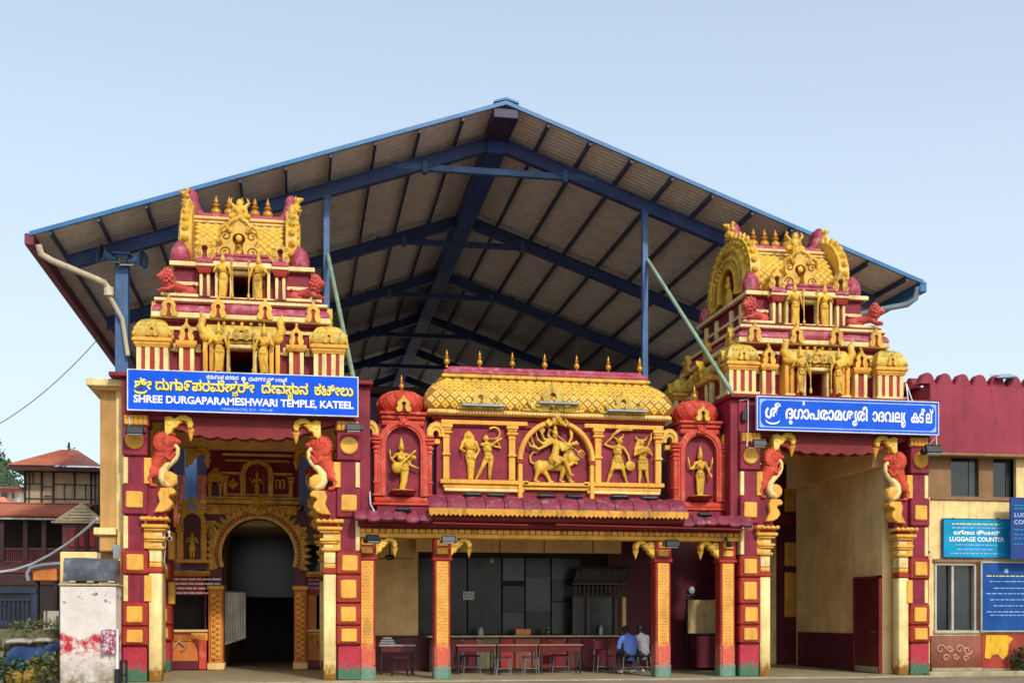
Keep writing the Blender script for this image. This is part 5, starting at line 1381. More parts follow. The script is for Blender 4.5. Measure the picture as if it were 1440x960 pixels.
flood(191, 607, 27.1, 'floodlight hanging from the corner of the Kannada sign beside the cream wall', 80, 0, .95)
flood(497, 603, 27.1, 'floodlight hanging from the corner of the Kannada sign beside the lute player shrine', 80, 0, .9)
flood(1065, 625, 27.1, 'floodlight hanging from the corner of the Malayalam sign beside the hall', 80, 0, .85)
flood(1308, 636, 27.1, 'floodlight hanging from the corner of the Malayalam sign beside the luggage counter', 70, 0, 1.1)
for (pa, pb, py, lab) in ((649, 713, 569, 'grey tube light on the gold vault above the woman with long hair'), (755, 815, 566, 'grey tube light on the gold vault above the goddess arch'), (853, 911, 577, 'grey tube light on the gold vault above the warrior with a sword')):
    Yl = 27.62; t = thing('tube_light', lab, 'tube light', P3((pa + pb) / 2, py, Yl), 'tube lights on the gold vault')
    b = B(t); xa, ya, za = P3(pa, py, Yl); xb = PX(pb, Yl)
    b.box(xa, xb, Yl - .06, Yl + .06, za - .03, za + .035, 'grey metal', .012); b.build('housing', t)
    b = B(t); b.box(xa + .03, xb - .03, Yl - .075, Yl - .058, za - .02, za + .02, 'lamp glass', .004); b.build('diffuser', t)
    b = B(t)
    for q in (.15, .85): b.box(xa + (xb - xa) * q - .02, xa + (xb - xa) * q + .02, Yl + .061, Yl + .25, za - .02, za + .01, 'grey metal')
    b.build('bracket', t)
def cctv(px, py, Y, label, m, mat='white metal'):
    p = P3(px, py, Y); t = thing('security_camera', label, 'security camera', p)
    b = B(t); x, y, z = p
    b.tube([(x, y + .1, z + .02), (x + m * .02, y - .1, z), (x + m * .02, y - .13, z)], [.055, .06, .05], mat, 10); b.build('body', t)
    b = B(t); b.tube([(x + m * .02, y - .128, z), (x + m * .02, y - .14, z)], .04, 'black metal', 10); b.build('lens', t)
    b = B(t); b.tube([(x, y + .05, z + .05), (x - m * .02, y + .12, z + .14)], .018, mat, 6); b.ell((x - m * .02, y + .14, z + .16), .04, mat, 7, 5); b.build('mount', t)
cctv(1303, 776, 27.6, 'security camera beside the luggage counter board', -1)
cctv(1052, 741, 27.1, 'white dome camera at the end of the plum eave', 1)
cctv(238, 757, 28.4, 'white security camera inside the gateway with the doorway', 1)
cctv(1025, 766, 27.2, 'dark camera at the capital of the hall pillar beside the Malayalam gateway', 1, 'black metal')
def speaker(px, py, Y, d, label):
    p = Vector(P3(px, py, Y)); t = thing('loudspeaker', label, 'loudspeaker', p, 'horn loudspeakers on the blue post')
    d = Vector(d).normalized(); b = B(t)
    prof = [(-.24, .045), (-.16, .055), (-.09, .08), (0, .11), (.09, .16), (.16, .21), (.19, .255), (.20, .265)]
    b.tube([p + d * a for a, r in prof], [r for a, r in prof], 'horn blue', 16); b.build('horn', t)
    b = B(t); b.tube([p + d * a for a, r in prof[2:]][::-1], [r * .96 for a, r in prof[2:]][::-1], 'void', 16); b.tube([p + d * .12, p + d * .121], .17, 'void', 16); b.build('throat', t)
    b = B(t); b.tube([p - d * .42, p - d * .27], .09, 'grey metal', 12); b.build('driver', t)
    b = B(t); pp = Vector((RX - 10.2, Y1, p.z)); b.tube([p - d * .1 - Vector((0, 0, .12)), Vector((pp.x, p.y, p.z - .14)), pp - Vector((0, 0, .14))], .03, 'grey metal', 6); b.build('bracket', t)
speaker(150, 360, 33.0, (-.75, -.5, .12), 'blue grey horn loudspeaker on the post, turned away from the tower')
speaker(192, 366, 33.0, (.9, -.4, .02), 'blue grey horn loudspeaker on the post, turned towards the tower')

# ------------------------------------------------------------------ the inner doorway behind the Kannada gateway
DY = 33.2
dw = thing('temple_doorway', 'carved gold arch doorway deep inside the gateway', 'doorway', (PX(363, DY), DY, 0))
dx_ = lambda px: PX(px, DY)
dz_ = lambda py, px=363: PZ(py, px, DY)
AX, AZ, AR = dx_(363.5), dz_(779), .97
b = B(dw)
W0, W1 = dx_(229), dx_(470)
def wall_arch(b, x0, x1, z0, z1, y0, y1, mat):
    n = 20; top = []
    L = [(AX - AR, z0)] + [(AX + AR * cos(pi - pi * i / n), AZ + AR * sin(pi - pi * i / n)) for i in range(n + 1)] + [(AX + AR, z0)]
    O = [(x0, z0)] + [(x0 + (x1 - x0) * i / n, z1) for i in range(n + 1)] + [(x1, z0)]
    b.band(O, L, y0, y1, mat)
wall_arch(b, dx_(288), dx_(430), .05, dz_(716), DY, DY + .6, 'dado')
b.box(dx_(290), dx_(420), DY, DY + .5, dz_(714), dz_(612), 'maroon'); b.build('wall', dw)
b = B(dw)
N = 30
for (r0, r1, yy, mat) in ((AR + .30, AR + .02, DY - .12, 'old gold'), (AR + .18, AR + .10, DY - .16, 'brick red'), (AR + .06, AR, DY - .16, 'gold')):
    arc_ = [pi + .35 - (pi + .7) * i / N for i in range(N + 1)]
    b.band([(AX + r0 * cos(a), AZ + r0 * sin(a)) for a in arc_], [(AX + r1 * cos(a), AZ + r1 * sin(a)) for a in arc_], yy, DY + .02, mat)
for i in range(29):
    a = pi + .3 - (pi + .6) * i / 28; c_, s_ = cos(a), sin(a)
    b.tube([(AX + (AR + .26) * c_, DY - .1, AZ + (AR + .26) * s_), (AX + (AR + .36) * c_, DY - .13, AZ + (AR + .36) * s_), (AX + (AR + .46) * c_, DY - .1, AZ + (AR + .46) * s_)], [.07, .065, .015], 'gold', 6)
for i in range(44):
    a = pi + .3 - (pi + .6) * i / 43; b.ell((AX + (AR + .14) * cos(a), DY - .16, AZ + (AR + .14) * sin(a)), .03, 'gold', 6, 4)
b.build('arch_moulding', dw)
g = MB(); lionface(g, (0, 0, 0), .36, 'gold'); put('crest_face', remesh(g, .018), dw, Matrix.Translation(Vector((AX, DY - .2, dz_(716))) - Vector(dw.location)))
b = B(dw)
b.box(dx_(291), dx_(418), DY - .1, DY + .1, dz_(724), dz_(710), 'yellow', .02); b.box(dx_(290), dx_(420), DY - .22, DY + .1, dz_(709), dz_(703), 'old gold', .02)
for i in range(8):
    x = dx_(296 + i * 17)
    b.tube([(x - .16, DY - .14, dz_(712)), (x, DY - .15, dz_(718)), (x + .16, DY - .14, dz_(712))], .03, 'gold', 6)
b.box(dx_(288), dx_(422), DY - .26, DY + .1, dz_(702.5), dz_(699.5), 'gold', .015); b.box(dx_(314), dx_(412), DY - .08, DY + .1, dz_(698), dz_(694), 'gold', .01)
b.box(dx_(311), dx_(346), DY - .1, DY + .1, dz_(668), dz_(664), 'gold', .01); b.box(dx_(382), dx_(412), DY - .1, DY + .1, dz_(668), dz_(664), 'gold', .01)
b.box(dx_(313), dx_(412), DY - .12, DY + .2, dz_(641.5), dz_(638), 'cream', .01); b.box(dx_(317), dx_(408), DY - .08, DY + .2, dz_(649.5), dz_(646.5), 'gold', .01)
b.build('entablature', dw)
b = B(dw); nx = dx_(361.5)
arc_ = [pi - pi * i / 16 for i in range(17)]
b.band([(nx - .44, dz_(700))] + [(nx + .44 * cos(a), dz_(668) + .42 * sin(a)) for a in arc_] + [(nx + .44, dz_(700))], [(nx - .3, dz_(700))] + [(nx + .3 * cos(a), dz_(668) + .3 * sin(a)) for a in arc_] + [(nx + .3, dz_(700))], DY - .16, DY + .05, 'gold')
for k in (-1, 1): pilaster(b, nx + k * .39, DY - .2, dz_(699), dz_(670), .08, 'gold')
b.build('niche', dw)
st = figure('fig_niche', 1.0, female=False, skirt='long', crown=.25, arms=[[SH(-1), (-.22, -.02, .64), (-.28, -.06, .78)], [SH(1), (.21, 0, .62), (.28, -.06, .6)], [(-.1, 0, .76), (-.2, 0, .6), (-.18, -.03, .5)]], extra=lambda mb, m: mb.tube([(.3, -.08, .95), (.3, -.08, .02)], .018, m, 6))
put('statue', st, dw, Matrix.Translation(Vector((nx, DY - .08, dz_(699))) - Vector(dw.location)) @ Matrix.Scale(.62, 4))
for px, lab in ((328, 'diamond'), (394, 'bird')):
    b = B(dw); x, z = dx_(px), dz_(681)
    if lab == 'diamond':
        b.prism([(x - .16, z), (x, z - .16), (x + .16, z), (x, z + .16)], DY - .06, DY + .02, 'gold', ch=.03); b.ell((x, DY - .07, z), .05, 'gold', 7, 5)
    else:
        b.ell((x, DY - .04, z), (.05, .04, .1), 'gold', 7, 5)
        for k in (-1, 1): b.tube([(x, DY - .04, z + .1), (x + k * .1, DY - .05, z + .14), (x + k * .12, DY - .04, z - .06), (x + k * .06, DY - .04, z - .12)], [.03, .035, .03, .015], 'gold', 6, True)
    b.build('relief', dw)
for px in (315, 301, 418, 303):
    pass
b = B(dw)
for px in (317, 409): pilaster(b, dx_(px), DY - .12, dz_(699), dz_(670), .1, 'gold')
x = dx_(303); b.box(x - .18, x + .18, DY - .1, DY + .2, dz_(699), dz_(683), 'dado'); pilaster(b, x - .14, DY - .14, dz_(699), dz_(680), .08, 'gold'); pilaster(b, x + .14, DY - .14, dz_(699), dz_(680), .08, 'gold')
b.hip(x - .24, x + .24, DY - .18, DY + .2, [(0, dz_(679)), (0, dz_(677)), (.06, dz_(668)), (.16, dz_(662)), (.2, dz_(656))], 'gold')
b.build('turret', dw)
b = B(dw)
for px, top, bot in ((298, 733, 800), (425, 740, 800)): pilaster(b, dx_(px), DY - .14, dz_(bot), dz_(top), .13, 'gold')
b.build('column', dw)
b = B(dw)
for (a, c) in ((293.5, 314.5), (413.5, 431.5)):
    b.box(dx_(a), dx_(c), DY - .16, DY + .6, dz_(932), dz_(829), 'carved orange', .02); b.box(dx_(a) - .03, dx_(c) + .03, DY - .2, DY + .6, .04, dz_(931), 'beige light', .02)
    b.box(dx_(a) + .06, dx_(c) - .06, DY - .2, DY - .1, dz_(926), dz_(834), 'yellow', .02)
    for i in range(24): b.ell((dx_((a + c) / 2) + (.05 if i % 2 else -.05), DY - .2, dz_(925 - i * 3.8)), (.06, .035, .045), 'carved orange', 6, 4)
    b.box(dx_(a) - .04, dx_(c) + .04, DY - .2, DY + .6, dz_(829), dz_(823), 'gold', .02)
b.build('door_pillar', dw)
# flanking walls with ledge, inscription, booth window
b = B(dw)
for (a, c) in ((226, 293), (432, 464)):
    b.box(dx_(a), dx_(c) - .01, DY + .0, DY + .4, dz_(836), dz_(806), 'brick red'); b.box(dx_(a), dx_(c) - .01, DY, DY + .4, .04, dz_(886), 'carved orange')
    b.box(dx_(a), dx_(a) + .25, DY, DY + .4, dz_(886) + .001, dz_(836) - .001, 'carved orange'); b.box(dx_(c) - .06, dx_(c) - .01, DY, DY + .4, dz_(886) + .001, dz_(836) - .001, 'carved orange')
    b.box(dx_(a) - .02, dx_(c) + .02, DY - .1, DY + .3, dz_(888), dz_(884.5), 'beige light', .01); b.box(dx_(a), dx_(c), DY - .05, DY, dz_(900), dz_(889), 'yellow', .015)
    n = int((c - a) / 3.2)
    for i in range(n): b.box(dx_(a + i * 3.2), dx_(a + i * 3.2 + 2.2), DY - .08, DY - .04, dz_(898), dz_(891), 'carved orange', .01)
    b.box(dx_(a), dx_(c), DY - .06, DY, .05, dz_(928), 'dado', .01)
    b.box(dx_(a) - .02, dx_(c) + .06, DY - .2, DY + .3, dz_(807.5), dz_(803), 'old gold', .02)
    for i in range(int((c - a) / 2.2) + 2): b.ell((dx_(a + i * 2.2), DY - .2, dz_(808.5)), .045, 'carved orange', 6, 4)
b.box(dx_(279.5), dx_(291), DY - .1, DY, .05, dz_(899), 'shrine red', .02)
x = dx_(252)
b.band([(x + .62 * cos(a), .55 + .55 * sin(a)) for a in arc_], [(x + .5 * cos(a), .55 + .42 * sin(a)) for a in arc_], DY - .07, DY, 'dark red')
b.tube([(x - .2, DY - .03, .6), (x, DY - .05, .82), (x + .18, DY - .03, .66), (x + .05, DY - .03, .56)], .04, 'relief tan', 6)
x = dx_(452); b.tube([(x + .17 * cos(a), DY - .03, .75 + .22 * sin(a)) for a in [2 * pi * i / 12 for i in range(11)]], .03, 'relief tan', 6)
b.build('booth_wall', dw)
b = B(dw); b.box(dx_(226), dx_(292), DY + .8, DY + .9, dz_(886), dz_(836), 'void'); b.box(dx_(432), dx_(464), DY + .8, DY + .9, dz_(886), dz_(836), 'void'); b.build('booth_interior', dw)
b = B(dw)
for i in range(4):
    py = 812 + i * 6.4
    px = 228
    while px < (311 if i < 3 else 290):
        wd_ = R.uniform(5, 13); b.box(dx_(px), dx_(min(px + wd_, 311)), DY - .012, DY, dz_(py + 3.4), dz_(py + 1.2), 'letter white'); px += wd_ + 1.4
for i in range(3):
    px = 434
    while px < 462: wd_ = R.uniform(4, 8); b.box(dx_(px), dx_(min(px + wd_, 463)), DY - .012, DY, dz_(812 + i * 6 + 3), dz_(812 + i * 6 + 1), 'letter pale'); px += wd_ + 1.4
b.build('inscription', dw)['kind'] = 'stuff'
# side niche with a figure
b = B(dw); nx = dx_(270.5)
b.box(dx_(254), dx_(288), DY + .05, DY + .4, dz_(800), dz_(722), 'dado')
b.band([(nx - .36, dz_(788))] + [(nx + .36 * cos(a), dz_(735) + .36 * sin(a)) for a in arc_] + [(nx + .36, dz_(788))], [(nx - .23, dz_(788))] + [(nx + .23 * cos(a), dz_(735) + .23 * sin(a)) for a in arc_] + [(nx + .23, dz_(788))], DY - .1, DY + .06, 'gold')
horseshoe(b, nx, dz_(724), .8, .46, DY - .14, DY + .0, 'gold', scroll=False)
for k in (-1, 1): pilaster(b, nx + k * .33, DY - .16, dz_(788), dz_(738), .1, 'yellow')
b.box(nx - .45, nx + .45, DY - .16, DY + .05, dz_(792), dz_(787), 'yellow', .02)
b.build('side_niche', dw)
st = figure('fig_fold2', 1.0, crown=.05, skirt='short', arms=[[SH(-1), (-.22, -.02, .63), (-.02, -.12, .7)], [SH(1), (.22, -.02, .63), (.02, -.12, .7)]])
put('statue', st, dw, Matrix.Translation(Vector((nx, DY - .05, dz_(787))) - Vector(dw.location)) @ Matrix.Scale(.72, 4))
# the passage beyond the arch
b = B(dw)
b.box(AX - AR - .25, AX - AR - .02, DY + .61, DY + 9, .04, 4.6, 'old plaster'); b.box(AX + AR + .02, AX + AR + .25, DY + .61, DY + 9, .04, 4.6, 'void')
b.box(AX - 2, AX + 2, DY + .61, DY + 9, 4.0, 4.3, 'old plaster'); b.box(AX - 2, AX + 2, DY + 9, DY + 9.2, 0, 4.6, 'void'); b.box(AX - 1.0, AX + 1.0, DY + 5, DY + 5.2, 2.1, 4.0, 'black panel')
b.build('passage', dw)
cu = thing('curtain', 'pleated whitish curtain hanging just inside the arch doorway', 'curtain', (dx_(332), DY + 1.0, 0))
b = B(cu); n = 40; top = []; bt = []
fr = [(AX - AR + .02 + .55 * i / n, DY + 1.0 + .5 * i / n + .05 * sin(i * 1.25)) for i in range(n + 1)]
zt, zb = dz_(831), dz_(908)
v = [(x, y, zt) for x, y in fr] + [(x, y, zb + (.02 * (i % 3)) + .18 * (i / n)) for i, (x, y) in enumerate(fr)]
b.add(v, [(i, i + 1, n + 2 + i, n + 1 + i) for i in range(n)], 'curtain white', True); b.build('cloth', cu)
b = B(cu); b.tube([(AX - AR, DY + .98, zt + .02), (AX - AR + .6, DY + 1.52, zt + .02)], .02, 'grey metal', 6); b.build('rail', cu)
# things seen through the open flank of that gateway
for px, lab in ((269, 'blue steel post seen through the gateway, nearer the lion bracket'), (303, 'blue steel post seen through the gateway, behind the doorway turret')):
    t = thing('steel_post', lab, 'post', (PX(px, 38), 38, 0)); b = B(t); x = PX(px, 38); b.box(x - .18, x + .18, 37.82, 38.18, .02, 9.0, 'steel blue', .01); b.build('shaft', t)
    b = B(t); b.box(x - .3, x + .3, 37.7, 38.3, .0, .08, 'steel blue', .01); b.build('base_plate', t)
ob = thing('tiled_outbuilding', 'small red tiled outbuilding seen through the gateway behind blue posts', 'building', (PX(280, 42), 42, 0))
b = B(ob); xx = PX(278, 42); b.box(xx - 2.2, xx + 2.2, 42, 46, 0, 4.6, 'dark wood'); b.build('wall', ob)
b = B(ob)
for j in range(9):
    for i in range(22):
        x = xx - 2.5 + i * .23; y = 41.5 + j * .24; z = 4.5 + j * .22
        b.add([(x, y, z), (x + .21, y, z), (x + .21, y + .3, z + .27), (x, y + .3, z + .27), (x + .105, y - .02, z + .05)], [(0, 1, 4), (1, 2, 4), (2, 3, 4), (3, 0, 4)], 'old tile')
o = b.build('roof_tiles', ob); o['kind'] = 'stuff'

# ------------------------------------------------------------------ beige passage of the Malayalam gateway
XW = 14.62
pas = thing('passage_wall', 'beige wall along the Malayalam gateway passage with a dark dado and beam', 'wall', (XW, 30, 0))
b = B(pas); b.box(XW, XW + .25, 29.5, 33.4, .03, 6.4, 'beige'); b.box(XW - .06, XW + .2, 27.95, 29.49, .03, 6.4, 'beige light', .01); b.build('wall', pas)
b = B(pas); b.box(XW - .35, XW + .1, 27.92, 33.3, 5.25, 6.4, 'beige', .01); b.build('beam', pas)
b = B(pas); b.box(XW - .045, XW, 29.6, 33.2, .03, PZ(889, 1180, 31), 'dado', .01); b.build('dado', pas)
dr = thing('red_door', 'dark red flush door in the passage of the Malayalam gateway', 'door', (XW, 28.6, 0))
b = B(dr); b.box(XW - .12, XW - .065, 28.02, 29.35, .2, 2.45, 'door red', .006); b.build('leaf', dr)
b = B(dr); b.box(XW - .12, XW - .066, 28.02, 29.35, .05, .199, 'stone plinth', .005); b.build('kick_plate', dr)
b = B(dr); b.box(XW - .15, XW - .063, 27.96, 28.018, .03, 2.52, 'dark red'); b.box(XW - .15, XW - .063, 29.352, 29.41, .03, 2.52, 'dark red'); b.box(XW - .15, XW - .063, 27.96, 29.41, 2.455, 2.52, 'dark red'); b.build('frame', dr)
b = B(dr); b.tube([(XW - .13, 28.2, 1.1), (XW - .17, 28.2, 1.1), (XW - .17, 28.34, 1.1)], .014, 'grey metal', 6); b.build('handle', dr)
bw = thing('courtyard_wall', 'dim old wall behind the Malayalam gateway seen past its inner pillar', 'wall', (12, 37, 0))
b = B(bw); b.box(9.4, 17, 37, 37.4, 0, 6.5, 'dark wood'); b.box(9.4, 17, 36.9, 37.0, 0, 1.1, 'dado'); b.build('wall', bw)
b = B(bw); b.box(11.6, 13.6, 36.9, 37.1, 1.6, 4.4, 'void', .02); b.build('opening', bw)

# ------------------------------------------------------------------ the luggage counter building
LY = 28.0
lb = thing('luggage_counter_building', 'cream building with a crimson parapet and blue luggage counter boards', 'building', (18, LY, 0))
X0 = PX(1306, LY); XE = X0 + 9
zp0, zp1 = PZ(636, 1360, LY - .3), PZ(541, 1360, LY - .3)
b = B(lb)
wx0, wx1 = PX(1313, LY), PX(1379, LY); wz0, wz1 = PZ(889, 1345, LY), PZ(791, 1345, LY)
zb0, zb1 = PZ(700, 1360, LY), PZ(640, 1360, LY)
bx1 = PX(1429, LY)
b.box(X0, wx0, LY, LY + .3, .03, zb0, 'cream wall'); b.box(wx1, XE, LY, LY + .3, .03, zb0, 'cream wall')
b.box(wx0, wx1, LY, LY + .3, .03, wz0, 'cream wall'); b.box(wx0, wx1, LY, LY + .3, wz1, zb0, 'cream wall')
b.box(bx1, XE, LY, LY + .3, zb0, zp0, 'cream wall'); b.box(X0, X0 + .05, LY + .3, LY + 8, .03, zp0, 'cream wall')
b.build('wall', lb)
b = B(lb)                                             # recessed strip with the two upper windows
us = [(PX(1335, LY + .2), PX(1374, LY + .2)), (PX(1394, LY + .2), PX(1426, LY + .2))]
uz0, uz1 = PZ(698, 1360, LY + .2), PZ(644, 1360, LY + .2)
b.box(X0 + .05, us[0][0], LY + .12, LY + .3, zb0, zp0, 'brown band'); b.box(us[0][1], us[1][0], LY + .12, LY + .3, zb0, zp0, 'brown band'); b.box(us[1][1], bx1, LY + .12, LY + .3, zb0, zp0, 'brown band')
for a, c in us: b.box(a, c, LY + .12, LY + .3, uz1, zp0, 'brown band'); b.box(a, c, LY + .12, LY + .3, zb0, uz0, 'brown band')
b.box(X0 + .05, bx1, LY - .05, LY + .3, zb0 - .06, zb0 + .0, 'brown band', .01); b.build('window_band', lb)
for a, c in us:
    q = B(lb); q.box(a, c, LY + .24, LY + .27, uz0, uz1, 'dark glass'); wn = q.build('window', lb)
    q = B(lb)
    for x in (a, c - .05): q.box(x, x + .05, LY + .2, LY + .26, uz0, uz1, 'green glass')
    q.box(c - .22, c - .05, LY + .22, LY + .235, uz0, uz1, 'green glass'); q.build('frame', wn)
q = B(lb); q.box(wx0 + .05, (wx0 + wx1) / 2, LY + .2, LY + .22, wz0, wz1, 'dark glass'); q.box((wx0 + wx1) / 2, wx1 - .12, LY + .16, LY + .18, wz0, wz1, 'green glass'); wn = q.build('window', lb)
q = B(lb); fw = .065; wa, wb = wx0 + .04, wx1 - .1
q.box(wa, wb, LY + .02, LY + .24, wz1 - fw, wz1, 'aluminium', .008); q.box(wa - .05, wb + .15, LY - .06, LY + .24, wz0 - .02, wz0 + fw, 'aluminium', .008)
for x in (wa, wb - fw): q.box(x, x + fw, LY + .021, LY + .239, wz0 + fw + .001, wz1 - fw - .001, 'aluminium', .008)
xm = (wa + wb) / 2 - .06; q.box(xm - .035, xm + .035, LY + .06, LY + .23, wz0 + fw + .001, wz1 - fw - .001, 'aluminium', .008); q.build('frame', wn)
q = B(lb); q.box(wx1 - .1, wx1 + .02, LY - .03, LY + .1, wz0, wz1 + .05, 'brown band', .01); q.box(wx0 - .03, wx1 + .05, LY - .06, LY + .1, wz1 + .01, wz1 + .1, 'brown band', .01); q.build('lintel', lb)
# parapet with rounded crests
b = B(lb); PXL = PX(1308, LY - .3)
b.box(PXL, XE, LY - .3, LY + .05, zp0, zp1, 'parapet', .01); b.box(PXL, PXL + .25, LY + .051, LY + 6, zp0, zp1 - .02, 'parapet', .01)
b.box(PXL + .3, XE, LY + .06, LY + 5, zp0, zp0 + .2, 'old plaster'); b.box(PXL - .02, XE, LY - .32, LY + .1, zp0 - .09, zp0 - .002, 'brown band', .02)  # brown strip paints the shadow line under the parapet
b.build('parapet', lb)
pit = PX(1384, LY - .3) - PX(1359.5, LY - .3)
cm = MB()
cm.prism([(-pit / 2, 0)] + [(x * pit / 2, h * .29) for x, h in [(-.92, .1), (-.8, .3), (-.66, .62), (-.45, .88), (-.2, .99), (0, 1.02), (.2, .99), (.45, .88), (.66, .62), (.8, .3), (.92, .1)]] + [(pit / 2, 0)], -.02, .22, 'parapet', ch=.03)
cmm = cm.mesh('crest')
xs = PXL - pit * .1
for i in range(20):
    put('crest', cmm, lb, Matrix.Translation(Vector((xs + i * pit, LY - .27, zp1 - .01)) - Vector(lb.location)))
for j in range(6):
    put('crest', cmm, lb, Matrix.Translation(Vector((PXL + .02, LY + .4 + j * pit, zp1 - .03)) - Vector(lb.location)) @ Matrix.Rotation(pi / 2, 4, 'Z'))
# base with painted relief
b = B(lb); rx0, rx1 = PX(1308, LY), PX(1379, LY); b.box(rx0, rx1, LY - .05, LY, PZ(940, 1345, LY), PZ(893, 1345, LY), 'relief brown', .01)
b.box(rx0, rx1, LY - .10, LY - .0, .03, PZ(938, 1345, LY), 'stone plinth', .02)
z_ = (PZ(893, 1345, LY) + PZ(940, 1345, LY)) / 2
for (x, z, r, tw) in ((.25, .08, .13, 1), (.5, .1, .1, -1), (.78, .08, .12, 1), (1.0, .05, .13, -1), (.4, -.14, .1, 1), (.95, -.16, .08, 1), (.68, -.1, .09, -1)):
    pts = [(rx0 + x + r * (1 - q / 16) * cos(q * .55 * tw), LY - .06, z_ + z + r * (1 - q / 16) * sin(q * .55 * tw)) for q in range(14)]
    b.tube(pts, .022, 'relief tan', 5)
b.build('relief_panel', lb)
b = B(lb); b.box(rx1 + .01, XE, LY - .04, LY, PZ(940, 1400, LY), PZ(890, 1400, LY), 'mural red', .01)
b.prism([(PX(1383, LY), PZ(924, 1390, LY)), (PX(1390, LY), PZ(926, 1390, LY)), (PX(1394, LY), PZ(920, 1390, LY)), (PX(1401, LY), PZ(919, 1390, LY)), (PX(1408, LY), PZ(927, 1390, LY)), (PX(1415, LY), PZ(920, 1390, LY)), (PX(1417, LY), PZ(905, 1400, LY)), (PX(1423, LY), PZ(897, 1400, LY)), (PX(1414, LY), PZ(892.5, 1400, LY)), (PX(1385, LY), PZ(892, 1390, LY))], LY - .06, LY - .038, 'mural yellow')
b.box(rx1, XE, LY - .09, LY, .03, PZ(939, 1400, LY), 'stone plinth', .02); b.build('mural', lb)
# boards
x0, x1, z0, z1 = PX(1327, LY - .1), PX(1420, LY - .1), PZ(783, 1373, LY - .1), PZ(730, 1373, LY - .1)
lg = board('sign_board', 'bright cyan blue board reading LUGGAGE COUNTER above the sliding window', x0, x1, z0, z1, LY - .1, 'board cyan', 'board navy', .05, None, .02)
b = B(lg); yy = LY - .106; w_, h_ = x1 - x0, z1 - z0
lettering(b, line('LUGGAGE COUNTER'), x0 + .09 * w_, x1 - .09 * w_, z0 + .42 * h_, .155, yy, 'letter white', .03)
lettering(b, line('ಲಗೇಜು ಕೌಂಟರ್'), x0 + .15 * w_, x1 - .15 * w_, z0 + .60 * h_, .13, yy, 'letter white', .03)
def wordline(b, xa, xb, z, h, mat, yy, r):
    x = xa
    while x < xb - .02:
        wd_ = r.uniform(.05, .16); b.box(x, min(x + wd_, xb), yy - .002, yy, z, z + h, mat); x += wd_ + .03
for f, a, c, m in ((.86, .12, .85, 'letter yellow'), (.76, .12, .9, 'letter pale'), (.31, .18, .8, 'letter pale'), (.19, .2, .75, 'letter pale'), (.08, .1, .85, 'letter pale')):
    wordline(b, x0 + a * w_, x0 + c * w_, z0 + f * h_, .028, m, yy, R)
b.build('lettering', lg)['kind'] = 'stuff'
b = B(lg)
for a in (.16, .84): b.box(x0 + a * w_ - .02, x0 + a * w_ + .02, LY - .06, LY + .0, z1, z1 + .05, 'grey metal')
b.build('bracket', lg)
x0, x1, z0, z1 = PX(1422, LY - .5), PX(1422, LY - .5) + 1.5, PZ(785, 1430, LY - .5), PZ(700, 1430, LY - .5)
l2 = board('sign_board', 'navy luggage counter board cut by the edge of the photo', x0, x1, z0, z1, LY - .5, 'board navy dark', 'board navy', .05, None, .015)
b = B(l2); yy = LY - .506
lettering(b, line('LUGGAGE'), x0 + .09, x0 + .88, z0 + 1.06, .15, yy, 'letter pale', .03); lettering(b, line('COUNTER'), x0 + .08, x0 + .88, z0 + .88, .15, yy, 'letter pale', .03)
for f in (1.34, 1.26, .72, .6, .5, .36): wordline(b, x0 + .08, x1 - .2, z0 + f, .03, 'board cyan', yy, R)
b.build('lettering', l2)['kind'] = 'stuff'
b = B(l2); b.box(x1 - .1, x1, LY - .45, LY, z0 + .2, z0 + .26, 'grey metal'); b.box(x1 - .1, x1, LY - .45, LY, z1 - .26, z1 - .2, 'grey metal'); b.build('bracket', l2)
x0, x1, z0, z1 = PX(1381, LY - .12), PX(1381, LY - .12) + 2.6, PZ(886, 1400, LY - .12), PZ(791, 1400, LY - .12)
l3 = board('notice_board', 'tall navy notice board beside the sliding window', x0, x1, z0, z1, LY - .12, 'board navy', 'aluminium', .05, None, .03)
l3.name = 'notice_board'; l3['category'] = 'notice board'
b = B(l3); yy = LY - .126
for i, f in enumerate((.80, .72, .62, .54, .45, .36, .27, .22)): wordline(b, x0 + .12 + .1 * (i % 3), x0 + R.uniform(1.2, 2.3), z0 + f * (z1 - z0), .022, 'letter pale' if i != 0 else 'letter yellow', yy, R)
b.rings([[(x0 + .68 + r * cos(a), y, z1 - .2 + r * sin(a)) for a in [2 * pi * i / 12 for i in range(12)]] for y, r in ((LY - .123, .06), (LY - .127, .06))], 'letter pale', False)
b.build('lettering', l3)['kind'] = 'stuff'
pn = thing('solar_panel', 'small tilted panel lamp on the crimson parapet', 'lamp', (PX(1410, LY - .2), LY - .2, zp1 + .2))
b = B(pn); x, y, z = pn.location; b.add([(x - .3, y - .25, z - .02), (x + .25, y - .3, z + .02), (x + .33, y + .2, z + .2), (x - .22, y + .25, z + .16)], [(0, 1, 2, 3)], 'lamp glass'); b.add([(x - .3, y - .25, z - .06), (x + .25, y - .3, z - .02), (x + .33, y + .2, z + .16), (x - .22, y + .25, z + .12)], [(0, 3, 2, 1)], 'grey metal'); b.build('panel', pn)
b = B(pn); b.tube([(x, y, z + .02), (x, y + .1, z - .25)], .025, 'grey metal', 6); b.build('arm', pn)
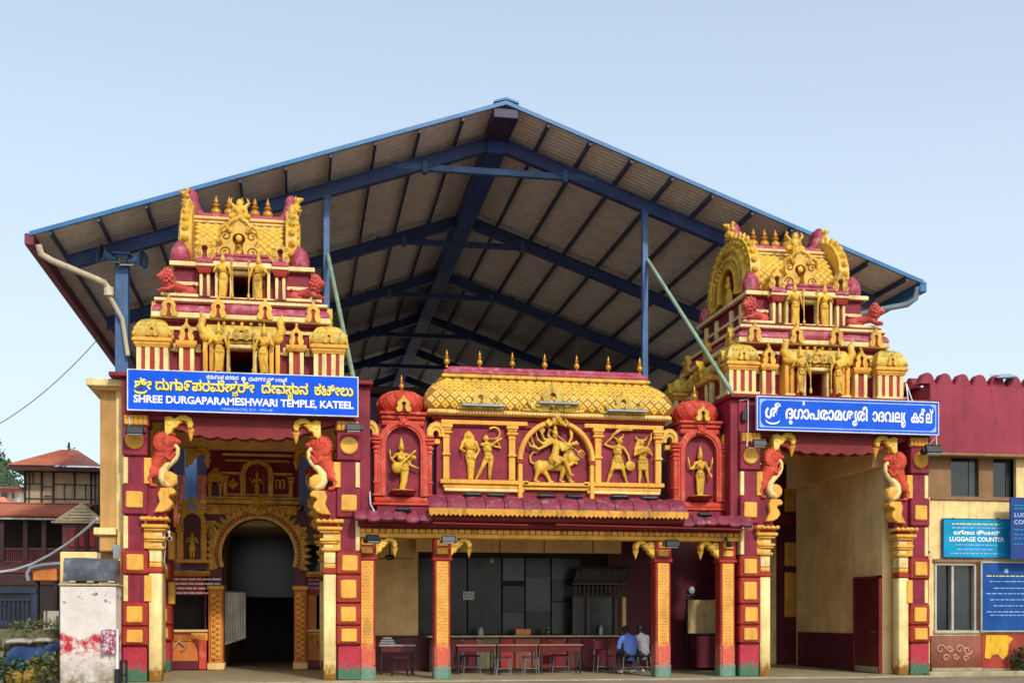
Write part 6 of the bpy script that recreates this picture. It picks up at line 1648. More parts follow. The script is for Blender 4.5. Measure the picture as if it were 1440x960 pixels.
def bush(name, label, cat, base, wd, ht, n, mat, stems=5, leaf=.09, group=None):
    t = thing(name, label, cat, base, group); x0, y0, z0 = base; r = random.Random(hash(label) % 9999 if False else len(label) * 31)
    b = B(t)
    for i in range(stems):
        a = r.uniform(0, 6.28); b.tube([(x0, y0, z0), (x0 + cos(a) * wd * .15, y0 + sin(a) * wd * .15, z0 + ht * .4), (x0 + cos(a) * wd * .35, y0 + sin(a) * wd * .35, z0 + ht * .8)], [.015, .012, .006], 'bark', 5)
    b.build('stem', t)
    b = B(t)
    for i in range(n):
        a = r.uniform(0, 6.28); q = sqrt(r.random()) * wd * .5; z = z0 + ht * (.12 + .88 * r.random()) * (1 - .35 * (q / (wd * .5)) ** 2)
        p = Vector((x0 + q * cos(a), y0 + q * sin(a), z)); d = Vector((r.uniform(-1, 1), r.uniform(-1, 1), r.uniform(-.4, .9))).normalized(); s_ = d.cross(Vector((r.uniform(-1, 1), r.uniform(-1, 1), 1))).normalized()
        L = leaf * r.uniform(.7, 1.4)
        b.add([p, p + d * L * .5 + s_ * L * .3, p + d * L, p + d * L * .5 - s_ * L * .3], [(0, 1, 2, 3)], mat)
    o = b.build('foliage', t); o['kind'] = 'stuff'; return t
bush('leafy_plant', 'dark green leafy plant under the notice board', 'plant', (PX(1437, LY - .3), LY - .35, .03), .6, .7, 260, 'leaf deep', 5, .1)
cpl = thing('courtyard_pillar', 'maroon pillar with yellow blocks at the far end of the beige passage', 'pillar', (PX(1107, 34.2), 34.2, 0))
b = B(cpl); xa, xb = PX(1093, 34.2), PX(1121, 34.2); b.box(xa, xb, 34.2, 34.8, .03, 6.2, 'dado', .02); b.box(xa - .05, xb, 34.1, 34.8, 4.3, 4.6, 'dark red', .03); b.build('shaft', cpl)
for py in (700, 776, 818, 848):
    b = B(cpl); zc = PZ(py, 1107, 34.2); b.box(xa + .22, xb - .06, 34.12, 34.2, zc - .42, zc + .3, 'yellow', .03); b.build('block', cpl)
b = B(cpl); b.box(xa - .22, xa - .02, 34.2, 34.5, .03, 4.2, 'cream', .02); b.build('side_shaft', cpl)
mb = MB(); r = random.Random(3)
for i in range(700):
    px = r.uniform(1298, 1450); Y = r.uniform(27.2, 27.85); x = PX(px, Y); h = r.uniform(.04, .13); a = r.uniform(0, 3.1)
    mb.add([(x - .015 * cos(a), Y - .015 * sin(a), .0), (x + .015 * cos(a), Y + .015 * sin(a), .0), (x + r.uniform(-.05, .05), Y + r.uniform(-.05, .05), h)], [(0, 1, 2)], 'grass')
o = mb.build('grass'); o['kind'] = 'stuff'; o['label'] = 'low weeds along the foot of the luggage counter building'; o['category'] = 'grass'
kb = MB(); kb.box(PX(1303, 27.1), XE, 26.95, 27.2, -.1, .12, 'stone plinth', .03); o = kb.build('kerb'); o['kind'] = 'structure'

# ------------------------------------------------------------------ inside the hall: tables, stools, people, fan, boards
FZ = .03
def table(xa, xb, y, label, cloth='cloth red', top='table top'):
    t = thing('table', label, 'table', ((xa + xb) / 2, y, FZ), 'tables in the hall')
    b = B(t); b.box(xa, xb, y, y + .55, .74, .78, top, .008); b.build('tabletop', t)
    b = B(t); b.box(xa + .05, xb - .05, y + .04, y + .06, .60, .735, cloth, .004); b.build('apron', t)
    for x in (xa + .06, xb - .06):
        for yy in (y + .05, y + .48):
            b = B(t); b.box(x - .02, x + .02, yy, yy + .04, FZ, .738, 'black metal', .004); b.build('leg', t)
    b = B(t)
    for x in (xa + .06, xb - .06): b.box(x - .015, x + .015, y + .09, y + .48, .16, .19, 'black metal')
    b.build('stretcher', t); return t
TY = 29.3
table(PX(642, TY), PX(698, TY), TY, 'table with a pinkish top beside the relief patterned pillar under the wall paper')
table(PX(700, TY), PX(757, TY), TY, 'table with a pinkish top in the middle of the hall above two stools')
table(PX(759, TY), PX(820, TY), TY, 'table with a pinkish top beside the seated people')
table(PX(534, TY), PX(586, TY), TY + .2, 'table with folded cloth in the narrow bay beside the beige wall', 'dado', 'sack white')
cl = thing('folded_cloth', 'grey folded cloth lying on the table in the narrow bay', 'cloth', (PX(546, TY), TY + .4, .78))
b = B(cl); x, y, z = cl.location
for i, (w_, h) in enumerate(((.2, .06), (.17, .06), (.12, .05))): b.box(x - w_, x + w_, y - .14 + i * .02, y + .14, z + .002 + i * .062, z + .06 + i * .062, 'shirt grey', .025)
b.build('cloth', cl)
def stool(px, Y, label, seat='gate navy', wd=.36, back=False, mat='grey metal', h=.46):
    x = PX(px, Y); t = thing('stool' if not back else 'chair', label, 'stool' if not back else 'chair', (x, Y, FZ), 'stools in the hall' if not back else 'chairs in the hall')
    b = B(t); b.box(x - wd / 2, x + wd / 2, Y, Y + wd, h, h + .035, seat, .012); b.build('seat', t)
    for sx in (-1, 1):
        for yy in (Y + .02, Y + wd - .02):
            b = B(t); b.tube([(x + sx * (wd / 2 - .03), yy, h), (x + sx * (wd / 2 + .01), yy, FZ)], .014, mat, 6); b.build('leg', t)
    b = B(t)
    for sx in (-1, 1): b.tube([(x + sx * wd / 2, Y + .02, .16), (x + sx * wd / 2, Y + wd - .02, .16)], .011, mat, 6)
    b.tube([(x - wd / 2, Y + .02, .2), (x + wd / 2, Y + .02, .2)], .011, mat, 6); b.build('stretcher', t)
    if back:
        b = B(t)
        b.box(x - wd / 2 + .01, x + wd / 2 - .01, Y + wd - .03, Y + wd, .62, .86, seat, .02)
        for sx in (-1, 1): b.tube([(x + sx * (wd / 2 - .02), Y + wd - .01, h), (x + sx * (wd / 2 - .02), Y + wd + .03, .88)], .013, mat, 6)
        b.build('backrest', t)
    return t
stool(709, 28.75, 'grey legged stool under the middle table, closer to the patterned pillar')
stool(748, 28.75, 'grey legged stool under the middle table, closer to the seated people')
stool(664, 29.9, 'red seated metal chair behind the table below the wall paper', 'cloth red', .42, True)
stool(789, 29.9, 'red seated metal chair behind the table beside the seated people', 'cloth red', .42, True)
stool(852, 29.6, 'red seated metal chair close to the seated person in blue', 'cloth red', .44, True)
stool(563, 28.9, 'dark stool below the table in the narrow bay', 'dado', .36, False, 'black metal')
stool(888, 28.7, 'dark stool carrying the person in the blue shirt', 'black metal', .44, False, 'grey metal', .47)
stool(906, 29.1, 'dark stool carrying the person in the grey shirt', 'black metal', .40, False, 'grey metal', .47)
def seated(px, Y, label, shirt, lean, twist, bow, hair_extra=0):
    x = PX(px, Y); t = thing('person', label, 'person', (x, Y, FZ), 'people seated in the hall')
    T = Matrix.Translation((0, 0, .47)) @ Matrix.Rotation(twist, 4, 'Z')
    def part(nm, mat, fn, vox=.011):
        mb = MB(); mb.M = T; fn(mb, mat); me = remesh(mb, vox); return put(nm, me, t)
    hd = Vector((0, .10 + lean * .55 + bow, .66 - bow * .5))
    nk = Vector((0, .05 + lean * .4, .52))
    def skin(mb, m):
        cap(mb, [nk - Vector((0, .03, .1)), nk, hd - Vector((0, .01, .05))], [.06, .052, .05], m, 10)
        mb.ell(hd, (.072, .09, .105), m, 12, 9); mb.ell(hd + Vector((0, .03, -.06)), (.055, .06, .05), m, 10, 7)
        mb.tube([hd + Vector((0, .085, .02)), hd + Vector((0, .115, -.02)), hd + Vector((0, .085, -.025))], [.012, .02, .012], m, 7, True)
        mb.ell(hd + Vector((0, .085, -.055)), (.03, .015, .01), m, 7, 5)
        for k in (-1, 1):
            mb.ell(hd + Vector((k * .074, 0, -.005)), (.012, .024, .034), m, 7, 5); mb.ell(hd + Vector((k * .03, .075, .015)), .014, m, 6, 5)
            el = Vector((k * .24, .16, .18)); wr = Vector((k * .12, .40, .325))
            cap(mb, [el, wr], [.042, .03], m, 9)
            d = (wr - el).normalized(); sd = Vector((d.y, -d.x, 0)).normalized()
            cap(mb, [wr + d * .02, wr + d * .07], [.032, .036], m, 8, .5)
            for q, L in ((-1.5, .07), (-.5, .085), (.5, .08), (1.5, .06)):
                r0 = wr + d * .09 + sd * q * .018; cap(mb, [r0, r0 + d * L * .5 + Vector((0, 0, .006)), r0 + d * L - Vector((0, 0, .012))], [.010, .009, .008], m, 6)
            tb = wr + d * .035 - sd * k * .03; cap(mb, [tb, tb - sd * k * .03 + d * .03, tb - sd * k * .03 + d * .06], [.012, .010, .008], m, 6)
            cap(mb, [(k * .13, .36, -.22), (k * .14, .2, -.37)], [.045, .035], m, 8)
    body_ = part('body', 'skin', skin, .0085)
    def sh(mb, m):
        cap(mb, [(0, 0, .02), (0, .0, .12), (0, .01 + lean * .15, .26), (0, .03 + lean * .3, .42), (0, .045 + lean * .38, .50)], [.165, .165, .16, .165, .08], m, 14, .72)
        cap(mb, [(-.15, .03 + lean * .32, .45), (0, .035 + lean * .34, .49), (.15, .03 + lean * .32, .45)], [.06, .07, .06], m, 10)
        for k in (-1, 1): cap(mb, [(k * .18, .03 + lean * .32, .44), (k * .23, .09 + lean * .2, .32), (k * .24, .15, .2)], [.065, .062, .058], m, 10)
        for i in range(5):
            z = .06 + i * .07; mb.tube([(-.14, -.09 + i * .012 + lean * .02 * i, z), (0, -.125 + i * .012 + lean * .05 * i, z + .015 * (-1) ** i), (.14, -.09 + i * .012 + lean * .02 * i, z)], .014, m, 6, True)
    put_ = part('shirt', shirt, sh, .011); put_.parent = t
    def tr(mb, m):
        cap(mb, [(-.08, 0, .02), (.08, 0, .02)], [.13, .13], m, 12, .85)
        for k in (-1, 1): cap(mb, [(k * .09, .02, .03), (k * .12, .2, .035), (k * .13, .38, .01), (k * .13, .36, -.2)], [.1, .09, .075, .06], m, 10)
    part('trousers', 'trousers', tr)
    def hr(mb, m):
        mb.ell(hd + Vector((0, -.018, .025)), (.083, .095, .1), m, 12, 9); mb.ell(hd + Vector((0, -.05, -.03)), (.07, .05, .07 + hair_extra), m, 10, 7)
    h_ = part('hair', 'hair', hr); h_.parent = body_
    def ft(mb, m):
        for k in (-1, 1): cap(mb, [(k * .14, .16, -.405), (k * .15, .30, -.415)], [.04, .032], m, 8)
    part('shoe', 'white metal', ft)
    return t
seated(886, 28.86, 'person in a blue shirt seated on a stool, bending over', 'shirt blue', .18, radians(14), .05)
seated(905, 29.26, 'person in a grey shirt seated behind the one in blue', 'shirt grey', .12, radians(25), .02, .05)
fn = thing('ceiling_fan', 'dark ceiling fan hanging in the narrow bay beside the beige wall', 'fan', (PX(548, 29.6), 29.6, 2.95))
b = B(fn); x, y, z = fn.location; b.tube([(x, y, z + .06), (x, y, 3.58)], .018, 'black metal', 7); b.build('rod', fn)
b = B(fn); b.lathe([(.03, -.07), (.1, -.05), (.13, 0), (.1, .05), (.04, .07)], x, y, z, 'black metal', 14); b.build('motor', fn)
for k in range(3):
    b = B(fn); a = .35 + k * 2 * pi / 3; d = Vector((cos(a), sin(a), 0)); s_ = Vector((-sin(a), cos(a), .15)); c = Vector((x, y, z - .02))
    pts = [c + d * .12 + s_ * .05, c + d * .62 + s_ * .075, c + d * .62 - s_ * .075, c + d * .12 - s_ * .05]
    b.add(pts + [p - Vector((0, 0, .008)) for p in pts], [(0, 1, 2, 3), (7, 6, 5, 4), (0, 4, 5, 1), (1, 5, 6, 2), (2, 6, 7, 3), (3, 7, 4, 0)], 'black metal'); b.build('blade', fn)
WB = G + 4.4
pp = thing('paper_notice', 'white paper notice stuck on the black wall', 'notice', (PX(659, WB - .07), WB - .07, PZ(837, 659, WB)))
b = B(pp); x, y, z = pp.location; b.box(x - .15, x + .15, y - .008, y, z - .11, z + .11, 'paper'); b.build('sheet', pp)
b = B(pp)
for i in range(5): wordline(b, x - .12, x + .12, z + .06 - i * .035, .014, 'black metal', y - .009, R)
b.build('print', pp)
bl = thing('hanging_bulb', 'bulb hanging on a cord in front of the black wall', 'light bulb', (PX(692, 30.5), 30.5, PZ(788, 692, 30.5)))
b = B(bl); x, y, z = bl.location; b.tube([(x, y, z + .08), (x, y, 3.57)], .006, 'black metal', 5); b.build('cord', bl)
b = B(bl); b.lathe([(.02, .08), (.03, .05), (.055, 0), (.05, -.04), (.02, -.065)], x, y, z, 'lamp glass', 10); b.build('globe', bl)
bd = thing('cream_board', 'blank cream board standing in the bay next to the Malayalam gateway', 'board', (PX(990, 31), 31.0, FZ))
xa, xb = PX(967, 31), PX(1024, 31)
b = B(bd); b.box(xa, xb, 31.0, 31.05, PZ(890, 990, 31), PZ(843, 990, 31), 'cream', .006); b.build('panel', bd)
b = B(bd); b.box(xa - .03, xa, 30.98, 31.06, FZ, PZ(842, 990, 31), 'black metal'); b.box(xb, xb + .03, 30.98, 31.06, FZ, PZ(842, 990, 31), 'black metal'); b.box(xa, xb, 30.98, 31.06, PZ(891.5, 990, 31), PZ(890, 990, 31), 'black metal'); b.build('frame', bd)
ct = thing('counter', 'dark red counter below the blank cream board', 'counter', (PX(990, 30.4), 30.4, FZ))
b = B(ct); b.box(xa + .05, xb, 30.4, 30.9, FZ + .08, .98, 'dado', .015); b.build('body', ct)
b = B(ct); b.box(xa, xb + .05, 30.35, 30.93, .985, 1.03, 'black metal', .01); b.build('top', ct)
lp = thing('wall_lamp', 'small round wall lamp above the cream board', 'lamp', (PX(972, WB - .05), WB - .06, PZ(830, 972, WB)))
b = B(lp); x, y, z = lp.location; b.ell((x, y - .04, z), (.1, .07, .12), 'lamp glass', 10, 7); b.build('globe', lp)
b = B(lp); b.box(x - .12, x + .12, y - .01, y + .03, z - .16, z - .11, 'grey metal', .01); b.build('base', lp)
# long counter of painted panels along the back of the hall
lc = thing('long_counter', 'long low counter of red and greenish painted panels behind the tables', 'counter', (HC, 30.9, FZ))
xa, xb = PX(604, 30.9), PX(868, 30.9)
b = B(lc); b.box(xa, xb, 30.9, 31.4, FZ, .93, 'timber'); b.build('body', lc)
b = B(lc); b.box(xa - .05, xb + .05, 30.8, 31.45, .935, .985, 'old plaster', .01); b.build('top', lc)
x = xa + .04; i = 0
while x < xb - .2:
    w_ = R.uniform(.38, .72); b = B(lc); b.box(x, min(x + w_ - .04, xb - .02), 30.86, 30.9, .1, .9, ('red wood', 'dado', 'cloth red', 'brick red', 'relief brown', 'dark red')[i % 6] if i != 2 else 'moss wall', .012); b.build('panel', lc); x += w_; i += 1
def jar(px, Y, z, h, r, mat, label):
    t = thing('jar', label, 'jar', (PX(px, Y), Y, z), 'jars on the long counter'); x, y, z = t.location
    b = B(t); b.lathe([(r * .9, 0), (r, h * .1), (r, h * .7), (r * .6, h * .85), (r * .6, h * .9)], x, y, z + .001, mat, 12); b.build('body', t)
    b = B(t); b.lathe([(r * .68, h * .9), (r * .68, h), (r * .1, h * 1.02)], x, y, z + .002, 'grey metal', 12); b.build('lid', t)
jar(676, 31.1, .985, .22, .08, 'lamp glass', 'pale jar on the long counter below the wall paper')
jar(771, 31.1, .985, .2, .07, 'green glass', 'dark green jar on the long counter in the middle of the hall')
jar(845, 31.1, .985, .26, .06, 'lamp glass', 'slim pale jar on the long counter beside the modelled reflections')
cbx = thing('carton', 'brown carton on the long counter behind the tables', 'box', (PX(735, 31.1), 31.1, .985))
b = B(cbx); x, y, z = cbx.location; b.box(x - .2, x + .2, y - .12, y + .12, z + .001, z + .17, 'carved orange', .006); b.build('body', cbx)
b = B(cbx); b.box(x - .2, x + .2, y - .121, y - .118, z + .08, z + .11, 'pale gable'); b.build('tape', cbx)
# reflections in the dark back glazing, modelled as a solid canopied shape
cr = thing('canopy_reflection', 'dim sepia canopy shape modelled in place of reflections in the dark back glazing', 'reflection', (PX(848, 31.2), 31.2, FZ))
xa, xb = PX(806, 31.2), PX(878, 31.2); Z = lambda py: PZ(py, 848, 31.2)
b = B(cr); n = 10
for i in range(11):
    t = i / 10; x = xa + (xb - xa) * t
    b.tube([(x + .12 * sin(pi * .5 * q / 6) , 31.15 - .1 * sin(pi * q / 6), Z(818) + (Z(796) - Z(818)) * sin(pi * .5 * q / 6)) for q in range(7)], .02, 'glazing sepia', 6)
v = [];
for q in range(7):
    for x in (xa, xb): v.append((x + .12 * sin(pi * .5 * q / 6), 31.2 - .1 * sin(pi * q / 6), Z(818) + (Z(796) - Z(818)) * sin(pi * .5 * q / 6)))
b.add(v, [(2 * i, 2 * i + 1, 2 * i + 3, 2 * i + 2) for i in range(6)], 'glazing sepia', True); b.build('canopy', cr)
b = B(cr); b.box(xa - .03, xb + .03, 31.1, 31.3, Z(822), Z(818.5), 'glazing sepia', .01)
for i in range(12): b.lathe([(.03, 0), (.05, .05), (.025, .12), (.05, .2), (.03, .25)], xa + .06 + i * (xb - xa - .1) / 11, 31.18, Z(836), 'glazing sepia', 7)
b.box(xa - .03, xb + .03, 31.1, 31.3, Z(838.5), Z(836.2), 'glazing sepia', .01); b.build('balustrade', cr)
for x in (xa + .02, xa + .4, xb - .25, xb - .02):
    b = B(cr); b.box(x - .05, x + .05, 31.12, 31.24, 1.0, Z(839), 'beige' if x > xb - .1 else 'glazing sepia', .01); b.build('post', cr)
b = B(cr); b.box(xa, xb - .3, 31.25, 31.35, 1.0, Z(839), 'slate panel'); b.box(xa, xb, 31.1, 31.5, .6, .99, 'glazing sepia', .02); b.build('body', cr)

# ------------------------------------------------------------------ the cream wall, whitewashed pier and clutter beside the gateway
CY = 27.85
cw = thing('cream_wall', 'tall cream wall end with a flat coping and corbel beside the gateway', 'wall', (PX(160, CY), CY, 0))
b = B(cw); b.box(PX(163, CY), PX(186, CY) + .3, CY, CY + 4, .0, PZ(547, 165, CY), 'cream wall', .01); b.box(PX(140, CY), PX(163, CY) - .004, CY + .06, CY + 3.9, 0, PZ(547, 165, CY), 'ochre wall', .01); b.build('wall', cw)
b = B(cw); b.box(PX(122, CY - .2), PX(187, CY - .2), CY - .3, CY + 4.1, PZ(546.5, 165, CY), PZ(536, 165, CY), 'cream', .02); b.box(PX(128, CY - .2), PX(186, CY - .2), CY - .18, CY + 4.0, PZ(549, 165, CY), PZ(546.7, 165, CY), 'beige', .01); b.build('coping', cw)
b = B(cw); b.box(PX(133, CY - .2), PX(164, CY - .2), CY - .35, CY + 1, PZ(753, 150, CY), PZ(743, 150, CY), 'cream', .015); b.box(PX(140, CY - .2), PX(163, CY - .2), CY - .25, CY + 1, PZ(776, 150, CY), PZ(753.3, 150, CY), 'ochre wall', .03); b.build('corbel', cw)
WYp = 26.5
wp = thing('whitewashed_pier', 'whitewashed masonry pier with red stains and a mossy foot', 'wall', (PX(125, WYp), WYp, 0))
b = B(wp); b.box(PX(84, WYp), PX(163, WYp), WYp, WYp + .8, 0, PZ(824, 120, WYp), 'whitewash', .02); b.build('pier', wp)
b = B(wp); b.box(PX(84, WYp) - .03, PX(166, WYp), WYp - .03, WYp + .84, PZ(823.5, 120, WYp), PZ(820, 120, WYp), 'old plaster', .02); b.build('coping', wp)
b = B(wp); b.box(PX(86, WYp + 1), PX(138, WYp + 1), WYp + .86, WYp + 1.2, .0, PZ(776, 110, WYp + 1), 'beige light', .02); b.build('rear_wall', wp)
tk = thing('metal_box', 'dark grey dented metal box on top of the whitewashed pier', 'box', (PX(125, WYp), WYp, PZ(820, 120, WYp)))
mb = MB(); n = 14; xa, xb, za, zb = PX(88, WYp), PX(162, WYp), PZ(819, 120, WYp), PZ(784, 120, WYp)
rs = []
for i in range(n + 1):
    t = i / n; x = xa + (xb - xa) * t; zt = zb + .012 * sin(t * 5) - .03 * max(0, t - .55)
    rs.append([(x, WYp + .08 + .03 * sin(t * 7), za + .04), (x, WYp + .05 + .03 * sin(t * 9 + 1), (za + zb) / 2), (x, WYp + .1 + .02 * sin(t * 6), zt - .06), (x, WYp + .17, zt), (x, WYp + .7, zt), (x, WYp + .75, za + .04)])
rel(tk, mb); mb.rings(rs, 'tank grey', True); mb.build('body', tk)
b = B(tk)
for q in (.1, .45, .85): b.box(xa + (xb - xa) * q, xa + (xb - xa) * q + .14, WYp + .04, WYp + .6, za + .004, za + .045, 'old plaster', .01)
b.build('foot', tk)
pl = thing('name_plate', 'small blue grey plate fixed by the corbel above the metal box', 'plate', (PX(163, CY - .4), CY - .4, PZ(780, 163, CY)))
b = B(pl); b.box(PX(159, CY - .4), PX(168, CY - .4), CY - .42, CY - .38, PZ(786, 163, CY), PZ(767, 163, CY), 'pvc grey', .006); b.build('panel', pl)
b = B(pl); b.box(PX(160.5, CY - .4), PX(166.5, CY - .4), CY - .38, CY - .2, PZ(779, 163, CY), PZ(775, 163, CY), 'grey metal'); b.build('bracket', pl)
ch = thing('patterned_cloth', 'purple and white patterned cloth hanging beside the whitewashed pier', 'cloth', (PX(152, WYp - .1), WYp - .12, PZ(886, 152, WYp)))
mb = B(ch); n = 12; v = []
for j in range(7):
    for i in range(n + 1):
        t = i / n; v.append((PX(143, WYp) + (.31) * t, WYp - .1 + .03 * sin(t * 14 + j * .4) - .02, PZ(886, 152, WYp) - j * .085 + .03 * sin(t * 3)))
mb.add(v, [(j * (n + 1) + i, j * (n + 1) + i + 1, (j + 1) * (n + 1) + i + 1, (j + 1) * (n + 1) + i) for j in range(6) for i in range(n)], 'cloth pattern', True); mb.build('cloth', ch)
po = thing('white_pipe', 'white upright pipe between the whitewashed pier and the gateway', 'pipe', (PX(165, WYp), WYp - .05, 0))
b = B(po); b.tube([(PX(165, WYp), WYp - .05, .35), (PX(165, WYp), WYp - .05, PZ(884, 165, WYp))], .035, 'white metal', 8); b.build('pipe', po)
b = B(po); b.tube([(PX(165, WYp), WYp - .05, .0), (PX(165, WYp), WYp - .05, .36)], .05, 'black metal', 8); b.build('base', po)
st = thing('black_stand', 'low black metal stand at the foot of the gateway pillar', 'stand', (PX(174, 26.6), 26.6, 0))
for px in (170, 178):
    b = B(st); b.box(PX(px, 26.6) - .025, PX(px, 26.6) + .025, 26.55, 26.6, 0, .5, 'black metal'); b.build('leg', st)
b = B(st); b.box(PX(169, 26.6), PX(179, 26.6), 26.5, 26.75, .5, .54, 'black metal', .01); b.build('top', st); b = B(st); b.box(PX(170, 26.6), PX(178, 26.6), 26.55, 26.6, .2, .24, 'black metal'); b.build('crossbar', st)
# ------------------------------------------------------------------ old tiled house
HY = 45.0
oh = thing('tiled_house', 'old two storey house with a red hipped tile roof and lattice upper walls', 'house', (PX(85, HY), HY, 0))
hx = lambda px, Y=HY: PX(px, Y); hz = lambda py, Y=HY, px=90: PZ(py, px, Y)
b = B(oh); b.box(hx(35), hx(137), HY, HY + 5, hz(712), hz(656), 'old plaster'); b.build('upper_wall', oh)
for (pa, pb, ya, yb) in ((34, 37, 656, 709), (40.5, 42, 656, 709), (46, 47, 657, 681), (57.5, 60, 656, 709), (74, 76.5, 656, 709), (90, 91, 681, 703), (104, 106, 656, 702), (120, 121, 680, 702), (127, 129.5, 656, 709), (133, 135, 656, 709)):
    q = B(oh); q.box(hx(pa), hx(pb), HY - .06, HY + .02, hz(yb), hz(ya), 'timber'); q.build('post', oh)
for (pa, pb, py) in ((35, 58, 681), (58, 76, 685), (76, 137, 681), (35, 137, 701.5), (62, 72, 698)):
    q = B(oh); q.box(hx(pa), hx(pb), HY - .04, HY + .02, hz(py + .6), hz(py - .7), 'timber'); q.build('rail', oh)
for (pa, pb) in ((60, 74), (92, 104), (107, 127)):
    q = B(oh); q.box(hx(pa) + .05, hx(pb) - .05, HY - .015, HY + .02, hz(700), hz(683), 'pale gable', .005); q.build('shutter', oh)
q = B(oh)
ex0, ex1, ey0, ey1, ez, rz = PX(9, HY - .9), PX(143, HY - .9), HY - .9, HY + 5.9, PZ(655.5, 90, HY - .9), PZ(633, 96, HY + 2.5)
apx = PX(97, HY + 2.5); apy = HY + 2.5
N_ = 34
def roof_face(q, A, Bp, C_, D_, n, m, mat, lift=.05):
    A, Bp, C_, D_ = map(Vector, (A, Bp, C_, D_))       # eave A-B, top D-C
    for i in range(n):
        a0, a1 = i / n, (i + 1) / n
        p0, p1, p2, p3 = A.lerp(Bp, a0), A.lerp(Bp, a1), D_.lerp(C_, a1), D_.lerp(C_, a0)
        mid0, mid1 = (p0 + p1) / 2 + Vector((0, 0, lift)), (p2 + p3) / 2 + Vector((0, 0, lift * .5))
        q.add([p0, mid0, mid1, p3], [(0, 1, 2, 3)], mat); q.add([mid0, p1, p2, mid1], [(0, 1, 2, 3)], mat)
roof_face(q, (ex0, ey0, ez), (ex1, ey0, ez), (apx + .3, apy, rz), (apx - .3, apy, rz), 44, 1, 'terracotta')
roof_face(q, (ex0, ey1, ez), (ex0, ey0, ez), (apx - .3, apy, rz), (apx - .3, apy, rz), 24, 1, 'terracotta')
roof_face(q, (ex1, ey0, ez), (ex1, ey1, ez), (apx + .3, apy, rz), (apx + .3, apy, rz), 24, 1, 'terracotta')
rf = q.build('roof', oh)
q = B(oh); q.box(ex0, ex1, ey0 + .02, ey0 + .1, ez - .16, ez - .02, 'dark wood'); q.box(ex0 + .1, ex1 - .1, ey0 + .1, ey1, ez - .12, ez - .05, 'timber'); q.build('eave', oh)
q = B(oh); q.tube([(apx, apy, rz - .1), (apx, apy, PZ(622, 97, HY + 2.5))], .04, 'timber', 6); q.build('spike', rf)
q = B(oh); roof_face(q, (hx(-40), HY - 3.6, hz(727.5, HY - 3.6)), (hx(106), HY - 3.6, hz(727.5, HY - 3.6)), (hx(140), HY + .1, hz(707)), (hx(-40), HY + .1, hz(707)), 60, 1, 'terracotta', .07)
q.box(hx(-40), hx(106), HY - 3.65, HY - 3.55, hz(731, HY - 3.6), hz(728.5, HY - 3.6), 'sack white'); q.build('lower_roof', oh)
q = B(oh); gy = HY - 4.2
q.prism([(PX(77, gy), hz(730, gy)), (PX(115, gy), hz(705.5, gy)), (PX(141, gy), hz(727, gy)), (PX(141, gy), hz(733, gy)), (PX(77, gy), hz(733, gy))], gy, gy + .4, 'pale gable', ch=.04)
for i in range(4): q.box(PX(90 + i * 5, gy), PX(136 - i * 3.2, gy), gy - .04, gy, hz(727.5 - i * 4.5, gy), hz(726.5 - i * 4.5, gy), 'old plaster')
q.box(PX(77, gy) - .1, PX(141, gy), gy - .15, gy + .4, hz(735.5, gy), hz(733.2, gy), 'pale gable', .02); q.build('gable', oh)
q = B(oh); q.box(hx(-45), hx(140), HY - .5, HY, 0, hz(710), 'timber'); q.build('lower_wall', oh)
q = B(oh); q.box(PX(87, gy), PX(141, gy), gy + .05, gy + .4, hz(776, gy), hz(735.6, gy), 'red wood'); fr = q.build('panelled_wall', oh)
for i in range(3):
    q = B(oh); q.box(PX(96 + i * 14, gy), PX(106 + i * 14, gy), gy, gy + .06, hz(769, gy), hz(744, gy), 'dark red', .03); q.build('door_panel', fr)
    q = B(oh); q.box(PX(108 + i * 14, gy) - .04, PX(108 + i * 14, gy) + .04, gy - .02, gy + .06, hz(774, gy), hz(738, gy), 'timber'); q.build('post', fr)
q = B(oh); fy = HY - 3.4
q.box(PX(-45, fy), PX(86, fy), fy, fy + .12, hz(773, fy), hz(770.5, fy), 'red wood'); q.box(PX(-45, fy), PX(86, fy), fy, fy + .12, hz(791, fy), hz(788.5, fy), 'red wood')
for i in range(62): x = PX(-45, fy) + i * .055 * 1.05; q.box(x, x + .028, fy + .03, fy + .08, hz(788.4, fy), hz(773.1, fy), 'red wood')
q.build('balustrade', oh)
q = B(oh); q.box(PX(-45, fy), PX(86, fy), fy - .05, fy + .3, hz(822, fy), hz(792, fy), 'dark wood'); q.box(PX(-45, fy), PX(86, fy), fy - .1, fy + .3, hz(806, fy), hz(797, fy), 'red wood', .02); q.box(PX(-45, fy), PX(86, fy), fy - .02, fy + .3, 0, hz(823, fy), 'timber'); q.build('veranda', oh)
for px in (3, 36, 62):
    q = B(oh); q.box(PX(px, fy) - .07, PX(px, fy) + .07, fy - .06, fy + .08, hz(788, fy), hz(728, fy), 'dark wood'); q.build('veranda_post', oh)
ob2 = thing('orange_cabinet', 'small rusty orange cabinet with a pale pipe by the old house', 'cabinet', (PX(63, 34.4), 34.4, 0))
q = B(ob2); q.box(PX(46, 34.4), PX(80, 34.4), 34.4, 34.9, PZ(816, 63, 34.4), PZ(798, 63, 34.4), 'carved orange', .02); q.build('body', ob2)
q = B(ob2); q.box(PX(48, 34.4), PX(52, 34.4), 34.5, 34.8, 0, PZ(816.2, 63, 34.4), 'timber'); q.box(PX(75, 34.4), PX(79, 34.4), 34.5, 34.8, 0, PZ(816.2, 63, 34.4), 'timber'); q.build('leg', ob2)
q = B(ob2); q.tube([P3(85, 792, 34.3), P3(60, 794, 34.3), P3(43, 798, 34.3), P3(38, 806, 34.3), P3(40, 816, 34.3)], .05, 'pvc grey', 8); q.build('pipe', ob2)
ng = thing('navy_gate', 'dark navy metal gate with upright bars below the old house', 'gate', (PX(20, 32.5), 32.5, 0))
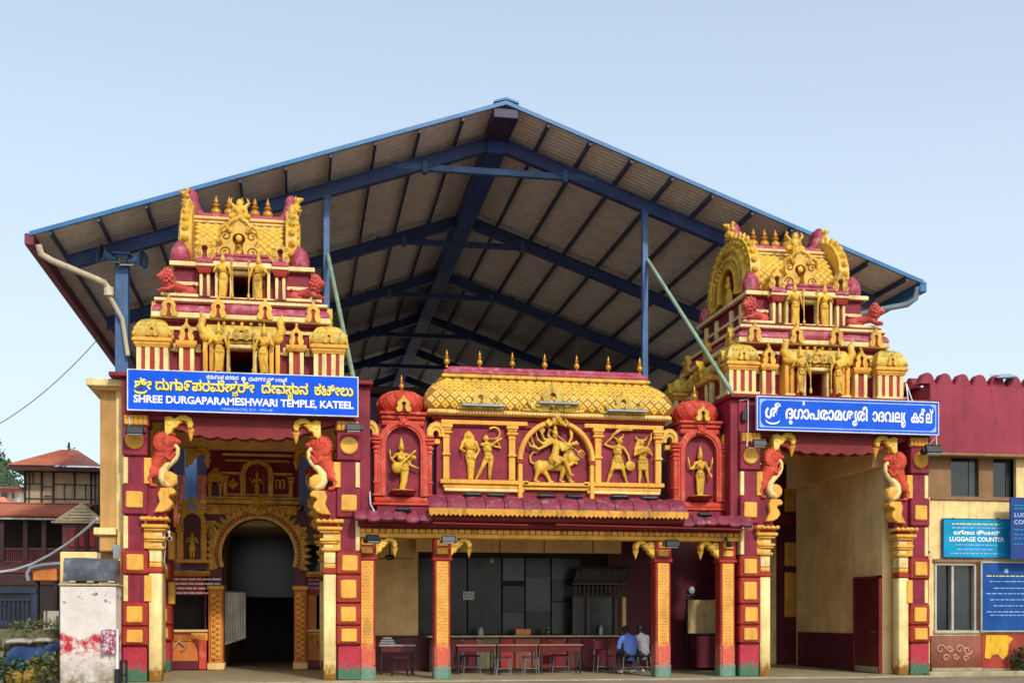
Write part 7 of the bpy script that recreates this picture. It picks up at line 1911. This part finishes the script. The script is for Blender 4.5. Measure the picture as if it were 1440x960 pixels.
gy = 32.5; q = B(ng); xa, xb, za, zb = PX(-30, gy), PX(53, gy), PZ(880, 20, gy), PZ(826, 20, gy)
q.box(xa, xb, gy, gy + .08, zb - .14, zb, 'gate navy', .01); q.box(xa, xb, gy, gy + .08, za, za + .16, 'gate navy', .01); q.box(xb - .17, xb, gy + .001, gy + .081, za + .161, zb - .141, 'gate navy', .01); q.box(xa, xb - .18, gy + .02, gy + .06, zb - .33, zb - .27, 'gate navy'); q.build('frame', ng)
for i in range(14):
    x = xb - .26 - i * .11; q = B(ng); q.box(x - .02, x + .02, gy + .02, gy + .06, za + .161, zb - .331, 'gate navy'); q.build('bar', ng)
q = B(ng); q.box(xa, xb - .18, gy + .07, gy + .09, za + .165, zb - .145, 'black metal'); q.build('backing', ng)
cp = thing('white_crate', 'open white box standing by the navy gate', 'box', (PX(74, 30), 30, PZ(883, 74, 30)))
q = B(cp); x, y, z = cp.location; q.box(x - .14, x + .14, y, y + .03, z, z + .42, 'sack white'); q.box(x - .14, x - .11, y - .3, y - .001, z, z + .42, 'sack white'); q.box(x + .11, x + .14, y - .3, y - .001, z, z + .30, 'sack white'); q.box(x - .14, x + .14, y - .3, y - .001, z - .03, z - .001, 'sack white'); q.build('body', cp)
lw = thing('mossy_wall', 'low mossy stone wall with rubbish heaped before the navy gate', 'wall', (PX(40, 30), 30, 0))
q = B(lw); q.box(PX(-40, 30), PX(84, 30), 29.7, 30.4, 0, PZ(884, 40, 30), 'moss wall', .06); q.build('wall', lw)
for i in range(14):
    r = random.Random(i); x = PX(-30 + i * 8, 29.6); q = B(lw); q.hip(x - .17, x + .17, 29.5, 29.72, [(.05, .4 + .3 * (i % 2)), (0, .45 + .3 * (i % 2)), (.01, .62 + .3 * (i % 2)), (.06, .68 + .3 * (i % 2))], 'moss wall', True); q.build('stone', lw)
tp = thing('blue_tarpaulin', 'crumpled blue tarpaulin sheet slung over poles by the low wall', 'tarpaulin', (PX(32, 28), 28, .4))
mb = B(tp); n, m_ = 16, 8; r = random.Random(5); v = []
for j in range(m_ + 1):
    for i in range(n + 1):
        u, t = i / n, j / m_; v.append((PX(6, 28) + u * 1.05, 28.6 - t * .7 + .05 * r.random(), PZ(913, 32, 28) + .10 * u - t * .34 + .10 * sin(u * 9 + t * 2) * (.3 + t) + .03 * r.random()))
mb.add(v, [(j * (n + 1) + i, j * (n + 1) + i + 1, (j + 1) * (n + 1) + i + 1, (j + 1) * (n + 1) + i) for j in range(m_) for i in range(n)], 'blue tarp', True); mb.build('sheet', tp)
q = B(tp)
for px in (7, 60): q.tube([(PX(px, 28.5), 28.5, 0), (PX(px, 28.5), 28.5, PZ(910, 32, 28) + .05)], .025, 'timber', 6)
q.build('pole', tp)
def sack(px, Y, z, w_, h, mat, label, tilt=0):
    x = PX(px, Y); t = thing('sack', label, 'sack', (x, Y, z), 'sacks by the low wall'); mb = MB()
    mb.ell((0, 0, h * .48), (w_ * .5, w_ * .35, h * .5), mat, 12, 9); mb.box(-w_ * .4, w_ * .4, -w_ * .22, w_ * .22, 0, h * .3, mat, .04); mb.tube([(0, 0, h * .85), (0, 0, h * 1.05)], [w_ * .12, w_ * .2], mat, 8)
    put('cloth', move_mesh(remesh(mb, .025), Matrix.Rotation(tilt, 4, 'Y')), t); q = MB(); q.tube([(w_ * .13 * cos(a), w_ * .13 * sin(a), h * .93) for a in [2 * pi * i / 8 for i in range(9)]], .012, 'timber', 5); put('tie', move_mesh(q.mesh('tie'), Matrix.Rotation(tilt, 4, 'Y')), t)
sack(22, 27.3, 0, .4, .34, 'sack yellow', 'yellow sack slumped below the blue tarpaulin, nearer the photo edge', -.2)
sack(40, 27.2, 0, .3, .38, 'sack yellow', 'upright yellow sack below the blue tarpaulin, nearer the whitewashed pier', .15)
sack(28, 29.4, PZ(905, 30, 29.4), .7, .13, 'sack white', 'flat white sack lying on the mossy wall behind the blue tarpaulin', 0)
sack(62, 29.3, PZ(903, 60, 29.3), .5, .11, 'sack white', 'small white sack on the mossy wall by the open white box', 0)
bush('scrub_bush', 'dusty green scrub in front of the whitewashed pier and tarpaulin', 'bush', (PX(66, 27.4), 27.4, 0), 1.0, .7, 500, 'grass', 7, .1)
bush('scrub_bush', 'dark scrub at the photo edge under the blue tarpaulin', 'bush', (PX(6, 27.4), 27.4, 0), .9, .65, 420, 'leaf deep', 7, .1)
bush('scrub_bush', 'low yellow green weeds growing on the mossy wall', 'bush', (PX(50, 29.9), 29.9, PZ(884, 40, 30) - .1), 1.3, .35, 380, 'grass', 7, .08)
# ------------------------------------------------------------------ far things
fh = thing('far_house', 'distant white house with a low red roof before the hill', 'house', (PX(5, 80), 80, 0))
q = B(fh); q.box(PX(-60, 80), PX(27, 80), 80, 88, 0, PZ(688, 10, 80), 'white house'); q.build('wall', fh)
q = B(fh); q.hip(PX(-64, 80), PX(29, 80), 79, 89, [(0, PZ(689, 10, 80)), (-.1, PZ(688, 10, 80)), (3.5, PZ(679, 10, 80)), (4.4, PZ(677.5, 10, 80))], 'terracotta'); q.build('roof', fh)
q = B(fh); q.hip(PX(-64, 80), PX(26, 80), 77.5, 80.05, [(0, PZ(711, 10, 80)), (.4, PZ(703, 10, 80))], 'terracotta'); q.build('lower_roof', fh)
for pa, pb in ((2, 10), (17, 20)):
    q = B(fh); q.box(PX(pa, 80), PX(pb, 80), 79.93, 80.02, PZ(700, 8, 80), PZ(692, 8, 80), 'dark glass'); q.build('window', fh)
n, m_ = 60, 30; v = []
def hillz(x, y): return 41 * math.exp(-((x + 70) / 20) ** 2 - ((y - 270) / 50) ** 2) + 14 * math.exp(-((x + 150) / 60) ** 2 - ((y - 300) / 60) ** 2) + 1.2 * sin(x * .3) * sin(y * .2)
for j in range(m_ + 1):
    for i in range(n + 1):
        x, y = -300 + i * 6, 190 + j * 7; v.append((x, y, hillz(x, y) - 2.5))
mb = MB(); mb.add(v, [(j * (n + 1) + i, j * (n + 1) + i + 1, (j + 1) * (n + 1) + i + 1, (j + 1) * (n + 1) + i) for j in range(m_) for i in range(n)], 'hill', True)
o = mb.build('hill'); o['kind'] = 'structure'
mb = MB(); r = random.Random(8)
for i in range(16000):
    x, y = r.uniform(-110, -35), r.uniform(200, 300); z = hillz(x, y) - 2.5
    if z < 2: continue
    cl_ = sin(x * .9) * sin(y * .7 + x * .2)
    p = Vector((x, y, z + r.uniform(0, 2.2) + 1.6 * max(0, cl_))); d = Vector((r.uniform(-1, 1), r.uniform(-1, 1), r.uniform(-.3, 1))).normalized(); s_ = d.cross(Vector((r.uniform(-1, 1), r.uniform(-1, 1), .3))).normalized(); L = r.uniform(.35, .75)
    mb.add([p - s_ * L * .5, p + d * L * .6, p + s_ * L * .5, p - d * L * .5], [(0, 1, 2, 3)], 'leaf dark')
o = mb.build('hill_forest'); o['kind'] = 'stuff'; o['label'] = 'dense forest covering the distant hill'; o['category'] = 'forest'
def tree(px, Y, top, wd, label, n=900, dense=.5):
    x = PX(px, Y); zt = PZ(top, px, Y); t = thing('tree', label, 'tree', (x, Y, 0)); r = random.Random(px); mb = B(t)
    tips = []; mb.tube([(x + .8, Y, 0), (x + .6, Y, zt * .4), (x + .1, Y, zt * .62), (x, Y, zt * .8)], [.3, .25, .18, .08], 'bark', 8)
    for i in range(16):
        a = r.uniform(0, 6.28); z0 = zt * r.uniform(.5, .78); L = wd * r.uniform(.3, .6); e = Vector((x + cos(a) * L, Y + sin(a) * L, min(zt, z0 + L * r.uniform(.5, 1.3))))
        m_ = Vector((x + cos(a) * L * .4, Y + sin(a) * L * .4, z0 + L * .3)); mb.tube([(x + .1, Y, z0), m_, e], [.07, .045, .015], 'bark', 5); tips += [e, (m_ + e) / 2, m_.lerp(e, .75)]
    mb.build('trunk', t); mb = B(t)
    for i in range(n):
        c = r.choice(tips); p = c + Vector((r.gauss(0, wd * .05), r.gauss(0, wd * .05), r.gauss(0, wd * .055))); d = Vector((r.uniform(-1, 1), r.uniform(-1, 1), r.uniform(-.6, .6))).normalized(); s_ = d.cross(Vector((r.uniform(-1, 1), r.uniform(-1, 1), 1))).normalized(); L = r.uniform(.1, .26)
        mb.add([p, p + d * L * .5 + s_ * L * .25, p + d * L, p + d * L * .5 - s_ * L * .25], [(0, 1, 2, 3)], 'leaf pale')
    o = mb.build('crown', t); o['kind'] = 'stuff'
tree(64, 90, 608, 3.4, 'sparse feathery tree rising behind the old tiled house', 3000)
def cable(label, pts, rad, mat, sag=0):
    t = thing('cable', label, 'cable', pts[0]); mb = B(t); pts = [Vector(p) for p in pts]
    if len(pts) == 2: pts = [pts[0].lerp(pts[1], i / 14) - Vector((0, 0, sag * 4 * (i / 14) * (1 - i / 14))) for i in range(15)]
    mb.tube(pts, rad, mat, 6); mb.build('strand', t)
cable('thin dark wire rising across the sky to the canopy', [P3(-20, 606, 36), P3(140, 474, 34)], .012, 'cable dark', .25)
cable('pale cable drooping across the front of the old tiled house', [P3(-15, 806, 33), P3(20, 801, 32.5), P3(45, 793, 32), P3(70, 780, 31), P3(95, 764, 30), P3(118, 746, 29), P3(137, 729, 28.2)], .035, 'cable white')
cable('grey conduit looping over the small plum eave beside the lute player shrine', [P3(520, 690, 27.5), P3(521, 708, 27.3), P3(528, 722, 27.0), P3(524, 727, 27.35)], .018, 'cable white')
cable('dark wire hanging from the Kannada sign beside the cream wall', [P3(181, 586, 27.05), P3(183, 600, 27.1), P3(188, 606, 27.05), P3(196, 606, 27.05)], .015, 'cable white')
cable('pale wire hanging inside the gateway by the side niche', [P3(232, 722, 28.4), P3(231, 745, 28.4), P3(233, 760, 28.4), P3(231, 790, 28.4), P3(234, 800, 28.4)], .012, 'cable white')
bpy.data.scenes.remove(TMP)
